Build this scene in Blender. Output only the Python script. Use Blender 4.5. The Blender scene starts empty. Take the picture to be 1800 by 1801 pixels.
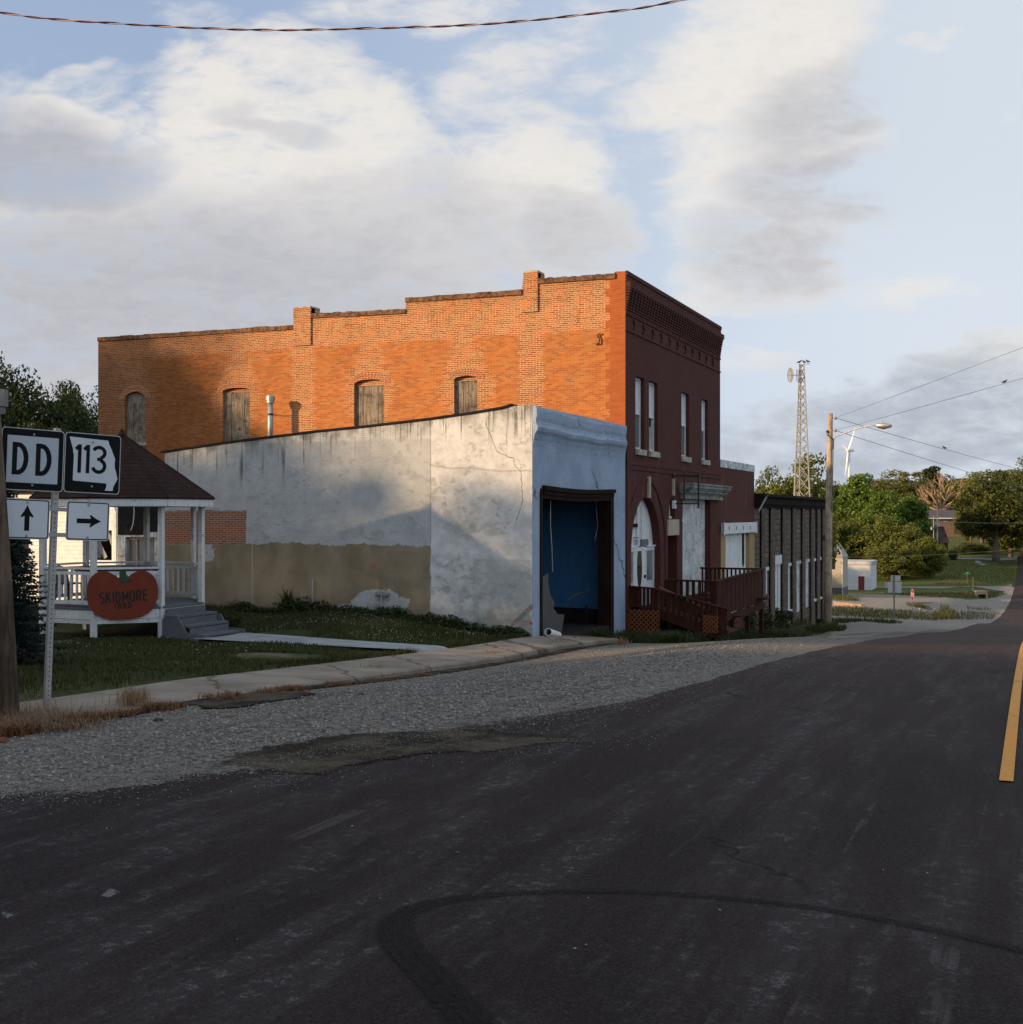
import bpy, bmesh, math, random
import numpy as np
from mathutils import Vector, Matrix
from mathutils.geometry import tessellate_polygon, delaunay_2d_cdt

R_ = random.Random(7)
scene = bpy.context.scene
COL = scene.collection

# ------------------------------------------------------------------ camera, sky, sun, exposure
# world axes: +Y runs along the main street away from the viewer, +X to the right, eye level is z = 0
FPX, CXP, HYP = 2150.0, 900.0, 904.0           # focal length and centre of the photograph in its pixels
YAW = math.atan(920.0 / FPX)
ca, sa = math.cos(YAW), math.sin(YAW)

cam_d = bpy.data.cameras.new("camera")
cam = bpy.data.objects.new("camera", cam_d)
COL.objects.link(cam)
cam.rotation_euler = (math.radians(90), 0, YAW)
cam_d.sensor_width = 36.0
cam_d.lens = FPX / 1801.0 * 36.0
cam_d.shift_y = 3.5 / 1801.0
cam_d.clip_start, cam_d.clip_end = 0.1, 9000.0
scene.camera = cam

SUN_EL = 12.9
SUN_ROT = 229.2
sun_d = bpy.data.lights.new("sun", "SUN")
sun_d.energy, sun_d.angle, sun_d.color = 5.0, math.radians(1.5), (1.0, 0.69, 0.39)
sun = bpy.data.objects.new("sun", sun_d)
COL.objects.link(sun)
_h = math.radians(SUN_ROT)
SUN_TRAVEL = Vector((-math.sin(_h), -math.cos(_h), -math.tan(math.radians(SUN_EL)))).normalized()
sun.rotation_euler = SUN_TRAVEL.to_track_quat('-Z', 'Y').to_euler()
sun.location = (-40, -40, 30)

scene.view_settings.view_transform = 'Standard'
scene.view_settings.look = 'None'
EXPO = 0.35
scene.view_settings.exposure = EXPO
scene.view_settings.gamma = 1.0
scene.cycles.use_denoising = True
scene.cycles.max_bounces = 6
scene.cycles.transparent_max_bounces = 8
scene.cycles.sample_clamp_indirect = 6.0


# ------------------------------------------------------------------ node helper
class S:
    """a socket (or number) with arithmetic"""
    def __init__(s, nb, k): s.nb, s.k = nb, k
    def _m(s, op, o, r=False): return s.nb.math(op, *( (o, s) if r else (s, o) ))
    def __add__(s, o): return s._m('ADD', o)
    def __radd__(s, o): return s._m('ADD', o, True)
    def __sub__(s, o): return s._m('SUBTRACT', o)
    def __rsub__(s, o): return s._m('SUBTRACT', o, True)
    def __mul__(s, o): return s._m('MULTIPLY', o)
    def __rmul__(s, o): return s._m('MULTIPLY', o, True)
    def __truediv__(s, o): return s._m('DIVIDE', o)
    def __rtruediv__(s, o): return s._m('DIVIDE', o, True)
    def __neg__(s): return s._m('MULTIPLY', -1.0)


class NB:
    def __init__(s, tree):
        s.t = tree
    def put(s, inp, v):
        if isinstance(v, S): s.t.links.new(v.k, inp)
        elif v is not None:
            if isinstance(v, (tuple, list)) and len(v) == 3 and inp.type == 'RGBA': v = (*v, 1.0)
            inp.default_value = v
    def node(s, typ, **kw):
        n = s.t.nodes.new(typ)
        for k, v in kw.items(): setattr(n, k, v)
        return n
    def math(s, op, a, b=None, c=None, clamp=False):
        n = s.node('ShaderNodeMath', operation=op, use_clamp=clamp)
        s.put(n.inputs[0], a)
        if b is not None: s.put(n.inputs[1], b)
        if c is not None: s.put(n.inputs[2], c)
        return S(s, n.outputs[0])
    def mx(s, a, b): return s.math('MAXIMUM', a, b)
    def mn(s, a, b): return s.math('MINIMUM', a, b)
    def sm(s, x, a, b):
        """smoothstep of x from a to b (a may be above b)"""
        n = s.node('ShaderNodeMapRange', interpolation_type='SMOOTHSTEP')
        lo, hi = (0.0, 1.0) if a < b else (1.0, 0.0)
        a, b = min(a, b), max(a, b)
        s.put(n.inputs['Value'], x)
        n.inputs['From Min'].default_value, n.inputs['From Max'].default_value = a, b
        n.inputs['To Min'].default_value, n.inputs['To Max'].default_value = lo, hi
        return S(s, n.outputs['Result'])
    def box(s, x, z, x0, x1, z0, z1, e=0.02):
        return s.sm(x, x0 - e, x0 + e) * s.sm(x, x1 + e, x1 - e) * s.sm(z, z0 - e, z0 + e) * s.sm(z, z1 + e, z1 - e)
    def mix(s, f, a, b):
        n = s.node('ShaderNodeMix', data_type='RGBA')
        s.put(n.inputs[0], f); s.put(n.inputs[6], a); s.put(n.inputs[7], b)
        return S(s, n.outputs[2])
    def mul(s, f, a, b):
        n = s.node('ShaderNodeMix', data_type='RGBA', blend_type='MULTIPLY')
        s.put(n.inputs[0], f); s.put(n.inputs[6], a); s.put(n.inputs[7], b)
        return S(s, n.outputs[2])
    def xyz(s, v):
        n = s.node('ShaderNodeSeparateXYZ'); s.put(n.inputs[0], v)
        return [S(s, o) for o in n.outputs]
    def vec(s, x=0.0, y=0.0, z=0.0):
        n = s.node('ShaderNodeCombineXYZ')
        for i, v in zip(n.inputs, (x, y, z)): s.put(i, v)
        return S(s, n.outputs[0])
    def grey(s, v):
        n = s.node('ShaderNodeCombineColor')
        for i in n.inputs[:3]: s.put(i, v)
        return S(s, n.outputs[0])
    def pos(s):
        return S(s, s.node('ShaderNodeNewGeometry').outputs['Position'])
    def obj(s):
        return S(s, s.node('ShaderNodeTexCoord').outputs['Object'])
    def island(s):
        return S(s, s.node('ShaderNodeNewGeometry').outputs['Random Per Island'])
    def rnd(s):
        return S(s, s.node('ShaderNodeObjectInfo').outputs['Random'])
    def noise(s, v, scale, detail=3.0, rough=0.55, dist=0.0):
        n = s.node('ShaderNodeTexNoise')
        s.put(n.inputs['Vector'], v)
        n.inputs['Scale'].default_value = scale; n.inputs['Detail'].default_value = detail
        n.inputs['Roughness'].default_value = rough; n.inputs['Distortion'].default_value = dist
        return S(s, n.outputs[0])
    def vor(s, v, scale, feature='F1', out='Distance', rand=1.0):
        n = s.node('ShaderNodeTexVoronoi', feature=feature)
        s.put(n.inputs['Vector'], v)
        n.inputs['Scale'].default_value = scale; n.inputs['Randomness'].default_value = rand
        return S(s, n.outputs[out])
    def brick(s, v, c1, c2, mortar, w=0.196, h=0.0555, ms=0.008, bias=0.0, smooth=0.1, hdr=False):
        n = s.node('ShaderNodeTexBrick')
        if hdr: n.squash, n.squash_frequency = 0.5, 7
        s.put(n.inputs['Vector'], v)
        s.put(n.inputs['Color1'], c1); s.put(n.inputs['Color2'], c2); s.put(n.inputs['Mortar'], mortar)
        n.inputs['Scale'].default_value = 1.0; n.inputs['Mortar Size'].default_value = ms
        n.inputs['Mortar Smooth'].default_value = smooth; n.inputs['Bias'].default_value = bias
        n.inputs['Brick Width'].default_value = w; n.inputs['Row Height'].default_value = h
        return S(s, n.outputs[0]), S(s, n.outputs[1])
    def bump(s, h, strength=0.5, dist=0.02):
        n = s.node('ShaderNodeBump')
        n.inputs['Strength'].default_value = strength; n.inputs['Distance'].default_value = dist
        s.put(n.inputs['Height'], h)
        return S(s, n.outputs[0])


def material(name, fn, rough=0.85, spec=0.3, metallic=0.0):
    """fn(nb) returns colour, or (colour, bump normal), or (colour, normal, roughness)"""
    m = bpy.data.materials.new(name); m.use_nodes = True
    nb = NB(m.node_tree)
    b = m.node_tree.nodes['Principled BSDF']
    r = fn(nb)
    if not isinstance(r, tuple) or (len(r) == 3 and not isinstance(r[0], (S, tuple, list))): r = (r,)
    nb.put(b.inputs['Base Color'], r[0])
    if len(r) > 1 and r[1] is not None: nb.put(b.inputs['Normal'], r[1])
    nb.put(b.inputs['Roughness'], r[2] if len(r) > 2 else rough)
    b.inputs['Specular IOR Level'].default_value = spec
    b.inputs['Metallic'].default_value = metallic
    return m


def worn(name, c, var=0.25, scale=6.0, rough=0.7, spec=0.3, grain=None, dirt=None, dirt_amt=0.5, metallic=0.0, bump=0.15):
    """plain paint, wood or metal with mottling; grain = stretch axis of streaks"""
    def fn(nb):
        p = nb.obj()
        if grain is not None:
            x, y, z = nb.xyz(p)
            sc = [18.0, 18.0, 18.0]; sc[grain] = 1.2
            v = nb.vec(x * sc[0], y * sc[1], z * sc[2]); n = nb.noise(v, 1.6, 4)
        else:
            n = nb.noise(p, scale, 4)
        n2 = nb.noise(p, scale * 0.23 + 0.6, 3)
        f = (n - 0.5) * (var * 2.2) + (n2 - 0.5) * (var * 1.6)
        lo = tuple(v * 0.45 for v in c); hi = tuple(min(v * 1.5, 0.95) for v in c)
        col = nb.mix(nb.sm(f, -0.35, 0.35), lo if var > 0.3 else tuple(v * .7 for v in c), hi if var > 0.3 else tuple(min(v * 1.2, .95) for v in c))
        if dirt is not None:
            d = nb.sm(nb.noise(p, scale * 1.3, 5, 0.65), 0.62 - 0.12 * dirt_amt, 0.70)
            col = nb.mix(d * dirt_amt, col, dirt)
        return col, nb.bump(n, bump, 0.01)
    return material(name, fn, rough, spec, metallic)


# ------------------------------------------------------------------ sky: Nishita with drifting cloud banks, all in world directions
world = bpy.data.worlds.new("World"); scene.world = world; world.use_nodes = True
wt = world.node_tree
wb = NB(wt)
bg = wt.nodes['Background']
SKY_STRENGTH = 0.10
bg.inputs['Strength'].default_value = SKY_STRENGTH
sky = wb.node('ShaderNodeTexSky', sky_type='NISHITA', sun_disc=False)
sky.sun_elevation, sky.sun_rotation = math.radians(SUN_EL), math.radians(SUN_ROT)
sky.air_density, sky.dust_density, sky.ozone_density = 1.0, 1.2, 1.0
SKY = S(wb, sky.outputs[0])


def build_clouds():
    nb = wb
    d = S(nb, nb.node('ShaderNodeTexCoord').outputs['Generated'])
    x, y, z = nb.xyz(d)
    f = nb.mx(y * ca - x * sa, 0.25)          # towards the street's left side
    u = (x * ca + y * sa) / f                  # bearing
    v = nb.mx(z, 0.0) / f                      # height above the horizon
    p = nb.vec(u, v * 1.9, 0.0)
    wx = nb.noise(p, 7.0, 3, 0.6) - 0.5
    wy = nb.noise(nb.vec(u + 3.7, v * 1.9, 1.3), 7.0, 3, 0.6) - 0.5
    uu, vv = u + wx * 0.10, v + wy * 0.075

    def ell(px, py, rx, ry, rot=0.0, soft=1.0):
        cu, cv = (px - CXP) / FPX, (HYP - py) / FPX
        c_, s_ = math.cos(rot), math.sin(rot)
        a, b = uu - cu, vv - cv
        e1 = (a * c_ + b * s_) / (rx / FPX); e2 = (b * c_ - a * s_) / (ry / FPX)
        return nb.sm(e1 * e1 + e2 * e2, 1.0 + 0.9 * soft, 1.0 - 0.9 * soft)

    def total(lst):
        t = None
        for it in lst:
            e = ell(*it[:5]) * it[5]
            t = e if t is None else nb.mx(t, e)
        return t
    cover = total([
        (330, 470, 660, 300, 0.0, 1.0), (420, 200, 200, 150, 0.5, 1.0), (130, 260, 160, 70, -0.2, 0.95),
        (560, 250, 260, 170, -0.5, 1.0), (430, 90, 170, 50, 0.1, 0.75), (700, 20, 170, 40, 0.0, 0.7),
        (900, 130, 230, 80, 0.5, 0.62), (930, 330, 150, 150, -0.5, 0.98), (1010, 400, 110, 90, -0.4, 0.98), (950, 470, 160, 50, 0, .8),
        (1320, 110, 250, 130, 0.45, 1.0), (1330, 260, 210, 110, 0.2, 0.92), (1330, 390, 190, 100, -0.1, 0.92), (1330, 490, 170, 60, 0, 0.85),
        (1060, 130, 170, 30, 0.3, 0.55), (1090, 270, 110, 26, 0.2, 0.55), (110, 150, 90, 30, 0.4, 0.5),
        (1590, 510, 150, 26, 0.1, 0.6), (1760, 215, 60, 12, 0.3, 0.45), (1640, 70, 60, 12, 0.1, 0.5),
        (1620, 760, 420, 110, 0.08, 0.85), (1760, 650, 200, 60, 0.2, 0.85), (1320, 620, 110, 30, 0.0, 0.55), (330, 20, 90, 40, 0.1, 0.5)])
    fine = nb.noise(nb.vec(u, v * 2.1, 0.4), 15.0, 8, 0.62, 0.6)
    mid = nb.noise(nb.vec(u, v * 1.8, 2.2), 5.5, 5, 0.55, 0.3)
    puff = nb.noise(nb.vec(u + wx * 0.03, v * 2.6, 5.0), 38.0, 6, 0.6, 0.4)
    dens = cover + (fine - 0.5) * 1.25 + (mid - 0.5) * 0.8 + (puff - 0.5) * 0.65
    mask = nb.sm(dens, 0.20, 1.06)
    dark = total([
        (60, 300, 230, 80, -0.15, 0.95), (250, 540, 640, 190, 0.0, 0.85), (740, 470, 300, 150, 0.0, 0.5), (640, 360, 220, 60, 0, .35),
        (1000, 420, 110, 80, 0.0, 0.62), (1460, 180, 160, 70, 0.4, 0.6), (1440, 330, 150, 90, 0.0, 0.72), (1360, 450, 150, 80, 0.0, 0.66),
        (1640, 775, 460, 120, 0.0, 0.9), (480, 215, 110, 18, -0.3, 0.45)])
    tone = nb.math('ADD', dark + (fine - 0.5) * 0.50 + (mid - 0.5) * 0.35 + (puff - 0.5) * 0.45, 0.0, clamp=True)
    k = 1.0 / SKY_STRENGTH / 2 ** EXPO
    lit = (0.865 * k, 0.828 * k, 0.78 * k)
    shade = (0.475 * k, 0.482 * k, 0.53 * k)
    cloud = nb.mix(tone, lit, shade)
    bank = ell(1640, 770, 520, 150, 0.06) * nb.sm(fine + mid, 0.6, 1.1)
    cloud = nb.mix(bank * 0.75, cloud, (0.42 * k, 0.485 * k, 0.565 * k))
    # pale veil over the blue, whiter and brighter towards the right and the horizon
    veil = nb.math('ADD', nb.sm(u, -0.35, 0.40) * 0.30 + nb.sm(v, 0.30, 0.02) * 0.22, 0.62, clamp=True)
    veil_c = nb.mix(nb.sm(u, -0.3, 0.4), (0.46 * k, 0.58 * k, 0.82 * k), (0.70 * k, 0.765 * k, 0.845 * k))
    base = nb.mix(veil, SKY, veil_c)
    seen = nb.mix(mask * 0.95, base, cloud)
    # the unseen sky behind and overhead: broken cloud, brightened to fill the shade
    front = nb.sm(y * ca - x * sa, 0.30, 0.55)
    over = nb.mix(nb.sm(nb.noise(d, 2.2, 5, 0.55), 0.40, 0.60) * 0.5 + 0.45, SKY, (0.80 * k, 0.91 * k, 1.08 * k))
    res = nb.mix(front, over, seen)
    wt.links.new(res.k, bg.inputs['Color'])


build_clouds()


# ------------------------------------------------------------------ measuring helpers (turn measurements taken off the photograph into metres)
def ray(px, py):
    t = (px - CXP) / FPX
    return Vector((t * ca - sa, t * sa + ca, (HYP - py) / FPX))

def at(px, py, zc): return ray(px, py) * zc
def on_x(px, py, X): r = ray(px, py); return r * (X / r.x)
def on_y(px, py, Y): r = ray(px, py); return r * (Y / r.y)


def _table(pts, lo=-80, hi=4200, blur=4):
    ys = np.arange(lo, hi + 1.0)
    v = np.interp(ys, [p[0] for p in pts], [p[1] for p in pts])
    k = np.ones(2 * blur + 1) / (2 * blur + 1)
    vp = np.pad(v, blur, mode='edge')
    return ys, np.convolve(vp, k, mode='valid')

ROAD_T = _table([(-80, -1.65), (0, -1.65), (6.6, -1.68), (9.4, -1.70), (15.7, -1.84), (22.4, -2.2), (34.4, -3.25), (39.5, -3.6), (54, -4.9),
                 (74.6, -6.5), (86, -7.3), (120, -9.9), (161.6, -12.0), (190, -12.5), (216, -12.1), (253, -9.8), (328, -6.6), (480, -1.0),
                 (700, 4.0), (1500, 5.0), (4000, 5.0)])
WALK_T = _table([(-80, -1.75), (-2, -1.75), (5, -1.92), (10, -2.09), (13, -2.2), (16.4, -2.37), (19.5, -2.55), (25.6, -2.76), (29, -3.05),
                 (33, -3.5), (40, -4.0), (50, -4.75), (57, -5.0), (68, -5.75), (80, -6.3), (90, -6.75), (114, -7.7), (150, -10.0), (172, -10.8),
                 (190, -11.1), (230, -10.2), (260, -8.8), (330, -6.8), (480, -1.0), (700, 4.0), (1500, 5.0), (4000, 5.0)], blur=1)
def roadz(Y): return np.interp(Y, *ROAD_T)
def walkz(Y): return np.interp(Y, *WALK_T)
def _ss(t):
    t = np.clip(t, 0, 1); return t * t * (3 - 2 * t)

def G(X, Y):
    """height of the ground"""
    X, Y = np.asarray(X, float), np.asarray(Y, float)
    d = -X
    r = roadz(Y) - 0.02 * np.clip(np.abs(X) - 0.2, 0, 3.6)
    far = _ss((Y - 45) / 20)
    wdt = 4.9 + far * 1.5
    w = walkz(Y) - 0.035 - 0.095 * _ss((Y - 11.0) / 6.0)
    g = r + (w - r) * _ss((d - 3.9) / wdt) 
    lot = 0.13 * _ss((d - 10.2) / 0.5) + 0.34 * _ss((d - 10.8) / 3.5) * _ss((Y - 21.0) / 4.0) * _ss((31 - Y) / 3)
    return g + np.where(Y < 60, lot, 0.0)

def _lin(T, y):
    i = y - T[0][0]
    if i <= 0: return float(T[1][0])
    k = int(i)
    if k >= len(T[1]) - 1: return float(T[1][-1])
    return T[2][k] + (T[2][k + 1] - T[2][k]) * (i - k)
ROAD_L = (ROAD_T[0], ROAD_T[1], [float(v) for v in ROAD_T[1]]); WALK_L = (WALK_T[0], WALK_T[1], [float(v) for v in WALK_T[1]])
def _s1(t):
    t = 0.0 if t < 0 else 1.0 if t > 1 else t
    return t * t * (3 - 2 * t)
def g1(X, Y):
    """the same height for a single point, without arrays"""
    d = -X
    r = _lin(ROAD_L, Y) - 0.02 * min(max(abs(X) - 0.2, 0), 3.6)
    w = _lin(WALK_L, Y) - 0.035 - 0.095 * _s1((Y - 11.0) / 6.0)
    g = r + (w - r) * _s1((d - 3.9) / (4.9 + _s1((Y - 45) / 20) * 1.5))
    if Y < 60: g += 0.13 * _s1((d - 10.2) / 0.5) + 0.34 * _s1((d - 10.8) / 3.5) * _s1((Y - 21.0) / 4.0) * _s1((31 - Y) / 3)
    return g

def on_g(px, py, zmax=900):
    """where the sight line meets the ground"""
    r = ray(px, py); z = 3.0
    prev = z; rx, ry, rz = r
    while z < zmax:
        if rz * z < g1(rx * z, ry * z):
            a, b = prev, z
            for _ in range(20):
                m = (a + b) / 2
                if rz * m < g1(rx * m, ry * m): b = m
                else: a = m
            q = r * b
            return Vector((q.x, q.y, g1(q.x, q.y)))
        prev = z; z += 0.15 + z * 0.012
    p = r * zmax
    return Vector((p.x, p.y, g1(p.x, p.y)))


# ------------------------------------------------------------------ mesh helpers
class MB:
    def __init__(s): s.v, s.f, s.m = [], [], []
    def add(s, vs, fs, mi=0):
        o = len(s.v)
        s.v += [tuple(p) for p in vs]
        s.f += [tuple(i + o for i in f) for f in fs]
        s.m += [mi] * len(fs)
        return s
    def box(s, x0, x1, y0, y1, z0, z1, mi=0):
        vs = [(x, y, z) for z in (z0, z1) for y in (y0, y1) for x in (x0, x1)]
        return s.add(vs, [(0, 2, 3, 1), (4, 5, 7, 6), (0, 1, 5, 4), (2, 6, 7, 3), (0, 4, 6, 2), (1, 3, 7, 5)], mi)
    def obox(s, c, a, b, n, mi=0):
        """box with half axes a, b, n about centre c"""
        c, a, b, n = Vector(c), Vector(a), Vector(b), Vector(n)
        vs = [c + a * i + b * j + n * k for k in (-1, 1) for j in (-1, 1) for i in (-1, 1)]
        return s.add(vs, [(0, 2, 3, 1), (4, 5, 7, 6), (0, 1, 5, 4), (2, 6, 7, 3), (0, 4, 6, 2), (1, 3, 7, 5)], mi)
    def bar(s, p, q, w, h=None, mi=0, up=(0, 0, 1)):
        """square bar between two points; w across, h along up"""
        p, q = Vector(p), Vector(q); d = (q - p)
        h = w if h is None else h
        dn = d.normalized(); upv = Vector(up)
        if abs(dn.dot(upv)) > 0.98: upv = Vector((0, 1, 0))
        side = dn.cross(upv).normalized(); u2 = side.cross(dn).normalized()
        return s.obox((p + q) / 2, d / 2, side * (w / 2), u2 * (h / 2), mi)
    def tube(s, pts, rad, n=8, mi=0, cap=True):
        pts = [Vector(p) for p in pts]
        if not isinstance(rad, (list, tuple)): rad = [rad] * len(pts)
        vs, fs = [], []
        for i, p in enumerate(pts):
            d = (pts[min(i + 1, len(pts) - 1)] - pts[max(i - 1, 0)])
            d = d.normalized() if d.length > 1e-9 else Vector((0, 0, 1))
            a = d.orthogonal().normalized() if abs(d.z) < 0.9 else d.cross(Vector((0, 1, 0))).normalized()
            if abs(d.z) < 0.9: a = d.cross(Vector((0, 0, 1))).normalized()
            b = d.cross(a)
            for k in range(n):
                t = 2 * math.pi * k / n
                vs.append(p + (a * math.cos(t) + b * math.sin(t)) * rad[i])
        for i in range(len(pts) - 1):
            for k in range(n):
                fs.append((i * n + k, i * n + (k + 1) % n, (i + 1) * n + (k + 1) % n, (i + 1) * n + k))
        if cap:
            fs.append(tuple(range(n - 1, -1, -1))); fs.append(tuple((len(pts) - 1) * n + k for k in range(n)))
        return s.add(vs, fs, mi)
    def prism(s, outline, fr, w0, w1, mi=0):
        """extrude a 2-D outline from w0 to w1 in the frame fr(u, v, w)"""
        return s.panel(outline, [], fr, w1, w1 - w0, mi, mi, back=True)
    def panel(s, outline, holes, fr, w, depth, mi=0, ri=0, back=True, sides=True):
        """a wall of the given outline with holes, its front at w, its back at w - depth"""
        loops = [outline] + list(holes)
        flat = [p for l in loops for p in l]
        tris = tessellate_polygon([[Vector((p[0], p[1], 0)) for p in l] for l in loops])
        s.add([fr(p[0], p[1], w) for p in flat], tris, mi)
        if back: s.add([fr(p[0], p[1], w - depth) for p in flat], [t[::-1] for t in tris], ri)
        for li, l in enumerate(loops):
            if li == 0 and not sides: continue
            n = len(l)
            vs = [fr(p[0], p[1], w) for p in l] + [fr(p[0], p[1], w - depth) for p in l]
            s.add(vs, [(i, (i + 1) % n, n + (i + 1) % n, n + i) for i in range(n)], ri)
        return s
    def quad(s, a, b, c, d, mi=0): return s.add([a, b, c, d], [(0, 1, 2, 3)], mi)
    def build(s, name, mats, parent=None, smooth=False):
        me = bpy.data.meshes.new(name)
        me.from_pydata(s.v, [], s.f)
        if not isinstance(mats, (list, tuple)): mats = [mats]
        for m in mats: me.materials.append(m)
        if len(mats) > 1: me.polygons.foreach_set('material_index', s.m)
        if smooth: me.polygons.foreach_set('use_smooth', [True] * len(s.f))
        bm = bmesh.new(); bm.from_mesh(me)
        bmesh.ops.recalc_face_normals(bm, faces=bm.faces[:]); bm.to_mesh(me); bm.free()
        me.update()
        return link(name, me, parent)


def link(name, me, parent=None):
    o = bpy.data.objects.new(name, me); COL.objects.link(o)
    if parent is not None:
        o.parent = parent
        if parent.get('_root'): o.location = -Vector(parent.location)
    return o


def np_mesh(name, V, F, mats, midx=None, smooth=False):
    """mesh from numpy arrays of vertices and equal-sized faces"""
    me = bpy.data.meshes.new(name)
    V = np.asarray(V, np.float32); F = np.asarray(F, np.int32)
    k = F.shape[1]
    me.vertices.add(len(V)); me.vertices.foreach_set('co', V.ravel())
    me.loops.add(F.size); me.loops.foreach_set('vertex_index', F.ravel())
    me.polygons.add(len(F)); me.polygons.foreach_set('loop_start', np.arange(0, F.size, k, dtype=np.int32))
    for m in (mats if isinstance(mats, (list, tuple)) else [mats]): me.materials.append(m)
    if midx is not None: me.polygons.foreach_set('material_index', np.asarray(midx, np.int32))
    if smooth: me.polygons.foreach_set('use_smooth', np.ones(len(F), bool))
    me.update(calc_edges=True); me.validate()
    return me


def thing(name, label, cat, loc=(0, 0, 0), group=None):
    """an Empty at the thing's base; its parts are modelled in world metres"""
    o = bpy.data.objects.new(name, None); COL.objects.link(o)
    o.location = loc; o.empty_display_size = 0.3
    o['_root'] = 1
    return tag(o, label, cat, group)

def tag(o, label, cat, group=None):
    o['label'] = label; o['category'] = cat; o['kind'] = 'thing'
    if group: o['group'] = group
    return o

def struct(o, kind='structure', label=None):
    o['kind'] = kind
    if label: o['label'] = label
    return o

def rebase(o, base):
    """move a one-mesh thing's origin to its base"""
    base = Vector(base)
    o.data.transform(Matrix.Translation(-base)); o.location = base
    return o

def copy_thing(o, loc, rz=0.0, sc=1.0, label=None):
    c = o.copy(); COL.objects.link(c)
    c.location = loc; c.rotation_euler = (0, 0, rz); c.scale = (sc, sc, sc) if not isinstance(sc, tuple) else sc
    if label: c['label'] = label
    for ch in o.children:
        k = ch.copy(); COL.objects.link(k); k.parent = c
        for g in ch.children:
            q = g.copy(); COL.objects.link(q); q.parent = k
    return c

def FX(X):                                   # frame of a wall facing +X: u = Y, v = Z
    return lambda u, v, w: (X + w, u, v)
def FY(Y):                                   # frame of a wall facing -Y: u = X, v = Z
    return lambda u, v, w: (u, Y - w, v)

def ribbon(mb, pts, wid, fr, w0, w1, mi=0, close=False):
    """a stroke of constant width along a 2-D path, as lettering"""
    P = [Vector(p) for p in pts]; n = len(P); L, Rr = [], []
    for i in range(n):
        a = P[i - 1] if (i > 0 or close) else P[i]; b = P[(i + 1) % n] if (i < n - 1 or close) else P[i]
        t = (b - a).normalized(); nn = Vector((-t.y, t.x))
        L.append(P[i] + nn * wid / 2); Rr.append(P[i] - nn * wid / 2)
    m = n if close else n - 1
    for i in range(m):
        j = (i + 1) % n
        q = [L[i], L[j], Rr[j], Rr[i]]
        vs = [fr(p.x, p.y, w1) for p in q] + [fr(p.x, p.y, w0) for p in q]
        mb.add(vs, [(0, 1, 2, 3), (4, 7, 6, 5), (0, 4, 5, 1), (1, 5, 6, 2), (2, 6, 7, 3), (3, 7, 4, 0)], mi)

def arc(cx, cy, rx, ry, a0, a1, n):
    return [(cx + rx * math.cos(math.radians(a0 + (a1 - a0) * i / n)), cy + ry * math.sin(math.radians(a0 + (a1 - a0) * i / n))) for i in range(n + 1)]

def text_mesh(txt, size, depth, mat, name, fr, bold=0.0, width=1.0):
    """lettering built from the built-in font, laid on a frame, centred"""
    cu = bpy.data.curves.new(name, 'FONT'); cu.body = txt; cu.size = size; cu.align_x = 'CENTER'; cu.align_y = 'CENTER'
    cu.space_character = 1.15; cu.extrude = depth / 2; cu.offset = bold; cu.resolution_u = 4
    o = bpy.data.objects.new(name, cu); COL.objects.link(o)
    dg = bpy.context.evaluated_depsgraph_get()
    me = bpy.data.meshes.new_from_object(o.evaluated_get(dg))
    bpy.data.objects.remove(o); bpy.data.curves.remove(cu)
    for v in me.vertices: v.co = Vector(fr(v.co.x * width, v.co.y, v.co.z + depth / 2))
    me.materials.clear(); me.materials.append(mat); me.name = name
    return me
# ------------------------------------------------------------------ materials of the ground
def m_ground(nb):
    p = nb.pos(); x, y, z = nb.xyz(p)
    n = nb.noise(p, 0.55, 5, 0.6); n2 = nb.noise(p, 7.0, 4, 0.7); n3 = nb.noise(p, 40.0, 2, 0.6)
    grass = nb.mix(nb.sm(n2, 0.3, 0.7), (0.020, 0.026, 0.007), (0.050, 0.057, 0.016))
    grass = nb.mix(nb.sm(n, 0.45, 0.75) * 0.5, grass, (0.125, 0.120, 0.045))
    grass = nb.mix(nb.sm(y, 55.0, 80.0), grass, nb.mix(nb.sm(n2, 0.3, 0.7), (0.055, 0.068, 0.016), (0.115, 0.130, 0.030)))  # far grass lightened in colour to pass for sunlit lawn
    soil = nb.mix(n2, (0.085, 0.062, 0.042), (0.16, 0.125, 0.09))
    s = nb.sm(n + (n2 - 0.5) * 0.5, 0.60, 0.74)
    c = nb.mix(s, grass, soil)
    return c, nb.bump(n3 + n2 * 2.0, 0.7, 0.03)
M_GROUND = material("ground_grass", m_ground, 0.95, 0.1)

def m_soil(nb):
    p = nb.pos()
    n2 = nb.noise(p, 9.0, 5, 0.7); n3 = nb.noise(p, 60.0, 3, 0.6)
    c = nb.mix(nb.sm(n2, 0.3, 0.7), (0.060, 0.046, 0.033), (0.15, 0.125, 0.10))
    return c, nb.bump(n3 + n2, 0.8, 0.03)
M_SOIL = material("bare_soil", m_soil, 0.95, 0.1)

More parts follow.
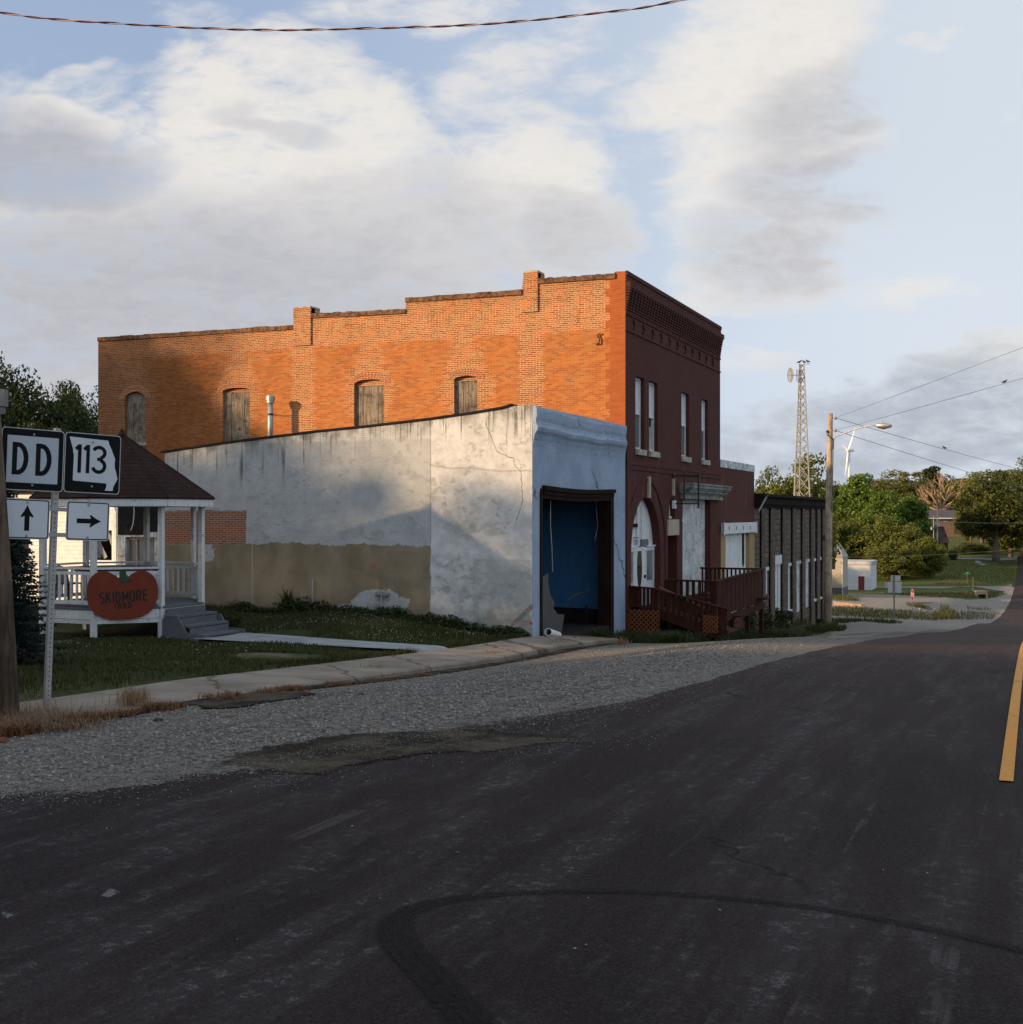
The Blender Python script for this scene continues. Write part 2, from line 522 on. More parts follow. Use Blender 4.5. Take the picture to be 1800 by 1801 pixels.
def m_asphalt(nb):
    p = nb.pos(); x, y, z = nb.xyz(p)
    grit = nb.noise(p, 95.0, 3, 0.7)
    big = nb.noise(p, 0.35, 4, 0.55)
    along = nb.vec(x, y * 0.13, 0.0)                        # wear runs along the street
    st = nb.noise(along, 1.5, 5, 0.6)
    st2 = nb.noise(along, 5.0, 4, 0.65)
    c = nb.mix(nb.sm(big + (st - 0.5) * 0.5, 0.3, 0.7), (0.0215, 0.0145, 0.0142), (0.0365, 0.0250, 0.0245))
    c = nb.mix(nb.sm(y, 6.0, 26.0) * 0.8, c, (0.078, 0.050, 0.039))  # browner down the street, also lightened so the sunlit band shows
    r_, g_, b_ = nb.xyz(nb.vor(p, 120.0, 'F1', 'Color'))                # single stones of the aggregate
    c = nb.mix(nb.sm(r_, 0.70, 0.95) * 0.55, c, (0.060, 0.050, 0.045)); c = nb.mix(nb.sm(g_, 0.70, 0.9) * 0.5, c, (0.008, 0.006, 0.0055))
    line = nb.sm(nb.noise(nb.vec(x, y * 0.03, 7.0), 9.0, 3, 0.7), 0.60, 0.66) * nb.sm(nb.noise(p, 5.0, 4, 0.7), 0.42, 0.58) * nb.sm(nb.noise(p, 0.5, 2), 0.42, 0.6)
    c = nb.mix(line * 0.32, c, (0.15, 0.135, 0.125))                    # scraped, dusty lines along the wheel paths
    oil = nb.sm(nb.noise(nb.vec(x * 0.8, y * 0.35, 4.0), 0.9, 4, 0.6), 0.58, 0.70)
    c = nb.mix(oil * 0.5, c, (0.010, 0.008, 0.0075))
    # worn aggregate showing pale in the wheel paths
    pth = nb.sm(st2, 0.42, 0.60) * nb.sm(st, 0.38, 0.58)
    spk = nb.sm(nb.noise(p, 13.0, 6, 0.78), 0.50, 0.62) * nb.sm(grit, 0.38, 0.58)
    c = nb.mix(pth * spk * 0.75 * nb.sm(nb.noise(p, 2.3, 3), 0.32, 0.52), c, (0.17, 0.165, 0.155))
    c = nb.mix(pth * 0.22, c, (0.075, 0.070, 0.066))
    fl = nb.vor(p, 11.0)
    c = nb.mix(nb.sm(fl, 0.055, 0.03) * nb.sm(nb.noise(p, 1.7, 2), 0.52, 0.62) * 0.6, c, (0.22, 0.21, 0.20))
    # fine cracks
    cr = nb.vor(p + nb.noise(p, 3.0, 3) * 0.25, 0.55, 'DISTANCE_TO_EDGE')
    ck = nb.sm(cr, 0.012, 0.003) * nb.sm(nb.noise(p, 0.6, 2), 0.60, 0.68)
    c = nb.mix(ck * 0.6, c, (0.006, 0.005, 0.005))
    c = nb.mix(nb.sm(grit, 0.35, 0.7), nb.mul(1.0, c, (0.75, 0.75, 0.75)), c)
    return c, nb.bump(grit * 1.0 - ck * 1.0, 0.45, 0.012), 0.80
M_ASPHALT = material("asphalt", m_asphalt, 0.82, 0.07)

def m_gravel(nb, lot=False):
    p = nb.pos(); x, y, z = nb.xyz(p)
    v = nb.vor(p, 46.0) * 1.35; cellc = nb.vor(p, 46.0, 'F1', 'Color')
    r_, g_, b_ = nb.xyz(cellc)
    v2 = nb.vor(p, 75.0)
    n = nb.noise(nb.vec(x, y * 0.3, 0), 1.1, 5, 0.6)
    n2 = nb.noise(p, 6.0, 4, 0.65)
    c = nb.mix(r_, (0.27, 0.236, 0.195), (0.53, 0.475, 0.405))
    c = nb.mix(nb.sm(g_, 0.82, 0.95) * 0.7, c, (0.09, 0.075, 0.065))
    fines = nb.mix(n2, (0.31, 0.278, 0.235), (0.42, 0.38, 0.325))
    c = nb.mix(nb.sm(y, 14.0, 22.0) * 0.75, c, fines)             # packed to fines further down the street
    c = nb.mul(nb.sm(v, 0.012, 0.028) * -0.8 + 0.8, c, (0.28, 0.26, 0.25))
    dirt = nb.sm(n + (n2 - 0.5) * 0.5, 0.56, 0.70)
    c = nb.mix(dirt * 0.5, c, (0.115, 0.090, 0.068))
    mot = nb.sm(nb.noise(nb.vec(x * 1.2, y * 0.8, 8.0), 4.0, 6, 0.75), 0.54, 0.66)
    c = nb.mix(mot * 0.55, c, (0.095, 0.078, 0.062))
    rut = nb.sm(nb.noise(nb.vec(x * 2.2, y * 0.22, 3.0), 1.3, 3, 0.5, 1.0), 0.60, 0.64) * nb.sm(n2, 0.35, 0.6)
    c = nb.mix(rut * 0.6, c, (0.10, 0.09, 0.08))
    if lot: c = nb.mix(0.6, c, (0.66, 0.585, 0.50))  # lot gravel lightened in colour to look sunlit
    return c, nb.bump((0.03 - v) * 20.0 + (0.02 - v2) * 6.0 + n2 * 1.5, 0.8, 0.02)
M_GRAVEL = material("gravel", m_gravel, 0.95, 0.1)
M_LOT = material("sun_lightened_gravel", lambda nb: m_gravel(nb, True), 0.95, 0.1)

def m_dirt(nb):
    p = nb.pos()
    n = nb.noise(p, 1.6, 5, 0.6); n2 = nb.noise(p, 14.0, 5, 0.7); v = nb.vor(p, 40.0)
    c = nb.mix(nb.sm(n + (n2 - .5) * .4, 0.40, 0.62), (0.040, 0.031, 0.022), (0.140, 0.115, 0.080))
    c = nb.mix(nb.sm(n2, 0.58, 0.72) * 0.5, c, (0.15, 0.14, 0.13))
    return c, nb.bump(n2 * 2.0 + (0.03 - v) * 8.0, 0.8, 0.02)
M_DIRT = material("dirty_grit", m_dirt, 0.95, 0.1)

def m_walk(nb):
    p = nb.pos(); x, y, z = nb.xyz(p)
    n = nb.noise(p, 1.2, 5, 0.6); n2 = nb.noise(p, 12.0, 5, 0.7); g = nb.noise(p, 90.0, 2)
    c = nb.mix(nb.sm(n, 0.3, 0.7), (0.170, 0.140, 0.108), (0.268, 0.228, 0.182))
    c = nb.mix(nb.sm(n2, 0.55, 0.75) * 0.4, c, (0.17, 0.145, 0.118))
    j = nb.math('ABSOLUTE', nb.math('FRACT', y / 1.52) - 0.5)     # joints between the poured slabs
    jt = nb.sm(j, 0.010, 0.004)
    cr = nb.sm(nb.vor(p + nb.noise(p, 2.5, 3) * 0.3, 0.42, 'DISTANCE_TO_EDGE'), 0.012, 0.004)
    d = nb.mx(jt, cr * 0.9)
    c = nb.mix(d * 0.85, c, (0.06, 0.045, 0.034))
    c = nb.mix(nb.sm(nb.noise(p, 3.5, 5, 0.7), 0.63, 0.70) * 0.8, c, (0.13, 0.055, 0.028))   # rusty leaf litter and moss
    return c, nb.bump(g * 0.4 + n2 - d * 2.5, 0.5, 0.02)
M_WALK = material("old_concrete_walk", m_walk, 0.9, 0.2)

def m_path(nb):
    p = nb.pos()
    n = nb.noise(p, 2.0, 5, 0.6); g = nb.noise(p, 80.0, 2)
    c = nb.mix(nb.sm(n, 0.3, 0.7), (0.20, 0.21, 0.22), (0.30, 0.31, 0.32))
    return c, nb.bump(g + n, 0.4, 0.01)
M_PATH = material("pale_concrete", m_path, 0.9, 0.2)

def m_line(nb):
    p = nb.pos()
    n = nb.noise(p, 22.0, 5, 0.75); n1 = nb.noise(p, 3.0, 3)
    c = nb.mix(nb.sm(n, 0.3, 0.8), (0.62, 0.27, 0.035), (0.48, 0.20, 0.03))
    c = nb.mix(nb.sm(n + (n1 - 0.5) * 0.5, 0.60, 0.70) * 0.8, c, (0.09, 0.07, 0.06))
    return c, nb.bump(n, 0.3, 0.005)
M_LINE = material("yellow_road_paint", m_line, 0.75, 0.3)

def skid_mat():
    """rubber laid down in ribs, thin enough to let the asphalt show between them"""
    m = bpy.data.materials.new("tyre_rubber_mark"); m.use_nodes = True
    nb = NB(m.node_tree); b = m.node_tree.nodes['Principled BSDF']
    p = nb.pos(); n = nb.noise(p, 26.0, 5, 0.75); n2 = nb.noise(p, 1.3, 3)
    a = S(nb, nb.node('ShaderNodeAttribute', attribute_name="across").outputs['Fac'])
    rib = nb.sm(nb.math('SINE', a * 12.5 + 0.6), -0.6, 0.5) * 0.45 + 0.5
    al = nb.sm(nb.math('ABSOLUTE', a) + (n - 0.5) * 0.3, 1.0, 0.72) * rib * nb.sm(n, 0.30, 0.55) * (0.55 + n2 * 0.6)
    nb.put(b.inputs['Base Color'], (0.0045, 0.0038, 0.0036)); b.inputs['Roughness'].default_value = 0.75; b.inputs['Specular IOR Level'].default_value = 0.15
    nb.put(b.inputs['Alpha'], nb.math('MINIMUM', al, 0.92))
    return m
M_SKID = skid_mat()


# ------------------------------------------------------------------ ground sheet to the horizon
def grid_sheet(name, xs, ys, off, mat):
    X, Y = np.meshgrid(xs, ys)
    Z = G(X, Y) + (off(X, Y) if callable(off) else off)
    V = np.stack([X, Y, Z], -1).reshape(-1, 3)
    ny, nx = X.shape
    i = np.arange(nx * ny).reshape(ny, nx)
    F = np.stack([i[:-1, :-1], i[:-1, 1:], i[1:, 1:], i[1:, :-1]], -1).reshape(-1, 4)
    o = link(name, np_mesh(name, V, F, mat, smooth=True))
    return struct(o)

def lift(X, Y):
    """lawns stand a little uneven"""
    a = 0.022 * np.sin(X * 1.7 + Y * 0.6) + 0.018 * np.sin(Y * 2.3 - X * 0.9)
    return np.where((X < -10.9) & (Y < 25.5) & (Y > 8.5), a, -0.0) - 0.03 * (X > -10.2)

xs = np.concatenate([np.linspace(-2500, -120, 24), np.linspace(-110, -36, 26), np.arange(-35, 12.01, 0.4), np.linspace(14, 100, 14), np.linspace(150, 2500, 14)])
ys = np.concatenate([np.linspace(-400, -12, 10), np.arange(-10, 64, 0.4), np.arange(64, 400, 2.5), np.linspace(405, 900, 40), np.linspace(950, 4000, 30)])
grid_sheet("ground", xs, ys, lift, M_GROUND)


def drape(name, poly, off, step, mat, jag=0.0):
    """a thin sheet lying on the ground inside a polygon"""
    rr = random.Random(len(poly) * 31 + int(step * 100))
    pts = []
    n = len(poly)
    for i in range(n):
        a, b = Vector(poly[i]), Vector(poly[(i + 1) % n])
        k = max(1, int((b - a).length / (step * 0.5)))
        for j in range(k):
            q = a.lerp(b, j / k)
            if jag: q = q + Vector((rr.uniform(-jag, jag), rr.uniform(-jag, jag)))
            pts.append(q)
    nb_ = len(pts)
    x0, x1 = min(p.x for p in pts), max(p.x for p in pts); y0, y1 = min(p.y for p in pts), max(p.y for p in pts)
    inner = []
    y = y0
    while y < y1:
        x = x0
        while x < x1:
            inner.append(Vector((x + 0.13 * step, y + 0.21 * step))); x += step
        y += step
    # keep the points well inside
    P = np.array([[p.x, p.y] for p in pts]); Q = np.array([[p.x, p.y] for p in inner])
    c = np.zeros(len(Q), bool)
    for i in range(nb_):
        a, b = P[i - 1], P[i]
        cond = ((a[1] > Q[:, 1]) != (b[1] > Q[:, 1]))
        with np.errstate(divide='ignore', invalid='ignore'):
            xi = (b[0] - a[0]) * (Q[:, 1] - a[1]) / (b[1] - a[1]) + a[0]
        c ^= cond & (Q[:, 0] < xi)
    inner = [inner[i] for i in np.nonzero(c)[0]]
    vs, _, fs, *_r = delaunay_2d_cdt(pts + inner, [], [list(range(nb_))], 1, 1e-5)
    XY = np.array([[v.x, v.y] for v in vs])
    Z = G(XY[:, 0], XY[:, 1]) + off
    V = np.concatenate([XY, Z[:, None]], 1)
    F = np.array([f for f in fs if len(f) == 3])
    # turn every face up
    a, b, d = V[F[:, 0], :2], V[F[:, 1], :2], V[F[:, 2], :2]
    cr = (b[:, 0] - a[:, 0]) * (d[:, 1] - a[:, 1]) - (b[:, 1] - a[:, 1]) * (d[:, 0] - a[:, 0])
    F[cr < 0] = F[cr < 0][:, ::-1]
    me = np_mesh(name, V, F, mat, smooth=True)
    dist = np.full(len(V), 1e9)                       # distance to the rim, for ragged fading edges
    for i in range(nb_):
        a, b = P[i - 1], P[i]; ab = b - a; t_ = np.clip(((V[:, :2] - a) @ ab) / max(ab @ ab, 1e-9), 0, 1)
        dist = np.minimum(dist, np.linalg.norm(V[:, :2] - a - t_[:, None] * ab, axis=1))
    at_ = me.attributes.new("rim", 'FLOAT', 'POINT'); at_.data.foreach_set('value', dist)
    return struct(link(name, me))

def fading(mat, name, reach=0.4, grain=6.0, most=1.0):
    """a copy of a ground material whose sheet thins out raggedly towards its rim"""
    m = mat.copy(); m.name = name; nb = NB(m.node_tree); b = m.node_tree.nodes['Principled BSDF']
    rim = S(nb, nb.node('ShaderNodeAttribute', attribute_name="rim").outputs['Fac'])
    p = nb.pos(); n = nb.noise(p, grain, 6, 0.75); n2 = nb.noise(p, grain * 6, 3, 0.7)
    nb.put(b.inputs['Alpha'], nb.sm(rim / reach + (n - 0.5) * 1.6 + (n2 - 0.5) * 0.9, 0.30, 0.62) * most)
    return m

def gxy(px, py): p = on_g(px, py); return (p.x, p.y)

# asphalt: the street with the mouth of the side street flaring off to the left
edge_px = [(1794, 968), (1790, 992), (1787, 1015), (1781, 1046), (1774, 1066), (1766, 1080), (1750, 1092), (1720, 1097.5), (1615, 1115), (1510, 1133.5), (1370, 1164), (1240, 1202), (1107, 1239),
           (960, 1263), (845, 1278), (650, 1312), (480, 1342), (300, 1366), (150, 1388), (0, 1408)]
edge = [gxy(*p) for p in edge_px] + [(-9.5, 5.4), (-16, 5.2), (-40, 5.2)]
kf = max(i for i, p in enumerate(edge[:12]) if p[1] > 60.0)
t_ = (60.0 - edge[kf + 1][1]) / (edge[kf][1] - edge[kf + 1][1])
cut = (edge[kf + 1][0] + (edge[kf][0] - edge[kf + 1][0]) * t_, 60.0)
near = [cut] + edge[kf + 1:]
road_poly = [(4.2, 60), (4.2, -30), (-40, -30)] + [(-40, -1.2)] + near[::-1]
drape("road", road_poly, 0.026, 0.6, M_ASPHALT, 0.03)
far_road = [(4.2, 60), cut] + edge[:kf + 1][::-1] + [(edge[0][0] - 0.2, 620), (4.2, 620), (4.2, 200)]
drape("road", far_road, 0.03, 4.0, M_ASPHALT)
edge = edge[10:]
# gravel strip between walk and asphalt, running on past the buildings
grav = [(-8.75, 8.2), (-8.75, 27.5), (-8.3, 31), (-7.6, 36), (-7.5, 44), (-8.2, 56), (-9.5, 63), (-9.0, 70), (-0.6, 70), (-0.6, 26), (-1.5, 18)] + \
       [(x + 0.35, y - 0.35) for x, y in edge[0:10]] + [(-9.5, 4.9), (-13, 5.0), (-13.5, 7.0), (-10.5, 7.6)]
drape("gravel_verge", grav, 0.013, 0.5, M_GRAVEL)
# smear of dirt and grit washed over the asphalt edge
dp = [(330, 1352), (430, 1322), (560, 1300), (700, 1288), (860, 1286), (1000, 1296), (1105, 1306), (1090, 1315), (960, 1322), (900, 1335), (760, 1340), (600, 1368), (500, 1384), (470, 1372)]
M_DIRT_F = fading(M_DIRT, "dirty_grit_thinning", 0.32, 2.4)
sp_ = [gxy(*p) for p in [(0, 1392), (150, 1372), (300, 1350), (480, 1326), (650, 1296), (845, 1266), (960, 1252), (1107, 1231), (1240, 1196), (1370, 1159), (1510, 1130), (1510, 1138), (1370, 1171), (1240, 1211), (1107, 1250), (960, 1278), (845, 1294), (650, 1334), (480, 1366), (300, 1392), (150, 1412), (0, 1432)]]
drape("gravel_spill", sp_, 0.029, 0.22, fading(M_GRAVEL, "gravel_thinning", 0.55, 3.2, 0.95))
drape("dirt_patch", [gxy(*p) for p in dp], 0.031, 0.25, M_DIRT_F, 0.07)
drape("dirt_patch", [gxy(*p) for p in [(0, 1372), (30, 1372), (70, 1392), (40, 1404), (0, 1409)]], 0.033, 0.2, M_DIRT_F, 0.05)
# centre line
yl = [(-0.205, 8.25), (-0.122, 8.25), (-0.12, 90), (-0.12, 500), (-0.22, 500), (-0.215, 90)]
drape("road_line", yl, 0.034, 0.7, M_LINE)
# looping tyre marks left by a car turning in the junction
loop_px = [(850, 1830), (800, 1780), (755, 1730), (718, 1690), (697, 1660), (700, 1632), (730, 1610), (790, 1594), (880, 1584), (1000, 1579), (1120, 1580), (1250, 1588),
           (1380, 1602), (1500, 1620), (1620, 1643), (1720, 1664), (1850, 1698)]
lp = [Vector(gxy(*p)) for p in loop_px]
def smooth_path(P, n=8):
    out = []
    for i in range(len(P) - 1):
        p0, p1, p2, p3 = P[max(i - 1, 0)], P[i], P[i + 1], P[min(i + 2, len(P) - 1)]
        for k in range(n):
            t = k / n
            out.append(0.5 * ((2 * p1) + (p2 - p0) * t + (2 * p0 - 5 * p1 + 4 * p2 - p3) * t * t + (3 * p1 - p0 - 3 * p2 + p3) * t ** 3))
    return out + [P[-1]]
lps = smooth_path(lp)
V, F, AC = [], [], []
NA = 13
for i, p in enumerate(lps):
    t = (lps[min(i + 1, len(lps) - 1)] - lps[max(i - 1, 0)]).normalized(); nn = Vector((-t.y, t.x))
    f_ = min(1.0, max(0.0, (i / len(lps) - 0.30) / 0.22)); hw_ = 0.090 - 0.050 * f_ * f_ * (3 - 2 * f_)
    for j in range(NA):
        a_ = -1 + 2 * j / (NA - 1); q = p + nn * (hw_ * a_); V.append((q.x, q.y, g1(q.x, q.y) + 0.030)); AC.append(a_)
    if i: F += [((i - 1) * NA + j, (i - 1) * NA + j + 1, i * NA + j + 1, i * NA + j) for j in range(NA - 1)]
me_ = np_mesh("tyre_marks", V, F, M_SKID)
at_ = me_.attributes.new("across", 'FLOAT', 'POINT'); at_.data.foreach_set('value', AC)
struct(link("tyre_marks", me_))

# splashes of old white paint and a long pale scrape on the asphalt
M_SPLASH = fading(material("old_white_paint_splash", lambda nb: (nb.mix(nb.noise(nb.pos(), 30, 3), (0.10, 0.095, 0.09), (0.20, 0.19, 0.18)), None), 0.9, 0.1), "old_white_paint_thinning", 0.05, 14.0, 0.8)
for pts in ([(172, 1588), (178, 1577), (200, 1570), (216, 1576), (210, 1589), (185, 1593)], [(184, 1571), (196, 1567), (216, 1569), (214, 1574), (195, 1575)], [(108, 1606), (114, 1595), (124, 1600), (120, 1609)], [(-8, 1622), (-4, 1612), (18, 1612), (33, 1620), (24, 1629), (0, 1630)]):
    drape("paint_splash", [gxy(*p) for p in pts], 0.029, 0.03, M_SPLASH)
drape("scrape_mark", [gxy(*p) for p in [(700, 1812), (830, 1716), (940, 1648), (1040, 1592), (1052, 1592), (960, 1650), (860, 1716), (760, 1800)]], 0.029, 0.12, fading(material("pale_scrape", lambda nb: (nb.mix(nb.noise(nb.pos(), 40, 3), (0.05, 0.045, 0.042), (0.16, 0.15, 0.14)), None), 0.9, 0.1), "pale_scrape_thinning", 0.06, 9.0, 0.55))

M_STREAK = fading(material("dusty_wheel_streak", lambda nb: (nb.mix(nb.noise(nb.pos(), 40, 4), (0.045, 0.040, 0.037), (0.15, 0.14, 0.13)), None), 0.9, 0.05), "dusty_wheel_streak_thinning", 0.07, 9.0, 0.30)
for (xa, ya), (xb, yb), wd in (((150, 1808), (560, 1560), 0.09), ((240, 1808), (800, 1440), 0.07), ((330, 1815), (640, 1630), 0.12), ((60, 1790), (420, 1580), 0.06), ((450, 1820), (700, 1660), 0.10), ((740, 1640), (800, 1500), 0.05), ((1400, 1790), (1560, 1420), 0.10), ((1560, 1500), (1650, 1330), 0.08), ((900, 1830), (1120, 1640), 0.12), ((1180, 1830), (1300, 1650), 0.10)):
    a_, b_ = Vector(gxy(xa, ya)), Vector(gxy(xb, yb)); n_ = Vector((-(b_ - a_).y, (b_ - a_).x)).normalized() * wd * 0.55
    drape("wheel_streak", [tuple(q) for q in (a_ - n_ * .4, a_ + n_ * .4, a_.lerp(b_, .3) + n_, a_.lerp(b_, .7) + n_ * .9, b_ + n_ * .2, b_ - n_ * .2, a_.lerp(b_, .7) - n_ * .9, a_.lerp(b_, .3) - n_)], 0.0285, 0.10, M_STREAK)

# sidewalk: poured slabs with a low kerb face towards the gravel
def walk_strip():
    ys_ = np.arange(3.0, 27.61, 0.38)
    mb = MB(); prev = None
    for i, y in enumerate(ys_):
        w = float(walkz(y)); wob = 0.03 * math.sin(y * 1.3) + 0.02 * math.sin(y * 3.1)
        o = -8.93 + wob; inn = -10.42 + 0.04 * math.sin(y * 0.9)
        row = [(inn, y, w - 0.15), (inn, y, w + 0.012), ((inn + o) / 2, y, w + 0.008), (o - 0.03, y, w - 0.012), (o, y, w - 0.04), (o + 0.02, y, w - 0.30)]
        k = len(mb.v); mb.v += row
        if prev is not None:
            for j in range(5): mb.f.append((prev + j, prev + j + 1, k + j + 1, k + j)); mb.m.append(0)
        prev = k
    mb.f.append(tuple(prev + j for j in range(5, -1, -1))); mb.m.append(0)
    return mb
struct(walk_strip().build("sidewalk", M_WALK))
# narrow concrete path from the steps of the gazebo to the walk
pth = [(-15.7, 20.25), (-15.7, 21.9), (-13.0, 21.6), (-10.45, 21.4), (-10.45, 20.15), (-13, 20.2)]
drape("path", pth, 0.045, 0.3, M_PATH)

# ---- the low ground down the street
drape("gravel_lot", [gxy(*p) for p in [(1462, 1112), (1455, 1095), (1460, 1062), (1486, 1044), (1560, 1046), (1640, 1050), (1700, 1055), (1745, 1052), (1765, 1042), (1772, 1030), (1788, 1034), (1781, 1050), (1774, 1064), (1762, 1080), (1760, 1094), (1745, 1101), (1700, 1108), (1640, 1108), (1560, 1114), (1500, 1122), (1462, 1124)]],
      0.016, 1.5, M_LOT, 0.1)
drape("driveway", [gxy(*p) for p in [(1500, 1031.2), (1600, 1032), (1700, 1033.0), (1750, 1031.5), (1779, 1027.5), (1782, 1036), (1768, 1040), (1740, 1036.8), (1660, 1035.6), (1500, 1033.8)]], 0.05, 2.0, M_LOT, 0.05)
drape("driveway", [gxy(*p) for p in [(1676, 981.5), (1740, 982.0), (1789, 979), (1789, 984), (1740, 986), (1676, 984)]], 0.06, 2.5, M_PATH)
drape("path", [gxy(*p) for p in [(1716, 986.5), (1722, 986.5), (1731, 991), (1737, 993.5), (1728, 995), (1716, 991)]], 0.05, 2.0, M_PATH)
# ------------------------------------------------------------------ the row of buildings along the left of the street
XF = -10.46                     # plane of the street fronts
YW, YR = 25.65, 32.5            # side walls of the whitewashed shop and of the brick block
def FR(px, py):  p = on_x(px, py, XF); return (p.y, p.z)
def WW(px, py):  p = on_y(px, py, YW); return (p.x, p.z)
def RW(px, py):  p = on_y(px, py, YR); return (p.x, p.z)

def rect(a, b): return [(a[0], b[1]), (b[0], b[1]), (b[0], a[1]), (a[0], a[1])]

# ---------- materials
def m_brick_side(nb):
    p = nb.pos(); x, y, z = nb.xyz(p)
    big = nb.noise(p, 0.45, 4, 0.6); mid = nb.noise(p, 1.9, 4, 0.65); fin = nb.noise(p, 26.0, 3, 0.7)
    v = nb.vec(x + (nb.noise(p, 5.0, 2) - 0.5) * 0.012, z + (nb.noise(p, 3.0, 2) - .5) * 0.012, 0)
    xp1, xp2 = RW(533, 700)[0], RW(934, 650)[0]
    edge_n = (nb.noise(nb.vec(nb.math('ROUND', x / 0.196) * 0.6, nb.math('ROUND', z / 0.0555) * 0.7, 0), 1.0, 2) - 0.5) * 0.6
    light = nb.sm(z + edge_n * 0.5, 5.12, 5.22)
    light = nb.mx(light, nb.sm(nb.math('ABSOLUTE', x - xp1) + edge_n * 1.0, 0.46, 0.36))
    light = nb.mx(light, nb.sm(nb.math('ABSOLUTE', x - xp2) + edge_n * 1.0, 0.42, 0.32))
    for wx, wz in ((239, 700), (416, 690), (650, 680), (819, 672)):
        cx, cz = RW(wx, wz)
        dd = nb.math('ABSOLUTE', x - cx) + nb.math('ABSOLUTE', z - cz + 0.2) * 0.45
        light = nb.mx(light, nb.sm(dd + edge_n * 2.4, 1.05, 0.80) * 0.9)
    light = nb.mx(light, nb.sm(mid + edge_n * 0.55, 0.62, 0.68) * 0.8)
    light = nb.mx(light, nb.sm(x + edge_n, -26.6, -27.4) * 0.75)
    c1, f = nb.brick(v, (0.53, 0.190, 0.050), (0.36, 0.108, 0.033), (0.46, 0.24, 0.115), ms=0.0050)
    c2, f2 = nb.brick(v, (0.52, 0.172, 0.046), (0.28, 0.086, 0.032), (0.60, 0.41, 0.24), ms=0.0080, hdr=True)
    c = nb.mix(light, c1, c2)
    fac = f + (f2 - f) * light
    c = nb.mix(nb.sm(big, 0.35, 0.7) * 0.35, c, nb.mul(1.0, c, (0.78, 0.66, 0.55)))
    c = nb.mix(nb.sm(fin, 0.6, 0.8) * 0.25, c, (0.20, 0.07, 0.035))
    # sooty weathering under the coping, rear darkened further with painted tree shade
    soot_shade = nb.sm(z + (mid - 0.5) * 2.2, 5.6, 6.7) * 0.25 + nb.sm(x + (mid - 0.5) * 5.0, -20.5, -26.5) * 0.62 + nb.sm(mid, 0.56, 0.72) * 0.30 + nb.sm(nb.noise(nb.vec(x * 3.0, z * 0.5, 9.0), 1.0, 4, 0.7), 0.56, 0.68) * nb.sm(z, 4.0, 6.5) * 0.5
    c = nb.mix(nb.math('MINIMUM', soot_shade, 0.7), c, nb.mul(1.0, c, (0.36, 0.36, 0.38)))
    # lost plaster chips
    ch = nb.sm(nb.noise(nb.vec(x * 5, z * 14, 1.0), 1.3, 1), 0.79, 0.81)
    c = nb.mix(ch * 0.8, c, (0.60, 0.50, 0.40))
    # smooth face bricks turning the corner
    cf, ff = nb.brick(v, (0.42, 0.122, 0.037), (0.35, 0.095, 0.030), (0.31, 0.09, 0.032), ms=0.003)
    cm = nb.sm(x + nb.math('ROUND', nb.math('FRACT', z / 0.45)) * 0.13, -10.93, -10.90)
    c = nb.mix(cm, c, cf)
    return c, nb.bump((1.0 - fac) * 1.0 + fin * 0.35, 0.6, 0.012)
M_BRICK = material("old_orange_brick", m_brick_side, 0.92, 0.15)

def brick_front(c1, c2, mo, name, stains=True):
    def fn(nb):
        p = nb.pos(); x, y, z = nb.xyz(p)
        n = nb.noise(p, 0.8, 4, 0.6); fin = nb.noise(p, 22.0, 3, 0.7)
        v = nb.vec(y + x, z, 0)
        c, f = nb.brick(v, c1, c2, mo, ms=0.007)
        c = nb.mix(nb.sm(n, 0.35, 0.7) * 0.4, c, nb.mul(1.0, c, (0.72, 0.70, 0.70)))
        if stains:
            st = nb.sm(nb.noise(nb.vec(y * 3.2, z * 0.35, 0), 1.0, 4, 0.7), 0.55, 0.68) * nb.sm(z, 2.0, 1.0) * nb.sm(z, -0.2, 0.7)
            c = nb.mix(st * 0.35 * fin, c, (0.34, 0.30, 0.27))
        return c, nb.bump((1.0 - f) + fin * 0.3, 0.55, 0.012)
    return material(name, fn, 0.85, 0.2)
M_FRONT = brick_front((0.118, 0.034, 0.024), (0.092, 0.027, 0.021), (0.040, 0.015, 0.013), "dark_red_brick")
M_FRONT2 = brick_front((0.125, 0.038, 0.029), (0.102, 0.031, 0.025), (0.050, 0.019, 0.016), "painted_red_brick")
M_YELLOW = brick_front((0.46, 0.33, 0.15), (0.40, 0.28, 0.12), (0.24, 0.18, 0.10), "buff_brick", False)

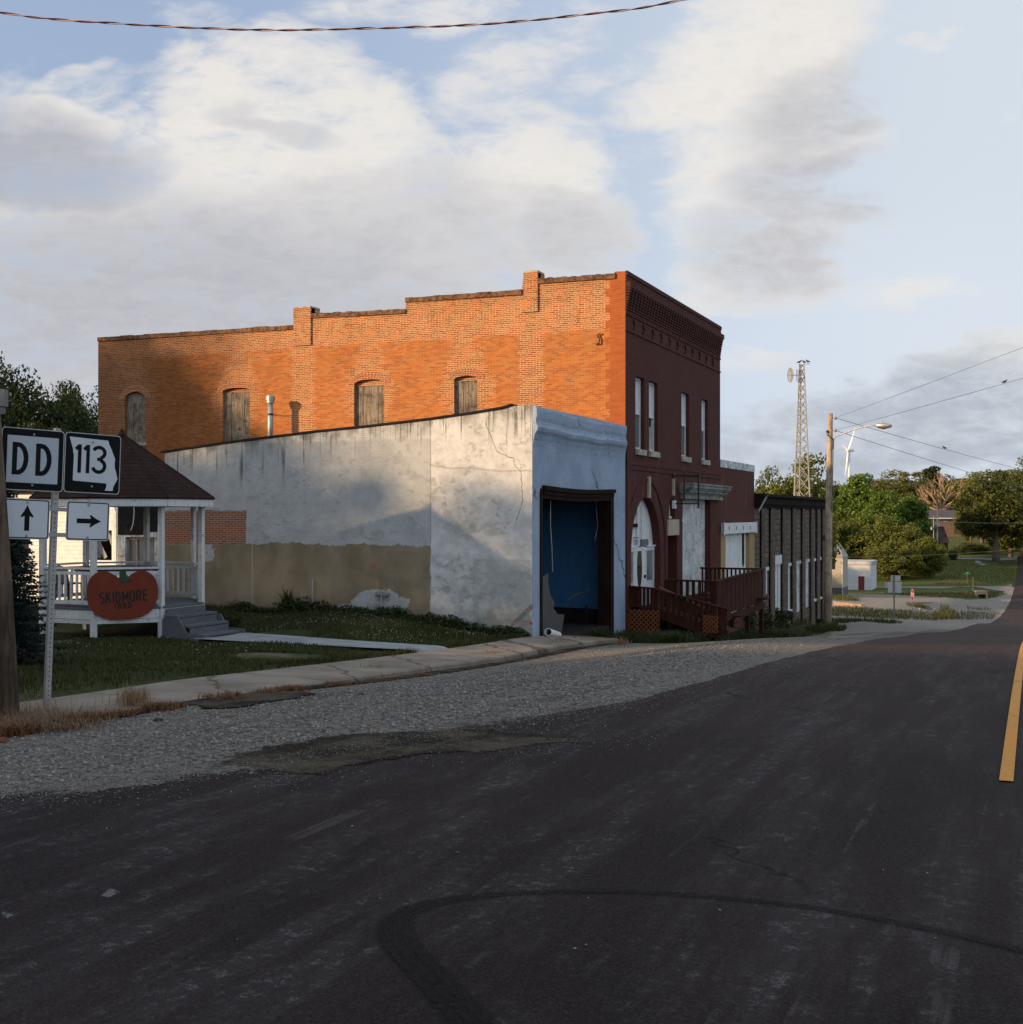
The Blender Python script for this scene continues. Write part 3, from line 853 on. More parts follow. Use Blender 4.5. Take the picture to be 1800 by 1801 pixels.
def m_white_wall(nb):
    p = nb.pos(); x, y, z = nb.xyz(p)
    fin = nb.noise(p, 34.0, 4, 0.7); mid = nb.noise(p, 3.2, 5, 0.65); big = nb.noise(p, 0.7, 4, 0.55)
    rag = (nb.noise(p, 2.6, 4, 0.65) - 0.5) * 0.16 + (nb.noise(p, 11.0, 4, 0.7) - 0.5) * 0.09     # ragged paint edges
    xr, zr = x + rag, z + rag
    xj = WW(758, 860)[0]                                   # upright joint where the new render begins
    bv = nb.vec(x, z, 0)
    _, bf = nb.brick(bv, (1, 1, 1), (1, 1, 1), (0, 0, 0), ms=0.008)
    bvis = nb.sm(x, xj + 0.02, xj - 0.02) * nb.sm(nb.noise(p, 1.3, 4, 0.6), 0.42, 0.62)           # brick courses ghosting through
    paint = nb.mix(nb.sm(mid, 0.28, 0.72), (0.42, 0.425, 0.42), (0.62, 0.62, 0.61))
    paint = nb.mix(nb.sm(big, 0.40, 0.66) * 0.55, paint, (0.335, 0.335, 0.315))
    paint = nb.mix(nb.sm(x, xj - 0.03, xj + 0.03) * 0.62, paint, nb.mix(nb.sm(mid, 0.3, 0.7), (0.54, 0.53, 0.50), (0.72, 0.70, 0.67)))
    # the older washed coat: greyer block between the ragged line under the eaves and the joint
    zt = WW(700, 778)[1]
    old = nb.sm(x, xj + 0.02, xj - 0.02) * nb.sm(zr, zt + 0.10, zt + 0.04)
    paint = nb.mix(old * 0.5, paint, nb.mix(nb.sm(big, 0.38, 0.62), (0.29, 0.30, 0.30), (0.45, 0.455, 0.45)))
    # scrubbed grey patches
    pk = nb.sm(nb.noise(nb.vec(x * 1.1, z * 1.6, 2.0), 1.1, 6, 0.7), 0.52, 0.62) * nb.sm(z, 0.4, -0.3)
    paint = nb.mix(pk * 0.55, paint, (0.33, 0.335, 0.315))
    fleck = nb.sm(nb.noise(nb.vec(x * 2.0, z * 9.0, 4.0), 2.2, 5, 0.7), 0.63, 0.70)
    paint = nb.mix(fleck * 0.6, paint, (0.26, 0.25, 0.225))
    paint = nb.mix(bvis * bf * 0.32, paint, (0.27, 0.265, 0.25))
    pl1 = nb.noise(nb.vec(x * 1.0, z * 1.4, 11.0), 4.2, 9, 0.72)                     # flaked-off coats with sharp edges
    pl = nb.sm(pl1 + (big - 0.5) * 0.5, 0.585, 0.60)
    paint = nb.mix(pl * 0.55, paint, nb.mix(nb.sm(fin, .35, .65), (0.25, 0.245, 0.225), (0.37, 0.365, 0.345)))
    pl2 = nb.sm(nb.noise(nb.vec(x * 1.6, z * 5.0, 21.0), 3.0, 8, 0.75), 0.655, 0.665) * nb.sm(x, xj, xj - 0.1)
    paint = nb.mix(pl2 * 0.8, paint, (0.15, 0.135, 0.115))
    rub = nb.vor(p + nb.noise(p, 4.0, 2) * 0.2, 1.1)
    paint = nb.mix(nb.sm(rub, 0.15, 0.06) * nb.sm(mid, .42, .6) * 0.6, paint, (0.30, 0.30, 0.285))
    # black runs coming down from the leaking roof edge
    zl = nb.math('MULTIPLY_ADD', x, 0.0853, 3.365)          # line of the roof edge
    depth = zl - z
    runs = None
    for sc, th, ln in ((4.0, 0.61, 1.3), (10.0, 0.60, 0.9), (22.0, 0.59, 0.5)):
        nz = nb.noise(nb.vec(x * sc, z * 0.10, sc), 1.0, 3, 0.6)
        ln_n = nb.noise(nb.vec(x * sc * 0.7, 0.0, sc + 3.0), 1.0, 2) * 1.9 * ln
        r = nb.sm(nz + (fin - 0.5) * 0.06, th - 0.01, th + 0.05) * nb.sm(depth - ln_n + (mid - 0.5) * 0.5, 0.05, -0.5 * ln)
        runs = r if runs is None else nb.mx(runs, r)
    paint = nb.mix(nb.math('MINIMUM', runs * nb.sm(big + (mid - 0.5) * 0.6, 0.3, 0.6) * 0.85 + nb.sm(depth, 0.45, -0.02) * nb.sm(nb.noise(nb.vec(x * 3, z * 2, 7), 1.0, 4), 0.42, 0.62) * 0.6, 0.85), paint, (0.085, 0.078, 0.062))
    # cracks in the render
    def crack(pts, w):
        t = None
        jx = x + (nb.noise(p, 9.0, 3) - 0.5) * 0.09; jz = z + (nb.noise(nb.vec(x, 5.0, z), 9.0, 3) - 0.5) * 0.09
        for (a, b), (c, d) in zip(pts[:-1], pts[1:]):
            dx, dz = c - a, d - b; L2 = dx * dx + dz * dz
            h = nb.math('ADD', ((jx - a) * dx + (jz - b) * dz) / L2, 0.0, clamp=True)
            ex, ez = jx - a - h * dx, jz - b - h * dz
            dd = nb.math('SQRT', ex * ex + ez * ez)
            t = dd if t is None else nb.mn(t, dd)
        return nb.sm(t, w, w * 0.35)
    c1 = crack([WW(758, 818), WW(790, 824), WW(830, 824), WW(880, 829), WW(933, 828)], 0.032)
    c2 = crack([WW(855, 745), WW(875, 795), WW(903, 806), WW(905, 818), WW(917, 830), WW(919, 880), WW(906, 925)], 0.012)
    paint = nb.mix(c1 * 0.42, paint, (0.26, 0.23, 0.19))
    paint = nb.mix(c2 * 0.8, paint, (0.14, 0.085, 0.06))
    # tan cement skirt
    tan = nb.mix(nb.sm(nb.noise(nb.vec(x, z * 0.6, 0), 1.3, 5, 0.6), 0.3, 0.7), (0.205, 0.160, 0.100), (0.305, 0.245, 0.165))
    tan = nb.mix(nb.sm(fin, 0.55, 0.8) * 0.3, tan, (0.36, 0.30, 0.22))
    tan = nb.mix(nb.sm(nb.noise(nb.vec(x * 1.3, z * .9, 3), 1.0, 4), 0.52, 0.66) * 0.5, tan, (0.17, 0.135, 0.09))
    seam = nb.sm(nb.math('ABSOLUTE', x - WW(444, 1000)[0]), 0.012, 0.005)
    tan = nb.mix(seam * 0.8, tan, (0.5, 0.47, 0.42))
    ztan = WW(500, 956)[1]
    mt = nb.sm(z + rag * 1.7, ztan + 0.012, ztan - 0.012) * nb.sm(x + rag * 1.3, xj + 0.015, xj - 0.015)
    # white showing where the cement has dropped off low down
    for a, b, w, h in ((668, 1062, 0.75, 0.36), (620, 1072, 0.45, 0.16), (520, 1072, 0.42, 0.14), (366, 972, 0.22, 0.24)):
        cx, cz = WW(a, b)
        ex, ez = (x + rag * 2.6 - cx) / w, (z + rag * 1.6 - cz) / h
        mt = mt * (1.0 - nb.sm(ex * ex + ez * ez, 1.06, 0.94))
    c = nb.mix(mt, paint, tan)
    # bare red brick where the paint has gone
    bc, bfc = nb.brick(bv, (0.33, 0.098, 0.040), (0.22, 0.066, 0.034), (0.40, 0.30, 0.22), ms=0.009)
    bc = nb.mix(nb.sm(fin, 0.5, 0.8) * 0.4, bc, (0.14, 0.055, 0.035))
    b0, b1 = WW(296, 957), WW(433, 902)
    mb_ = nb.box(xr, zr, b0[0] - 3, b1[0], b0[1] + 0.01, b1[1] + 0.05, 0.012)
    for a, b, w, h in ((420, 1078, 0.75, 0.12), (935, 1095, 0.05, 0.05), (565, 1082, 0.4, 0.12)):
        cx, cz = WW(a, b); ex, ez = (xr - cx) / w, (zr - cz) / h
        mb_ = nb.mx(mb_, nb.sm(ex * ex + ez * ez, 1.05, 0.95))
    cx, cz = WW(917, 1085)
    mb_ = nb.mx(mb_, nb.sm(nb.math('ABSOLUTE', (x - cx) * 0.9 - (z - cz)) + rag * 0.5, 0.07, 0.05) * nb.box(x, z, cx - .25, cx + 0.3, cz - 0.3, cz + 0.3))
    c = nb.mix(mb_, c, bc)
    sx, sz = WW(656, 996)
    c = nb.mix(nb.box(xr, zr, sx - 0.08, sx + 0.08, sz - 0.07, sz + 0.07) * 0.6, c, (0.42, 0.09, 0.05))
    # framed grey panel near the corner, and a paler ghost border
    g0, g1_ = WW(832, 1112), WW(934, 984)
    gp = nb.box(x + rag * 0.5, z + rag * 0.5, g0[0], g1_[0], g0[1] - 1, g1_[1], 0.04)
    c = nb.mix(gp * 0.55, c, nb.mix(nb.sm(mid, 0.35, 0.65), (0.27, 0.27, 0.25), (0.40, 0.40, 0.38)))
    # splash dirt at the foot
    c = nb.mix(nb.sm(z + (mid - 0.5) * 0.5, -1.95, -2.5) * 0.4, c, (0.16, 0.13, 0.095))
    jn = nb.sm(nb.math('ABSOLUTE', x - xj), 0.018, 0.006) * nb.sm(z, ztan, ztan + 0.05) * nb.sm(mid, 0.3, 0.5)
    c = nb.mix(jn * 0.45, c, (0.12, 0.11, 0.09))
    hgt = fin * 0.5 + mid * 0.5 - pl * 0.35 - pl2 * 0.5 + mt * 0.5 - mb_ * 0.8 - (c1 + c2) * 0.6 - bf * (bvis * 0.7 + mb_ * 0.5) - jn * 0.4
    return c, nb.bump(hgt, 0.5, 0.014)
M_WHITEWALL = material("whitewashed_wall", m_white_wall, 0.9, 0.15)

def m_blue(nb):
    p = nb.pos(); x, y, z = nb.xyz(p)
    big = nb.noise(p, 1.2, 4, 0.6)
    st = nb.noise(nb.vec(x, y, z * 0.5), 24.0, 5, 0.72)
    c = nb.mix(nb.sm(big, 0.3, 0.7), (0.280, 0.350, 0.455), (0.375, 0.455, 0.565))
    pit = nb.sm(st + (big - 0.5) * 0.2, 0.585, 0.68)
    c = nb.mix(pit * 0.75, c, (0.055, 0.075, 0.11))
    cr = nb.vor(p + nb.noise(p, 2.6, 3) * 0.35, 0.75, 'DISTANCE_TO_EDGE')
    ck = nb.sm(cr, 0.010, 0.003) * nb.sm(nb.noise(p, 0.9, 2), 0.47, 0.54)
    c = nb.mix(ck * 0.7, c, (0.05, 0.06, 0.075))
    dk = nb.sm(nb.noise(nb.vec(y * 2.0, z * 6.0, 0), 2.0, 5, 0.7), 0.55, 0.7) * nb.sm(z, 1.3, 1.7) * nb.sm(z, 2.3, 1.9)
    c = nb.mix(dk * 0.7, c, (0.05, 0.065, 0.09))
    return c, nb.bump(st * 1.3 + nb.noise(p, 55.0, 3) * 0.5 - ck, 0.9, 0.02)
M_BLUE = material("blue_stucco", m_blue, 0.9, 0.15)

M_BROWNWOOD = worn("dark_brown_timber", (0.022, 0.0115, 0.009), 0.35, 5, 0.9, 0.08, grain=2)
M_BLUEBOARD = worn("blue_painted_board", (0.062, 0.200, 0.42), 0.18, 4, 0.7, 0.25, grain=2, dirt=(0.03, 0.06, 0.1), dirt_amt=0.5)
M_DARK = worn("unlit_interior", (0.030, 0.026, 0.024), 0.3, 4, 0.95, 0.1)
M_BOARDS = worn("weathered_grey_boards", (0.205, 0.165, 0.125), 0.65, 5, 0.9, 0.1, grain=2, dirt=(0.045, 0.035, 0.028), dirt_amt=0.9, bump=0.6)
M_WHITEPAINT = worn("white_paint", (0.70, 0.71, 0.71), 0.22, 7, 0.6, 0.3, dirt=(0.32, 0.31, 0.29), dirt_amt=0.5)
M_PEELING = worn("peeling_white_paint", (0.56, 0.57, 0.56), 0.4, 6, 0.75, 0.2, grain=2, dirt=(0.16, 0.13, 0.10), dirt_amt=0.9, bump=0.5)
M_STONE = worn("pale_stone", (0.42, 0.40, 0.34), 0.35, 6, 0.85, 0.2, dirt=(0.16, 0.14, 0.11), dirt_amt=0.7)
M_CREAM = worn("cream_stone", (0.44, 0.38, 0.27), 0.25, 6, 0.8, 0.2)
M_TAR = worn("black_roofing", (0.022, 0.020, 0.019), 0.35, 6, 0.9, 0.08)
M_IRON = worn("rusty_black_iron", (0.030, 0.018, 0.014), 0.4, 12, 0.6, 0.4)
M_SCREEN = worn("grey_insect_screen", (0.115, 0.125, 0.122), 0.2, 5, 0.55, 0.4)
M_SKYPANE = worn("pale_sky_pane", (0.76, 0.79, 0.82), 0.10, 3, 0.35, 0.4)  # pale colour stands in for sky reflected in the upper panes
M_GLASSDK = worn("dark_window_glass", (0.020, 0.024, 0.026), 0.2, 3, 0.08, 0.6)
M_CURTAIN = worn("curtained_pane", (0.16, 0.17, 0.18), 0.35, 5, 0.15, 0.6, grain=2)
M_GALV = worn("galvanised_metal", (0.40, 0.40, 0.395), 0.25, 9, 0.45, 0.5, metallic=0.5)
M_COPING = worn("sooty_brick_coping", (0.16, 0.085, 0.05), 0.6, 9, 0.95, 0.1, dirt=(0.03, 0.026, 0.022), dirt_amt=0.9, bump=0.6)

# =================================================================== 1. whitewashed shop
YB = YR                                                     # it fills the gap up to the brick block
shop = thing("shop_building", "single storey whitewashed shop with blue stucco front and gaping doorway", "building", (-14, 29, g1(-10.6, 26)))
top_px = [(284, 797), (330, 790), (400, 780), (470, 771), (560, 760), (640, 752), (700, 745), (760, 738), (830, 728), (884, 719), (900, 714), (935, 712.5)]
top = [WW(*p) for p in top_px]
XL = WW(290, 900)[0]; XC = XF
gz = g1(-12, 25.5) - 0.6
outl = [(XL, gz), (XC, gz), (XC, top[-1][1])] + [t for t in reversed(top[1:-1])] + [(XL, top[0][1])]
outl = [(min(a, XF - 0.004), b) for a, b in outl]
MB().panel(outl, [], FY(YW), 0.0, 0.30, 0, 0).build("side_wall", M_WHITEWALL, shop)
# roof covering, sloping to the rear, its black felt edge lapping the wall
rf = MB()
for a, b in zip(top[:-2], top[1:-1]):
    vs = [(a[0], YW - 0.05, a[1] + 0.004), (b[0], YW - 0.05, b[1] + 0.004), (b[0], YW - 0.05, b[1] + 0.05), (a[0], YW - 0.05, a[1] + 0.05)]
    vs += [(x, YB, z) for x, y, z in vs]
    rf.add(vs, [(0, 1, 2, 3), (3, 2, 6, 7), (0, 4, 5, 1), (4, 7, 6, 5)])
rf.build("roof", M_TAR, shop)

# street front with its doorway
zt0, zt1 = FR(937, 713)[1], FR(1092, 747)[1]
d0, d1 = FR(950, 861), FR(1078, 868)
fgz = g1(-10.5, 30) - 0.5
front = [(YW + 0.002, fgz), (YB - 0.02, fgz), (YB - 0.02, zt1), (29.5, zt1 + 0.01), (28.0, (zt0 + zt1) / 2), (YW + 0.4, zt0), (YW + 0.002, zt0)]
fl = g1(-10.46, 28) + 0.10
hole = [(d0[0], fgz + 0.02), (d1[0], fgz + 0.02), (d1[0], d1[1] + 0.02), ((d0[0] + d1[0]) / 2, d0[1] - 0.02), (d0[0], d0[1] + 0.03)]
MB().panel(front, [hole], FX(XF), 0.0, 0.34, 0, 0, sides=False).build("front_wall", M_BLUE, shop)
# moulded cornice run along the top, sagging a little
prof = [(0.0, -0.95), (0.03, -0.80), (0.10, -0.66), (0.19, -0.58), (0.22, -0.50), (0.19, -0.46), (0.14, -0.42), (0.12, -0.34), (0.155, -0.24), (0.165, -0.08), (0.13, 0.0), (-0.003, 0.0)]
co = MB(); nY = 26
for i in range(nY + 1):
    y = YW + 0.004 + (YB - YW - 0.03) * i / nY; t = i / nY
    zz = zt0 + (zt1 - zt0) * t - 0.06 * math.sin(math.pi * t)
    for w, h in prof:
        co.v.append((XF + 0.002 + w * 0.62 * (1.0 - 0.55 * max(0.0, (t - 0.85) / 0.15)) + 0.006 * math.sin(y * 7 + h * 9), y, zz + h * 0.95 + 0.012 * math.sin(y * 3.1)))
m_ = len(prof)
for i in range(nY):
    for j in range(m_ - 1): co.f.append((i * m_ + j, (i + 1) * m_ + j, (i + 1) * m_ + j + 1, i * m_ + j + 1)); co.m.append(0)
co.f.append(tuple(range(m_))); co.f.append(tuple(nY * m_ + j for j in range(m_ - 1, -1, -1))); co.m += [0, 0]
co.build("cornice", M_BLUE, shop)
# doorway timber
MB().box(XF - 0.22, XF + 0.03, d0[0] - 0.02, d0[0] + 0.10, fl - 0.2, d0[1] - 0.04).build("door_post", M_BROWNWOOD, shop)
MB().box(XF - 0.30, XF - 0.05, d0[0] + 0.22, d0[0] + 0.29, fl - 0.2, d0[1] - 0.06).build("door_post", M_BROWNWOOD, shop)
MB().box(XF - 0.34, XF + 0.03, d1[0] - 0.22, d1[0] + 0.02, fl - 0.35, d1[1] - 0.04).build("door_post", M_BROWNWOOD, shop)
lin = MB(); N = 14
for k, (z0, z1, wx) in enumerate(((0.0, 0.10, 0.10), (-0.10, 0.0, 0.05), (-0.2, -0.10, 0.02))):
    for i in range(N):
        ya, yb = [d0[0] + 0.12 + (d1[0] + 0.0 - d0[0] - 0.12) * j / N for j in (i, i + 1)]
        sg = [-0.05 * math.sin(math.pi * min(1, j / N * 1.05)) for j in (i, i + 1)]
        za = d0[1] + 0.0
        vs = [(XF - 0.3, ya, za + z0 + sg[0]), (XF + wx, ya, za + z0 + sg[0]), (XF + wx, ya, za + z1 + sg[0]), (XF - 0.3, ya, za + z1 + sg[0])]
        vs += [(XF - 0.3, yb, za + z0 + sg[1]), (XF + wx, yb, za + z0 + sg[1]), (XF + wx, yb, za + z1 + sg[1]), (XF - 0.3, yb, za + z1 + sg[1])]
        lin.add(vs, [(0, 1, 2, 3), (7, 6, 5, 4), (0, 4, 5, 1), (1, 5, 6, 2), (2, 6, 7, 3), (3, 7, 4, 0)])
lin.build("door_lintel", M_BROWNWOOD, shop)
# the blue far wall of the emptied shop, seen through the opening, with its battens
YP = YB - 0.36
zb = at(1050, 1073, 33.6).z
bl = MB()
bl.panel([(XF - 7.0, zb + 0.10), (XF - 0.37, zb), (XF - 0.37, 1.15), (XF - 7.0, 1.15)], [], FY(YP), 0, 0.03)
q = on_y(1058, 950, YP); bl.box(q.x - 0.03, q.x + 0.03, YP - 0.03, YP, zb + 0.01, 1.14)
q1, q2 = on_y(950, 1002, YP), on_y(1046, 1003, YP); bl.box(q1.x, q2.x, YP - 0.02, YP, q2.z - 0.02, q2.z + 0.02)
q = on_y(1000, 1060, YP); bl.box(XF - 4.0, XF - 0.4, YP - 0.015, YP, q.z - 0.015, q.z + 0.015)
bl.build("partition", M_BLUEBOARD, shop)
M_SCRATCH = worn("pale_scratched_edge", (0.30, 0.25, 0.18), 0.3, 9, 0.9)
sc = MB()
for (xa, ya), (xb, yb) in (((1000, 1054), (1012, 1046)), ((1012, 1046), (1026, 1041)), ((1030, 1039), (1036, 1036))):
    sc.bar(on_y(xa, ya, YP - 0.01), on_y(xb, yb, YP - 0.01), 0.05, 0.01, up=(0, 1, 0))
sc.build("torn_edge", M_SCRATCH, shop)
for k, (xa, yy) in enumerate(((969, 27.4), (1050, 31.2))):
    p0 = on_y(xa, 866, yy); ln = (1.9, 1.3)[k]
    MB().tube([p0 + Vector((0, 0, 0.3)), p0 - Vector((0.01, 0, ln * 0.4)), p0 - Vector((-0.03, 0, ln * 0.7)), p0 - Vector((-0.05 if k == 0 else 0.06, 0, ln))], 0.010, 5).build("loose_wire", M_STONE, shop)
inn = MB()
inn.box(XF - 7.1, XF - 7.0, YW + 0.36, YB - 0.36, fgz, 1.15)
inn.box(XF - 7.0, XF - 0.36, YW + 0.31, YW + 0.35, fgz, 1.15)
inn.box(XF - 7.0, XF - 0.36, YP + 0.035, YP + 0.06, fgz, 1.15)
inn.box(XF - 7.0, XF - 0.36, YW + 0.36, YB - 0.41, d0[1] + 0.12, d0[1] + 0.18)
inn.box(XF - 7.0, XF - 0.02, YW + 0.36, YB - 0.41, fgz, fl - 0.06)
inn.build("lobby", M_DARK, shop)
# torn dark sheet leaning in the opening
q0 = at(958, 1074, 29.3)
sheet = [(d0[0] + 0.3, fl - 0.05), (d0[0] + 2.1, fl - 0.05), (d0[0] + 2.45, fl + 0.42), (d0[0] + 2.0, fl + 0.46), (d0[0] + 1.75, fl + 0.62), (d0[0] + 1.86, fl + 0.75), (d0[0] + 1.62, fl + 0.95),
         (d0[0] + 1.55, fl + 1.28), (d0[0] + 1.62, fl + 1.48), (d0[0] + 0.9, fl + 1.36), (d0[0] + 0.3, fl + 1.30)]
MB().panel(sheet, [], lambda u, v, w: (XF - 0.42 + (fl + 1.4 - v) * 0.10 + w, u, v), 0.0, 0.015).build("torn_panel", worn("dark_grey_sheet", (0.062, 0.058, 0.056), 0.3, 4, 0.6, 0.3), shop)
q = on_y(1031, 1065, 31.0); MB().bar((q.x, 31.0, fl - 0.1), (q.x, 31.0, q.z), 0.06).build("stud", M_BROWNWOOD, shop)
# corner: chipped plinth block at the foot of the side wall
# vent flue on the roof, strapped to the brick wall behind
fx, fzt = RW(482, 706)
FY0 = YR - 0.50
pf = on_y(476, 703, FY0); pb = on_y(478, 770, FY0)
flue = MB().tube([(pf.x, FY0, pb.z - 0.4), (pf.x, FY0, pf.z - 0.05)], 0.085, 14)
flue.build("flue", M_GALV, shop, smooth=True)
fc = MB()
for z0, z1, r in ((-0.10, -0.02, 0.12), (-0.02, 0.09, 0.145), (0.09, 0.12, 0.12)):
    fc.tube([(pf.x, FY0, pf.z + z0), (pf.x, FY0, pf.z + z1)], r, 14)
fc.build("flue_cap", M_GALV, shop)
fs = MB()
zc_ = on_y(476, 729, FY0).z
fs.tube([(pf.x, FY0, zc_ - 0.03), (pf.x, FY0, zc_ + 0.03)], 0.093, 14)
fs.bar((pf.x + 0.08, FY0, zc_ - 0.02), (pf.x + 0.42, YR, zc_ - 0.06), 0.012); fs.bar((pf.x + 0.08, FY0, zc_ + 0.0), (pf.x + 0.44, YR, zc_ - 0.02), 0.012)
fs.build("flue_strap", M_IRON, shop)
# gas meter pipes at the foot of the side wall
gm = MB(); g_ = on_y(672, 1044, YW - 0.10)
for dx in (-0.10, 0.10):
    gm.tube([(g_.x + dx, YW - 0.12, g_.z - 0.03), (g_.x + dx, YW - 0.02, g_.z + 0.02)], 0.07, 10)
    gm.tube([(g_.x + dx, YW - 0.17, g_.z - 0.05), (g_.x + dx, YW - 0.11, g_.z - 0.03)], 0.045, 10)
gm.tube([(g_.x, YW - 0.12, g_.z), (g_.x, YW - 0.12, g1(g_.x, YW - 0.1))], 0.022, 8)
gm.bar((g_.x - 0.15, YW - 0.12, g_.z), (g_.x + 0.15, YW - 0.12, g_.z), 0.03)
gm.build("gas_regulator", M_GALV, shop)
# slender upright pipe to its left
sp = on_y(550, 1062, YW - 0.05)
MB().tube([(sp.x, YW - 0.05, g1(sp.x, YW)), (sp.x, YW - 0.05, on_y(550, 1018, YW).z)], 0.018, 6).build("conduit", M_GALV, shop)
# rear lean-to of the same shop, behind the gazebo: black felt above, flaking white below, one window
XA0, XA1 = WW(203, 950)[0], XL - 0.002
aw_t = WW(240, 872)[1]; am = WW(240, 940)[1]
w0, w1 = WW(218, 1000), WW(270, 945)
lean = MB()
lean.panel([(XA0, gz), (XA1, gz), (XA1, am + 0.08), (XA1 - 0.5, am + 0.06), (XA1 - 0.75, am - 0.02), (XA0, am - 0.03)], [rect((w0[0], w1[1]), (w1[0], w0[1]))], FY(YW + 0.05), 0, 0.25)
lean.build("rear_wall", M_PEELING, shop)
MB().panel([(XA0, am - 0.02), (XA1 - 0.75, am - 0.01), (XA1 - 0.5, am + 0.07), (XA1, am + 0.09), (XA1, aw_t + 0.5), (XA0, aw_t + 0.2)], [], FY(YW + 0.10), 0, 0.2).build("felt_cladding", M_TAR, shop)
fr_ = MB()
for a, b, c_, d_ in ((w0[0], w0[0] + 0.07, w0[1], w1[1]), (w1[0] - 0.05, w1[0], w0[1], w1[1]), (w0[0] + 0.07, w1[0] - 0.05, w1[1] - 0.07, w1[1]), (w0[0] + .3, w0[0] + .34, w0[1], w1[1] - .07)):
    fr_.box(a, b, YW + 0.13, YW + 0.20, c_, d_)
win = fr_.build("window", worn("tan_window_frame", (0.30, 0.25, 0.19), 0.3, 6), shop)
MB().box(w0[0] + 0.07, w1[0] - 0.05, YW + 0.17, YW + 0.19, w0[1], w1[1] - 0.07).build("pane", M_CURTAIN, win)
wr = MB(); q = WW(236, 900)
wr.tube([(q[0], YW - 0.06, aw_t + .1), (q[0] + 0.05, YW - 0.05, q[1]), (q[0] + 0.02, YW - 0.05, WW(238, 920)[1]), (q[0] - 0.06, YW - 0.05, WW(234, 933)[1])], 0.012, 5)
wr.build("loose_cable", M_WHITEPAINT, shop)
# plain back walls so that the shop is a closed box
bk = MB()
bk.box(XA0 - 0.0, XA0 + 0.2, YW + 0.31, YB - 0.01, gz, aw_t)
bk.build("back_wall", M_WHITEPAINT, shop)

# =================================================================== 2. two-storey brick block
blk = thing("brick_building", "two storey red brick commercial block with stepped parapet and corbelled cornice", "building", (-20, 38, g1(-10.6, 38)))
par_px = [(173, 594), (518, 572), (518, 543), (548, 541), (548, 552.5), (714, 544), (714, 524.5), (918, 510.5), (922, 480), (947, 479), (947, 491), (1083, 482), (1083, 477.5), (1098, 477)]
par = [RW(*p) for p in par_px]
XE = RW(173, 600)[0]
side = [(XE, gz), (XF - 0.003, gz), (XF - 0.003, par[-1][1])] + [p for p in reversed(par[:-1])]
holes = []; boards = []
for x0, x1, yt, ya, yb in ((220, 256, 702, 689, 780), (392, 440, 689, 682, 800), (623, 676, 677, 667, 770), (799, 840, 668, 661, 745)):
    a, b = RW(x0, yt), RW(x1, yt); zb_ = RW(x0, yb)[1]
    zs, zc2 = a[1], RW((x0 + x1) / 2, ya)[1]
    mid_, hw, hh = (a[0] + b[0]) / 2, (b[0] - a[0]) / 2, zc2 - zs
    top_ = [(mid_ + hw * math.cos(t), zs + hh * math.sin(t)) for t in [math.pi * k / 12 for k in range(13)]]
    holes.append([(a[0], zb_), (b[0], zb_)] + top_)
    boards.append((a[0], b[0], zb_, zs, zc2, mid_, hw, hh))
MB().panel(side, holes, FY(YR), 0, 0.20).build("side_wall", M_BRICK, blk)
M_ARCH = brick_front((0.44, 0.135, 0.045), (0.32, 0.090, 0.035), (0.56, 0.38, 0.23), "arch_brick", False)
for k, (xa, xb, zb_, zs, zt_, mid_, hw, hh) in enumerate(boards):
    mb = MB(); n = 3 if k in (0, 3) else 4
    wdt = (xb - xa) / n; wtop = zs - (0.06 if k else -0.14)
    for i in range(n):
        mb.box(xa + i * wdt + 0.006, xa + (i + 1) * wdt - 0.006, YR + 0.10 + 0.008 * (i % 2), YR + 0.14, zb_, wtop)
    mb.box(xa, xb, YR + 0.09, YR + 0.115, wtop, wtop + 0.035)
    w_ = mb.build("boarded_window", M_BOARDS, blk)
    ar = MB()                                               # tympanum closing the arch, and the ring of soldier bricks
    ar.panel([(xa, wtop)] + [(xb, wtop)] + [(mid_ + hw * math.cos(t), zs + hh * math.sin(t)) for t in [math.pi * i / 12 for i in range(13)]], [], FY(YR + 0.12), 0, 0.03)
    ar.build("tympanum", M_BRICK, w_)
    rg = MB(); nb_k = 18
    a0 = 0.5 if k else 0.0
    for i in range(nb_k):
        t0, t1 = [math.pi - math.pi * (j / nb_k) for j in (i + 0.06, i + 0.94)]
        for r0, r1 in ((1.0, 1.0 + 0.11 / hw), (1.0 + 0.122 / hw, 1.0 + 0.23 / hw)):
            def P(t, r): return (mid_ + hw * r * math.cos(t), zs + (hh + (r - 1) * hw) * math.sin(t))
            rg.panel([P(t0, r0), P(t1, r0), P(t1, r1), P(t0, r1)], [], FY(YR), 0.012, 0.012, back=False)
    rg.build("arch_ring", M_ARCH, w_)
    if k == 0:
        MB().box(xa - 0.04, xb + 0.06, YR - 0.05, YR + 0.08, zb_ - 0.08, zb_ + 0.02).build("sill", M_STONE, w_)
    if k == 3:
        s_ = MB(); zz = zs - 0.14
        s_.add([(mid_ - 0.02, YR + 0.085, zz - .05), (mid_ + 0.1, YR + 0.085, zz - .05), (mid_ + 0.1, YR + 0.085, zz + .03), (mid_ - 0.02, YR + 0.085, zz + .03)], [(0, 1, 2, 3)])
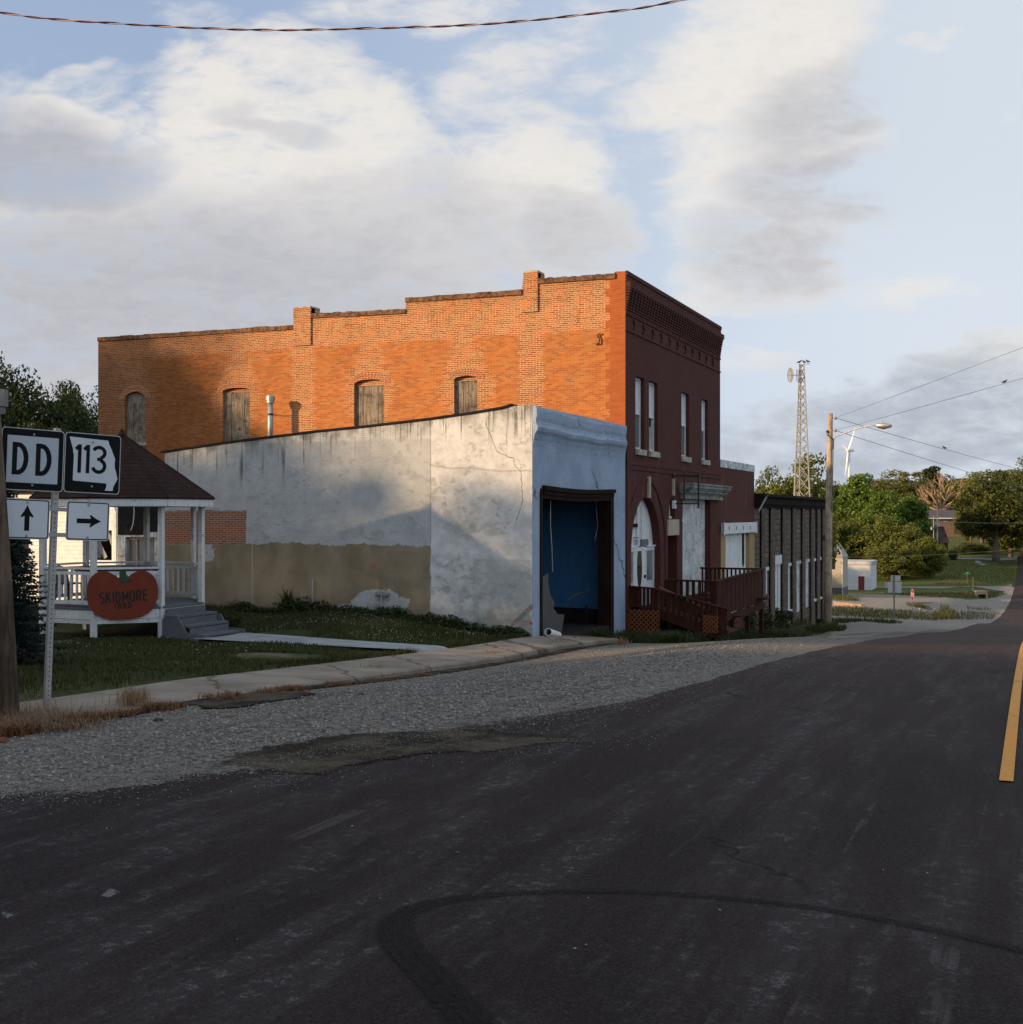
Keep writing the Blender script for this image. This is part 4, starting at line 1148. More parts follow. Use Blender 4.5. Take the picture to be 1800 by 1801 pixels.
# coping course standing proud along the top of each step
for (a, b) in ((0, 1), (4, 5), (6, 7), (10, 11)):
    cop = MB()
    p, q = par[a], par[b]
    n = 16
    for i in range(n):
        t0, t1 = i / n, (i + 1) / n
        za, zb2 = p[1] + (q[1] - p[1]) * t0, p[1] + (q[1] - p[1]) * t1
        jz = R_.uniform(-0.015, 0.015)
        xa, xb = p[0] + (q[0] - p[0]) * t0, p[0] + (q[0] - p[0]) * t1
        vs = [(xa, YR - 0.045, za - 0.13), (xb, YR - 0.045, zb2 - 0.13), (xb, YR - 0.045, zb2 + 0.012 + jz), (xa, YR - 0.045, za + 0.012 + jz)]
        vs += [(x, YR + 0.28, z) for x, y, z in vs]
        cop.add(vs, [(0, 1, 2, 3), (7, 6, 5, 4), (3, 2, 6, 7), (0, 4, 5, 1), (0, 3, 7, 4), (1, 5, 6, 2)])
    cop.build("coping", M_COPING, blk)
for a, b in ((2, 3), (8, 9)):                               # two stub chimneys in the parapet
    p, q = par[a], par[b]; lo = par[a - 1][1]
    ch = MB().box(p[0], q[0], YR - 0.05, YR + 0.50, lo - 0.65, p[1]).build("chimney", M_BRICK, blk)
    MB().box(p[0] + 0.02, q[0] - 0.02, YR - 0.03, YR + 0.52, p[1] + 0.001, p[1] + 0.05).build("chimney_cap", M_STONE, ch)
# iron star hook and its rust stain
hk = MB(); h_ = RW(1054, 597)
hk.tube([(h_[0] + 0.06, YR - 0.05, h_[1] + 0.16), (h_[0] - 0.03, YR - 0.06, h_[1] + 0.12), (h_[0] + 0.03, YR - 0.05, h_[1]), (h_[0] + 0.02, YR - 0.06, h_[1] - 0.12), (h_[0] - 0.08, YR - 0.04, h_[1] - 0.14)], 0.022, 6)
hk.build("wall_hook", M_IRON, blk)
# roof and back of the block
rb = MB()
YE = FR(1267, 700)[0]
rb.add([(XE + 0.1, YR + 0.2, 4.6), (XF - 0.35, YR + 0.2, 5.9), (XF - 0.35, YE - 0.05, 5.9), (XE + 0.1, YE - 0.05, 4.6)], [(0, 1, 2, 3)])
rb.build("roof", M_TAR, blk)
MB().box(XE, XE + 0.25, YR + 0.2, YE, gz, par[0][1] - 0.05).build("rear_wall", M_FRONT2, blk)
MB().box(XE + 0.26, XF - 0.35, YE - 0.25, YE, gz, 5.8).build("far_wall", M_FRONT2, blk)

# ---- street front of the block
ztop = par[-1][1]
fz = g1(-10.6, 40) - 1.2
ups = [FR(1118, 661) + FR(1118, 788), FR(1142, 670.5) + FR(1142, 792), FR(1199, 691) + FR(1199, 802), FR(1234, 704) + FR(1234, 809)]
upw = [(FR(1118, 700)[0], FR(1133.4, 700)[0]), (FR(1141.8, 700)[0], FR(1157, 700)[0]), (FR(1199, 700)[0], FR(1212.2, 700)[0]), (FR(1234.3, 700)[0], FR(1245.4, 700)[0])]
uz1 = max(FR(1118, 661)[1], FR(1199, 691)[1]); uz0 = FR(1118, 789)[1]
fholes = [[(a, uz0), (b, uz0), (b, uz1), (a, uz1)] for a, b in upw]
# big arch
ax0, ax1 = FR(1110.5, 960)[0], FR(1162, 960)[0]; axm, ahw = (ax0 + ax1) / 2, (ax1 - ax0) / 2
azt = FR(1140, 874.5)[1]; azs = azt - ahw * 1.12; afl = FR(1135, 1062)[1] - 0.1
def arch_pts(r, n=20): return [(axm + ahw * r * math.cos(t), azs + (azt - azs + ahw * (r - 1)) * math.sin(t)) for t in [math.pi * k / n for k in range(n + 1)]]
fholes.append([(ax0, afl), (ax1, afl)] + arch_pts(1.0))
# small arched light, dark doorway, tall recess with white door and boarded window
sw0, sw1 = FR(1177, 917)[0], FR(1187.5, 917)[0]; swz = FR(1177, 912)[1]
fholes.append([(sw0, swz), (sw1, swz), (sw1, swz + 0.45), ((sw0 + sw1) / 2, swz + 0.68), (sw0, swz + 0.45)])
dz1 = FR(1175, 942)[1]; dy0, dy1 = FR(1175, 960)[0], FR(1191.5, 960)[0]
fholes.append([(dy0, afl), (dy1, afl), (dy1, dz1), (dy0, dz1)])
ry0, ry1 = FR(1200.5, 900)[0], FR(1250, 900)[0]; rz1 = FR(1200, 877)[1]
fholes.append([(ry0, afl), (ry1, afl), (ry1, rz1), (ry0, rz1)])
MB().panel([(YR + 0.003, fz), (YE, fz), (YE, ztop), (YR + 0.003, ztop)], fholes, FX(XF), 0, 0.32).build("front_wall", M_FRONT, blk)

# upper windows: upper sash painted pale like reflected sky, lower sash behind an insect screen
for k, (a, b) in enumerate(upw):
    fw = MB()
    for y0, y1, z0, z1 in ((a, a + 0.05, uz0, uz1), (b - 0.05, b, uz0, uz1), (a + .05, b - .05, uz1 - 0.06, uz1), (a + .05, b - .05, uz0, uz0 + 0.06), (a + .05, b - .05, (uz0 + uz1) / 2 - 0.03, (uz0 + uz1) / 2 + 0.03)):
        fw.box(XF - 0.20, XF - 0.11, y0, y1, z0, z1)
    w_ = fw.build("window", M_WHITEPAINT, blk)
    zm = (uz0 + uz1) / 2
    MB().box(XF - 0.19, XF - 0.16, a + 0.05, b - 0.05, zm + 0.03, uz1 - 0.06).build("upper_sash", M_SKYPANE, w_)
    if k != 1:
        MB().box(XF - 0.17, XF - 0.15, a + 0.05, b - 0.05, uz0 + 0.06, zm - 0.03).build("screen", M_SCREEN, w_)
    else:                                                   # broken lower sash with a torn blind and a slipped timber
        MB().box(XF - 0.24, XF - 0.22, a + 0.05, b - 0.05, uz0 + 0.06, zm - 0.03).build("broken_pane", M_GLASSDK, w_)
        t_ = MB(); t_.box(XF - 0.20, XF - 0.18, a + 0.06, b - 0.28, zm - 0.45, zm - 0.05); t_.build("torn_blind", M_CURTAIN, w_)
        t_ = MB(); t_.bar((XF - 0.15, a + 0.25, uz0 + 0.05), (XF - 0.15, a + 0.30, zm - 0.4), 0.07, 0.03); t_.bar((XF - 0.16, a + 0.45, uz0 + 0.05), (XF - 0.16, a + 0.42, zm - 0.3), 0.16, 0.02)
        t_.build("slipped_timber", M_PEELING, w_)
    MB().box(XF - 0.10, XF + 0.07, a - 0.02, b + 0.06, uz0 - 0.17, uz0 - 0.004).build("sill", M_STONE, w_)
# belt course
bz = FR(1098, 803)[1]
bt = MB(); bt.box(XF, XF + 0.045, YR + 0.002, YE, bz - 0.20, bz - 0.09); bt.box(XF, XF + 0.025, YR + 0.002, YE, bz - 0.34, bz - 0.20)
bt.build("belt_course", M_FRONT, blk)
# corbelled cornice: cap, rows of stepped bricks, frieze of chevrons and its fillets
zc1 = FR(1099, 498)[1]; zc0 = FR(1099, 548)[1]; zfr = FR(1099, 578.5)[1]
cp = MB()
cp.box(XF + 0.001, XF + 0.06, YR, YE, ztop - 0.10, ztop + 0.015)
cp.box(XF + 0.001, XF + 0.035, YR, YE, zc1 + 0.06, ztop - 0.10)
cp.box(XF + 0.001, XF + 0.15, YR - 0.0, YE + 0.02, zc1 - 0.10, zc1 + 0.06)
cp.build("cornice_cap", M_FRONT, blk)
cb = MB(); nB = 40; pitch = (YE - YR) / nB; rows = 9; rh = (zc1 - 0.10 - zc0) / rows
for i in range(nB):
    y0 = YR + i * pitch
    for r in range(rows):
        pr = 0.145 - 0.125 * (r / (rows - 1)) 
        cb.box(XF + 0.001, XF + pr, y0 + 0.0, y0 + pitch * 0.62, zc1 - 0.10 - (r + 1) * rh + 0.008, zc1 - 0.10 - r * rh - 0.008)
    for r in range(rows):
        pr = 0.095 - 0.080 * (r / (rows - 1))
        cb.box(XF + 0.001, XF + pr, y0 + pitch * 0.62, y0 + pitch, zc1 - 0.10 - (r + 1) * rh + 0.010, zc1 - 0.10 - r * rh - 0.010) if r > 3 else None
cb.build("corbel_table", M_FRONT, blk)
fzb = MB()
fzb.box(XF + 0.001, XF + 0.03, YR, YE, zc0 - 0.05, zc0 - 0.005); fzb.box(XF + 0.001, XF + 0.03, YR, YE, zfr - 0.03, zfr + 0.015)
nC = 11; zm_ = (zc0 + zfr) / 2 - 0.02; hhf = (zc0 - zfr) * 0.27
for i in range(nC):
    y0 = YR + 0.7 + i * (YE - YR - 1.0) / nC
    fzb.bar((XF + 0.012, y0, zm_ + hhf), (XF + 0.012, y0 + 0.16, zm_), 0.05, 0.05, up=(1, 0, 0)); fzb.bar((XF + 0.012, y0 + 0.16, zm_), (XF + 0.012, y0 + 0.02, zm_ - hhf), 0.05, 0.05, up=(1, 0, 0))
fzb.build("frieze", M_FRONT, blk)
# arch moulding
am_ = MB(); o1, o2 = arch_pts(1.33, 26), arch_pts(1.37, 26)
ring = [(o1[0][0], azs - 0.9)] + o1 + [(o1[-1][0], azs - 0.9)] + [(o2[-1][0], azs - 0.9)] + o2[::-1] + [(o2[0][0], azs - 0.9)]
am_.panel(ring, [], FX(XF), 0.03, 0.03, back=False)
am_.build("arch_moulding", M_FRONT, blk)
ks = MB(); ky = FR(1140, 850)[0]
ks.box(XF + 0.002, XF + 0.07, ky - 0.075, ky + 0.075, azt - 0.02, FR(1140, 838)[1])
ks.build("keystone", M_CREAM, blk)
# timber infill of the arch: door with an oval light, side lights, boarded fanlight
inf = MB()
XA = XF - 0.24
xd0, xd1 = axm - 0.52, axm + 0.52
inf.panel([(ax0, afl), (ax1, afl)] + arch_pts(1.0), [], FX(XA), 0, 0.04)
ziv = FR(1140, 966)[1]
inf.box(XA, XA + 0.06, ax0, ax1, ziv - 0.05, ziv + 0.06); inf.box(XA + 0.06, XA + 0.10, ax0, xd0 - 0.05, ziv + 0.06, ziv + 0.10); inf.box(XA + 0.06, XA + 0.10, xd1 + 0.05, ax1, ziv + 0.06, ziv + 0.10)
for y in (ax0 + 0.04, xd0 - 0.07, xd1 + 0.07, ax1 - 0.06): inf.box(XA, XA + 0.05, y - 0.05, y + 0.05, afl, ziv - 0.05)
for y in (axm - 0.25, axm + 0.22): inf.box(XA, XA + 0.05, y - 0.03, y + 0.03, ziv + 0.06, azt - 0.25)
inf.build("arch_infill", M_WHITEPAINT, blk)
dr = MB().box(XA, XA + 0.045, xd0, xd1, afl, ziv - 0.051).build("door", M_WHITEPAINT, blk)
ovc = (axm - 0.05, FR(1131, 998)[1])
ov = [(ovc[0] + 0.24 * math.cos(t), ovc[1] + 0.62 * math.sin(t)) for t in [2 * math.pi * k / 28 for k in range(28)]]
MB().panel(ov, [], FX(XA), 0.052, 0.006).build("oval_light", M_GLASSDK, dr)
MB().box(XA + 0.046, XA + 0.10, xd1 - 0.12, xd1 - 0.08, ovc[1] - 0.35, ovc[1] - 0.25).build("handle", M_IRON, dr)
for y0, y1 in ((ax0 + 0.10, xd0 - 0.13), (xd1 + 0.13, ax1 - 0.12)):
    MB().box(XA, XA + 0.03, y0, y1, afl + 0.75, ziv - 0.08).build("side_light", worn("greenish_pane", (0.20, 0.235, 0.225), 0.4, 2.5, 0.12, 0.6), blk)
for (px0, py0, px1, py1, mm) in ((1127, 880, 1131.5, 905, M_SCREEN), (1126.5, 921, 1132.5, 927, M_BROWNWOOD), (1140, 949, 1151, 960, M_SCREEN)):
    a, b = FR(px0, py0), FR(px1, py1)
    t = MB(); t.box(XA, XA + 0.062, a[0], b[0], b[1], a[1]); t.build("vent_panel", mm, blk)
num = MB()                                                 # little painted strokes of a street number, weathered
for k, yy in enumerate((-0.12, 0.02, 0.16)):
    a = FR(1130, 955)
    num.box(XA + 0.05, XA + 0.056, a[0] + yy, a[0] + yy + 0.03, a[1] - 0.05, a[1] + 0.09); num.box(XA + 0.05, XA + 0.056, a[0] + yy - 0.03, a[0] + yy, a[1] + 0.065, a[1] + 0.09)
num.box(XA + 0.05, XA + 0.056, a[0] - 0.24, a[0] + 0.28, a[1] - 0.17, a[1] - 0.13); num.box(XA + 0.05, XA + 0.056, a[0] - 0.22, a[0] + 0.26, a[1] + 0.14, a[1] + 0.16)
num.build("number_board", M_IRON, blk)
# small arched light above a cream panel, with its keystone
t = MB(); t.panel([(sw0, swz), (sw1, swz), (sw1, swz + 0.45), ((sw0 + sw1) / 2, swz + 0.68), (sw0, swz + 0.45)], [], FX(XF - 0.16), 0, 0.04)
t.box(XF - 0.16, XF - 0.10, sw0, sw0 + 0.07, swz, swz + 0.45); t.box(XF - 0.16, XF - 0.10, sw0, sw1, swz, swz + 0.07)
w_ = t.build("small_window", M_WHITEPAINT, blk)
MB().box(XF - 0.15, XF - 0.125, sw0 + 0.10, sw0 + 0.32, swz + 0.1, swz + 0.5).build("pane", M_SCREEN, w_)
a, b = FR(1173.5, 917.5), FR(1192.5, 942)
MB().box(XF + 0.001, XF + 0.05, a[0], b[0], dz1 + 0.004, swz - 0.03).build("cream_panel", M_CREAM, blk)
ky2 = FR(1183, 860)[0]
MB().box(XF + 0.002, XF + 0.07, ky2 - 0.06, ky2 + 0.06, swz + 0.72, FR(1183, 842)[1]).build("keystone", M_CREAM, blk)
MB().box(XF - 0.5, XF - 0.45, dy0 - 0.3, dy1 + 0.3, afl, dz1 + 0.3).build("doorway_dark", M_DARK, blk)  # dark sheet stands in for the unlit room behind the doorway
# white door and boarded shop window in the tall recess, weathered cornice over
yd = FR(1212, 950)[0]
rc = MB(); XR = XF - 0.20
zdl = FR(1200.5, 919)[1]
rc.box(XR - 0.05, XR, yd, ry1, afl, rz1); rc.box(XR, XR + 0.015, yd + 0.02, ry1 - 0.01, FR(1230, 935)[1], FR(1230, 935)[1] + 0.015); rc.box(XR, XR + 0.012, (yd + ry1) / 2, (yd + ry1) / 2 + 0.015, FR(1230, 934)[1] + .02, rz1)
rc.build("boarded_window", M_PEELING, blk)
t = MB(); t.box(XR - 0.04, XR + 0.05, ry0, ry0 + 0.06, afl, zdl); t.box(XR - 0.04, XR + 0.05, yd - 0.14, yd - 0.02, afl, zdl); t.box(XR - 0.04, XR + 0.06, ry0, yd - 0.02, zdl, zdl + 0.12)
t.build("door_frame", M_WHITEPAINT, blk)
dd_ = MB().box(XR - 0.12, XR - 0.08, ry0 + 0.06, yd - 0.14, afl, zdl - 0.18).build("door", worn("pale_grey_door", (0.42, 0.45, 0.47), 0.15, 5, 0.5, 0.3, grain=2), blk)
MB().box(XR - 0.07, XR - 0.05, ry0 + 0.0, yd - 0.02, zdl + 0.13, rz1).build("transom", M_GLASSDK, blk)
cn0, cn1 = FR(1195, 866)[0], FR(1266, 872)[0]; cz_ = rz1
cn = MB()
for w, z0, z1, e in ((0.16, 0.0, 0.14, -0.12), (0.20, 0.14, 0.20, -0.1), (0.30, 0.20, 0.28, -0.05), (0.36, 0.28, 0.34, 0.0), (0.42, 0.34, 0.45, 0.02), (0.46, 0.45, 0.50, 0.05)):
    cn.box(XF + 0.001, XF + w, cn0 - e, cn1 + e, cz_ + z0, cz_ + z1)
cn.build("door_cornice", worn("flaking_grey_green_paint", (0.24, 0.255, 0.235), 0.5, 8, 0.8, 0.2, dirt=(0.06, 0.055, 0.045), dirt_amt=0.9), blk)
# empty iron sign frame on brackets
sf = MB(); ys_ = FR(1184, 836)[0]; zt_ = FR(1184, 837)[1]; zb_ = FR(1186, 886)[1]
def sx(px): return on_y(px, 850, ys_).x
X1, X2 = sx(1204), sx(1229)
sf.bar((XF + 0.02, ys_, zt_), (X2, ys_, zt_), 0.05); sf.bar((XF + 0.02, ys_, zb_), (X2, ys_, zb_), 0.04)
sf.bar((X1, ys_, zt_ + 0.12), (X1, ys_, zb_ + 0.1), 0.045); sf.bar((X2, ys_, zt_ + 0.04), (X2, ys_, zb_ - 0.14), 0.05); sf.box(XF + 0.001, XF + 0.08, ys_ - 0.12, ys_ + 0.12, zb_ - 0.15, zb_ + 0.10, 1)
sf.box(XF + 0.001, XF + 0.06, ys_ - 0.12, ys_ + 0.12, zt_ - 0.06, zt_ + 0.08)
sf.build("sign_bracket", [M_IRON, M_WHITEPAINT], blk)
# slim corner pier at the near end of the front
MB().box(XF + 0.001, XF + 0.05, YR + 0.002, YR + 0.30, fz, FR(1099, 760)[1]).build("corner_pier", M_FRONT, blk)

# =================================================================== 3. low painted brick infill
YI1 = FR(1327, 900)[0]
inf3 = thing("infill_building", "low red painted brick shop with a white streaked coping and boarded window", "building", (-14, 47, g1(-10.6, 47)))
zi = FR(1267, 808)[1]; zi2 = FR(1267, 819)[1] - 0.05
iy0, iy1 = FR(1275.5, 950)[0], FR(1317.5, 950)[0]; iy1 = min(iy1, YI1 - 1.0); iL = max(iy0 - 0.85, YE + 0.05); jy1 = YI1 - 0.03; iz0, iz1 = FR(1275, 1015)[1] - 0.4, FR(1276, 936)[1]
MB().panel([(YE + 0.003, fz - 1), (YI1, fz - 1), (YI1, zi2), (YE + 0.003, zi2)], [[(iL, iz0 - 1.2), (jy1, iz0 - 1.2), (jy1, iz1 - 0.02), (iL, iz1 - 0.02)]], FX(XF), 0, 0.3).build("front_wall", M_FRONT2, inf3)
MB().box(XF - 0.3, XF + 0.02, YE + 0.003, YI1, zi2 + 0.001, zi).build("coping", worn("white_streaked_coping", (0.58, 0.60, 0.62), 0.5, 5, 0.8, 0.2, dirt=(0.12, 0.06, 0.05), dirt_amt=0.7), inf3)
t = MB(); t.box(XF - 0.2, XF + 0.02, iL, iy0, iz0 - 1.2, iz1 - 0.022); t.build("jamb", M_YELLOW, inf3)
t = MB(); t.box(XF - 0.2, XF + 0.02, iy1, jy1, iz0 - 1.2, iz1 - 0.022); t.build("jamb", M_YELLOW, inf3)
sb = MB(); sb.box(XF + 0.021, XF + 0.12, iy0 - 0.7, iy1 + 0.85, iz1 - 0.06, iz1 + 0.34); sb.box(XF + 0.12, XF + 0.15, iy0 - 0.75, iy0 - 0.6, iz1 - 0.1, iz1 + 0.36); sb.box(XF + 0.12, XF + 0.15, iy1 + 0.7, iy1 + 0.9, iz1 - 0.1, iz1 + 0.36)
sbo = sb.build("sign_board", M_WHITEPAINT, inf3)
for k in range(4):
    hl = MB(); y = iy0 + 0.15 + k * (iy1 - iy0 - 0.2) / 3.2
    hl.panel([(y + 0.06 * math.cos(t), iz1 + 0.14 + 0.085 * math.sin(t)) for t in [2 * math.pi * q / 12 for q in range(12)]], [], FX(XF + 0.121), 0.003, 0.003, back=False)
    hl.build("bolt_hole", M_IRON, sbo)
bw = MB(); wds = [0.0, 0.32, 0.66, 1.0]
for a, b in zip(wds[:-1], wds[1:]):
    bw.box(XF - 0.16, XF - 0.12, iy0 + (iy1 - iy0) * a + 0.012, iy0 + (iy1 - iy0) * b - 0.012, iz0 - 1.2, iz1 - 0.03)
bwo = bw.build("boarded_window", M_WHITEPAINT, inf3)
yb_ = iy0 + (iy1 - iy0) * 0.86
t = MB(); t.panel([(yb_ - 0.13, iz1 - 0.1), (yb_ + 0.13, iz1 - 0.1), (yb_ + 0.13, iz1 - 1.25), (yb_, iz1 - 1.42), (yb_ - 0.13, iz1 - 1.25)], [], FX(XF - 0.12), 0.03, 0.029); t.build("broken_strip", M_BROWNWOOD, bwo)
MB().box(XF - 7, XF - 0.31, YE + 0.01, YI1 - 0.01, zi2 - 0.5, zi2 - 0.4).build("roof", M_TAR, inf3)
MB().box(XF - 7, XF - 6.8, YE + 0.01, YI1 - 0.01, fz - 1, zi2 - 0.5).build("rear_wall", M_FRONT2, inf3)

# =================================================================== 4. rock-faced block building
YK0, YK1 = YI1 + 0.004, FR(1450, 950)[0]
def m_block(nb):
    p = nb.pos(); x, y, z = nb.xyz(p)
    n = nb.noise(p, 1.3, 4, 0.6); fin = nb.noise(p, 9.0, 5, 0.75)
    c, f = nb.brick(nb.vec(y + x, z, 0), (0.215, 0.172, 0.142), (0.170, 0.136, 0.114), (0.085, 0.069, 0.060), w=0.62, h=0.235, ms=0.014, smooth=0.4)
    c = nb.mix(nb.sm(n, 0.35, 0.7) * 0.5, c, (0.066, 0.056, 0.050))
    return c, nb.bump((1 - f) * 2.0 + fin * 1.4, 0.9, 0.04)
M_BLOCK = material("rock_faced_block", m_block, 0.95, 0.1)
M_PILASTER = worn("brown_block_shaded", (0.125, 0.092, 0.076), 0.4, 7, 0.9, 0.15, bump=0.6)  # darker than the wall blocks: shade of the pilaster sides put into colour
rk = thing("block_building", "long low brown rock faced block building with white boarded openings", "building", (-16, 60, g1(-10.6, 60)))
zk = FR(1327.5, 892)[1]; zkt = FR(1327.5, 868)[1]
kz = g1(-10.6, 66) - 1.5
ops = [(1343.5, 1352, 998, 1046), (1360, 1377, 981, 1091), (1386.5, 1391.5, 990, 1077), (1398.5, 1408.5, 987, 1079), (1415, 1424, 984, 1071), (1430.5, 1435, 982, 1058), (1440.8, 1444, 980, 1054)]
kh = []
for x0, x1, y0, y1 in ops:
    a, b = FR(x0, y0), FR(x1, y0); kh.append((a[0], b[0], FR(x0, y1)[1], a[1]))
MB().panel([(YK0, kz), (YK1, kz), (YK1, zk), (YK0, zk)], [[(a, z0), (b, z0), (b, z1), (a, z1)] for a, b, z0, z1 in kh], FX(XF), 0, 0.35).build("front_wall", M_BLOCK, rk)
pp = [(1336.5, 1343), (1352.5, 1359.5), (1373.5, 1377.8), (1391.5, 1397.5), (1408.6, 1413.6), (1424, 1428.8), (1434.6, 1439.4), (1444.2, 1449.5)]
for x0, x1 in pp:
    a, b = FR(x0, 950)[0], FR(x1, 950)[0]
    mb = MB(); z = kz
    while z < zk - 0.05:
        z1_ = min(z + 0.225, zk - 0.03); e = 0.012 * R_.random()
        mb.box(XF + 0.002, XF + 0.10 + e, a, b, z, z1_); z += 0.235
    mb.box(XF + 0.001, XF + 0.06, a, b, kz, zk - 0.02)
    mb.build("pilaster", M_PILASTER, rk)
cr_ = MB(); cr_.box(XF + 0.002, XF + 0.16, YK0, YK1 + 0.1, zk, zk + 0.12); cr_.box(XF + 0.002, XF + 0.26, YK0, YK1 + 0.16, zk + 0.12, zkt - 0.12); cr_.box(XF - 0.1, XF + 0.42, YK0, YK1 + 0.25, zkt - 0.12, zkt)
cr_.build("cornice", worn("black_tin_cornice", (0.022, 0.016, 0.014), 0.4, 6, 0.9, 0.08), rk)
t = MB(); t.bar((XF + 0.40, YK0 + 0.6, zkt - 0.05), (XF + 0.12, YK0 + 0.25, zk - 0.15), 0.06); t.build("loose_bracket", M_GALV, rk)
for k, (a, b, z0, z1) in enumerate(kh):
    mb = MB(); XB = XF - 0.05 if k != 1 else XF - 0.06
    if k == 1:
        ym = a + (b - a) * 0.52
        z = z0
        while z < z1 - 0.35:
            mb.box(XB - 0.03, XB + 0.01, a + 0.01, ym, z, z + 0.185); z += 0.19
        mb.box(XB - 0.03, XB + 0.05, ym + 0.02, b - 0.01, z0, z1 - 0.33)
        mb.box(XB - 0.03, XF + 0.06, a - 0.1, b + 0.06, z1 - 0.32, z1 + 0.08)
    else:
        mb.box(XB - 0.03, XB, a + 0.01, b - 0.01, z0, z1)
        mb.box(XB, XF + 0.03, a + 0.01, b - 0.01, z1 - 0.16, z1 - 0.01)
        if k in (2, 5, 6): mb.box(XB, XF + 0.07, a - 0.05, b + 0.05, z0 - 0.0, z0 + 0.10)
    mb.build("door" if k in (1, 3) else "boarded_window", M_PEELING if k in (3, 4) else M_WHITEPAINT, rk)
MB().box(XF - 9, XF - 0.12, YK0, YK1, zkt - 0.3, zkt - 0.2).build("roof", M_TAR, rk)
MB().box(XF - 9, XF - 0.36, YK1 - 0.3, YK1 - 0.01, kz, zkt - 0.31).build("far_wall", M_BLOCK, rk)
MB().box(XF - 9, XF - 8.7, YK0, YK1 - 0.31, kz, zkt - 0.31).build("rear_wall", M_BLOCK, rk)
a = at(1446, 955, 69)
MB().box(a.x - 2.5, a.x + 0.3, YK1 + 0.01, YK1 + 2.2, kz, a.z + 0.0).build("annex", worn("grey_annex", (0.10, 0.095, 0.088), 0.2, 5, 0.9), rk)
# =================================================================== timber ramp in front of the brick block
M_REDWOOD = worn("red_brown_stained_timber", (0.050, 0.017, 0.0105), 0.35, 6, 0.85, 0.1, grain=2)
M_LATTICE = worn("orange_stained_lattice", (0.20, 0.068, 0.022), 0.3, 8, 0.8, 0.2)
ramp = thing("wheelchair_ramp", "red brown timber ramp with railings and lattice skirts before the arched brick shopfront", "ramp", (-9.2, 36, g1(-9.2, 36)))
Y1r, Y2r, Y3r = YR + 0.18, YR + 1.45, 40.6
def onYp(px, py, Y): return on_y(px, py, Y)
# lower rail: level beside the building, then falling towards the street
pA, pB, pC = onYp(1094, 1031, Y1r), onYp(1150, 1035, Y1r), onYp(1281, 1072, Y1r)
rail = MB()
rail.bar((XF + 0.06, Y1r, pA.z), (pB.x, Y1r, pB.z), 0.13, 0.045); rail.bar(pB, pC, 0.13, 0.045)
def balusters(mb, p, q, bot_p, bot_q, n, w=0.085, skip_last=False):
    p, q = Vector(p), Vector(q); bp, bq = Vector(bot_p), Vector(bot_q)
    for i in range(n):
        t = (i + 0.5) / n
        a, b = bp.lerp(bq, t), p.lerp(q, t)
        mb.bar(a, b - Vector((0, 0, 0.02)), w, 0.035, up=(0, 1, 0))
    mb.bar(bp, bq, 0.04, 0.09)
fz1 = onYp(1100, 1070, Y1r).z
balusters(rail, (XF + 0.1, Y1r, pA.z), pB, (XF + 0.1, Y1r, fz1), (pB.x, Y1r, fz1), 6)
balusters(rail, pB, pC, (pB.x, Y1r, fz1), (pC.x, Y1r, pC.z - 0.62), 13)
rail.bar((XF + 0.06, Y1r, g1(-10.3, Y1r) - 0.1), (XF + 0.06, Y1r, pA.z), 0.11); rail.bar((XF + 0.22, Y1r, fz1), (XF + 0.22, Y1r, pA.z), 0.24, 0.04)
rail.bar((pB.x, Y1r, g1(-9.5, Y1r) - 0.1), (pB.x, Y1r, pB.z - .02), 0.10)
rail.bar((pC.x - 0.12, Y1r, g1(pC.x, Y1r) - 0.1), (pC.x - 0.12, Y1r, pC.z), 0.11)
rail.build("railing", M_REDWOOD, ramp)
hr = MB(); a = onYp(1160, 1033, Y1r + 0.25); b = onYp(1239, 1069, Y1r + 0.25)
hr.bar(a, b, 0.05, 0.05); hr.build("handrail", worn("bare_timber_rail", (0.19, 0.10, 0.06), 0.3, 6, 0.7, grain=0), ramp)
# sloping deck and its stringers
dk = MB()
dk.add([(XF + 0.02, Y1r + 0.05, fz1), (pB.x, Y1r + 0.05, fz1), (pC.x, Y1r + 0.05, pC.z - 0.66), (pC.x, Y2r, pC.z - 0.66), (pB.x, Y2r, fz1), (XF + 0.02, Y2r, fz1)], [(0, 1, 4, 5), (1, 2, 3, 4)])
q1 = onYp(1162, 1083, Y1r); q2 = onYp(1205, 1105, Y1r)
dk.bar((pB.x, Y1r, fz1 - 0.10), (pC.x, Y1r, pC.z - 0.80), 0.05, 0.20)
dk.build("ramp_deck", M_REDWOOD, ramp)
def lattice(x0, x1, z0, z1, Y, step, slat, mat, name):
    mb = MB()
    def clip(p, d):
        t0, t1 = -99, 99
        for o, dd, lo, hi in ((p[0], d[0], x0, x1), (p[1], d[1], z0, z1)):
            a, b = (lo - o) / dd, (hi - o) / dd
            if a > b: a, b = b, a
            t0, t1 = max(t0, a), min(t1, b)
        return (t0, t1) if t1 - t0 > 0.02 else None
    n = int((x1 - x0 + z1 - z0) / step) + 2
    for k in range(-n, n):
        for s_ in (1, -1):
            p = (x0 + k * step, z0); d = (s_ * 0.7071, 0.7071)
            c = clip(p, d)
            if c:
                a = (p[0] + d[0] * c[0], Y - 0.006 * s_, p[1] + d[1] * c[0]); b = (p[0] + d[0] * c[1], Y - 0.006 * s_, p[1] + d[1] * c[1])
                mb.bar(a, b, slat, 0.008, up=(0, 1, 0))
    return mb.build(name, mat, ramp)
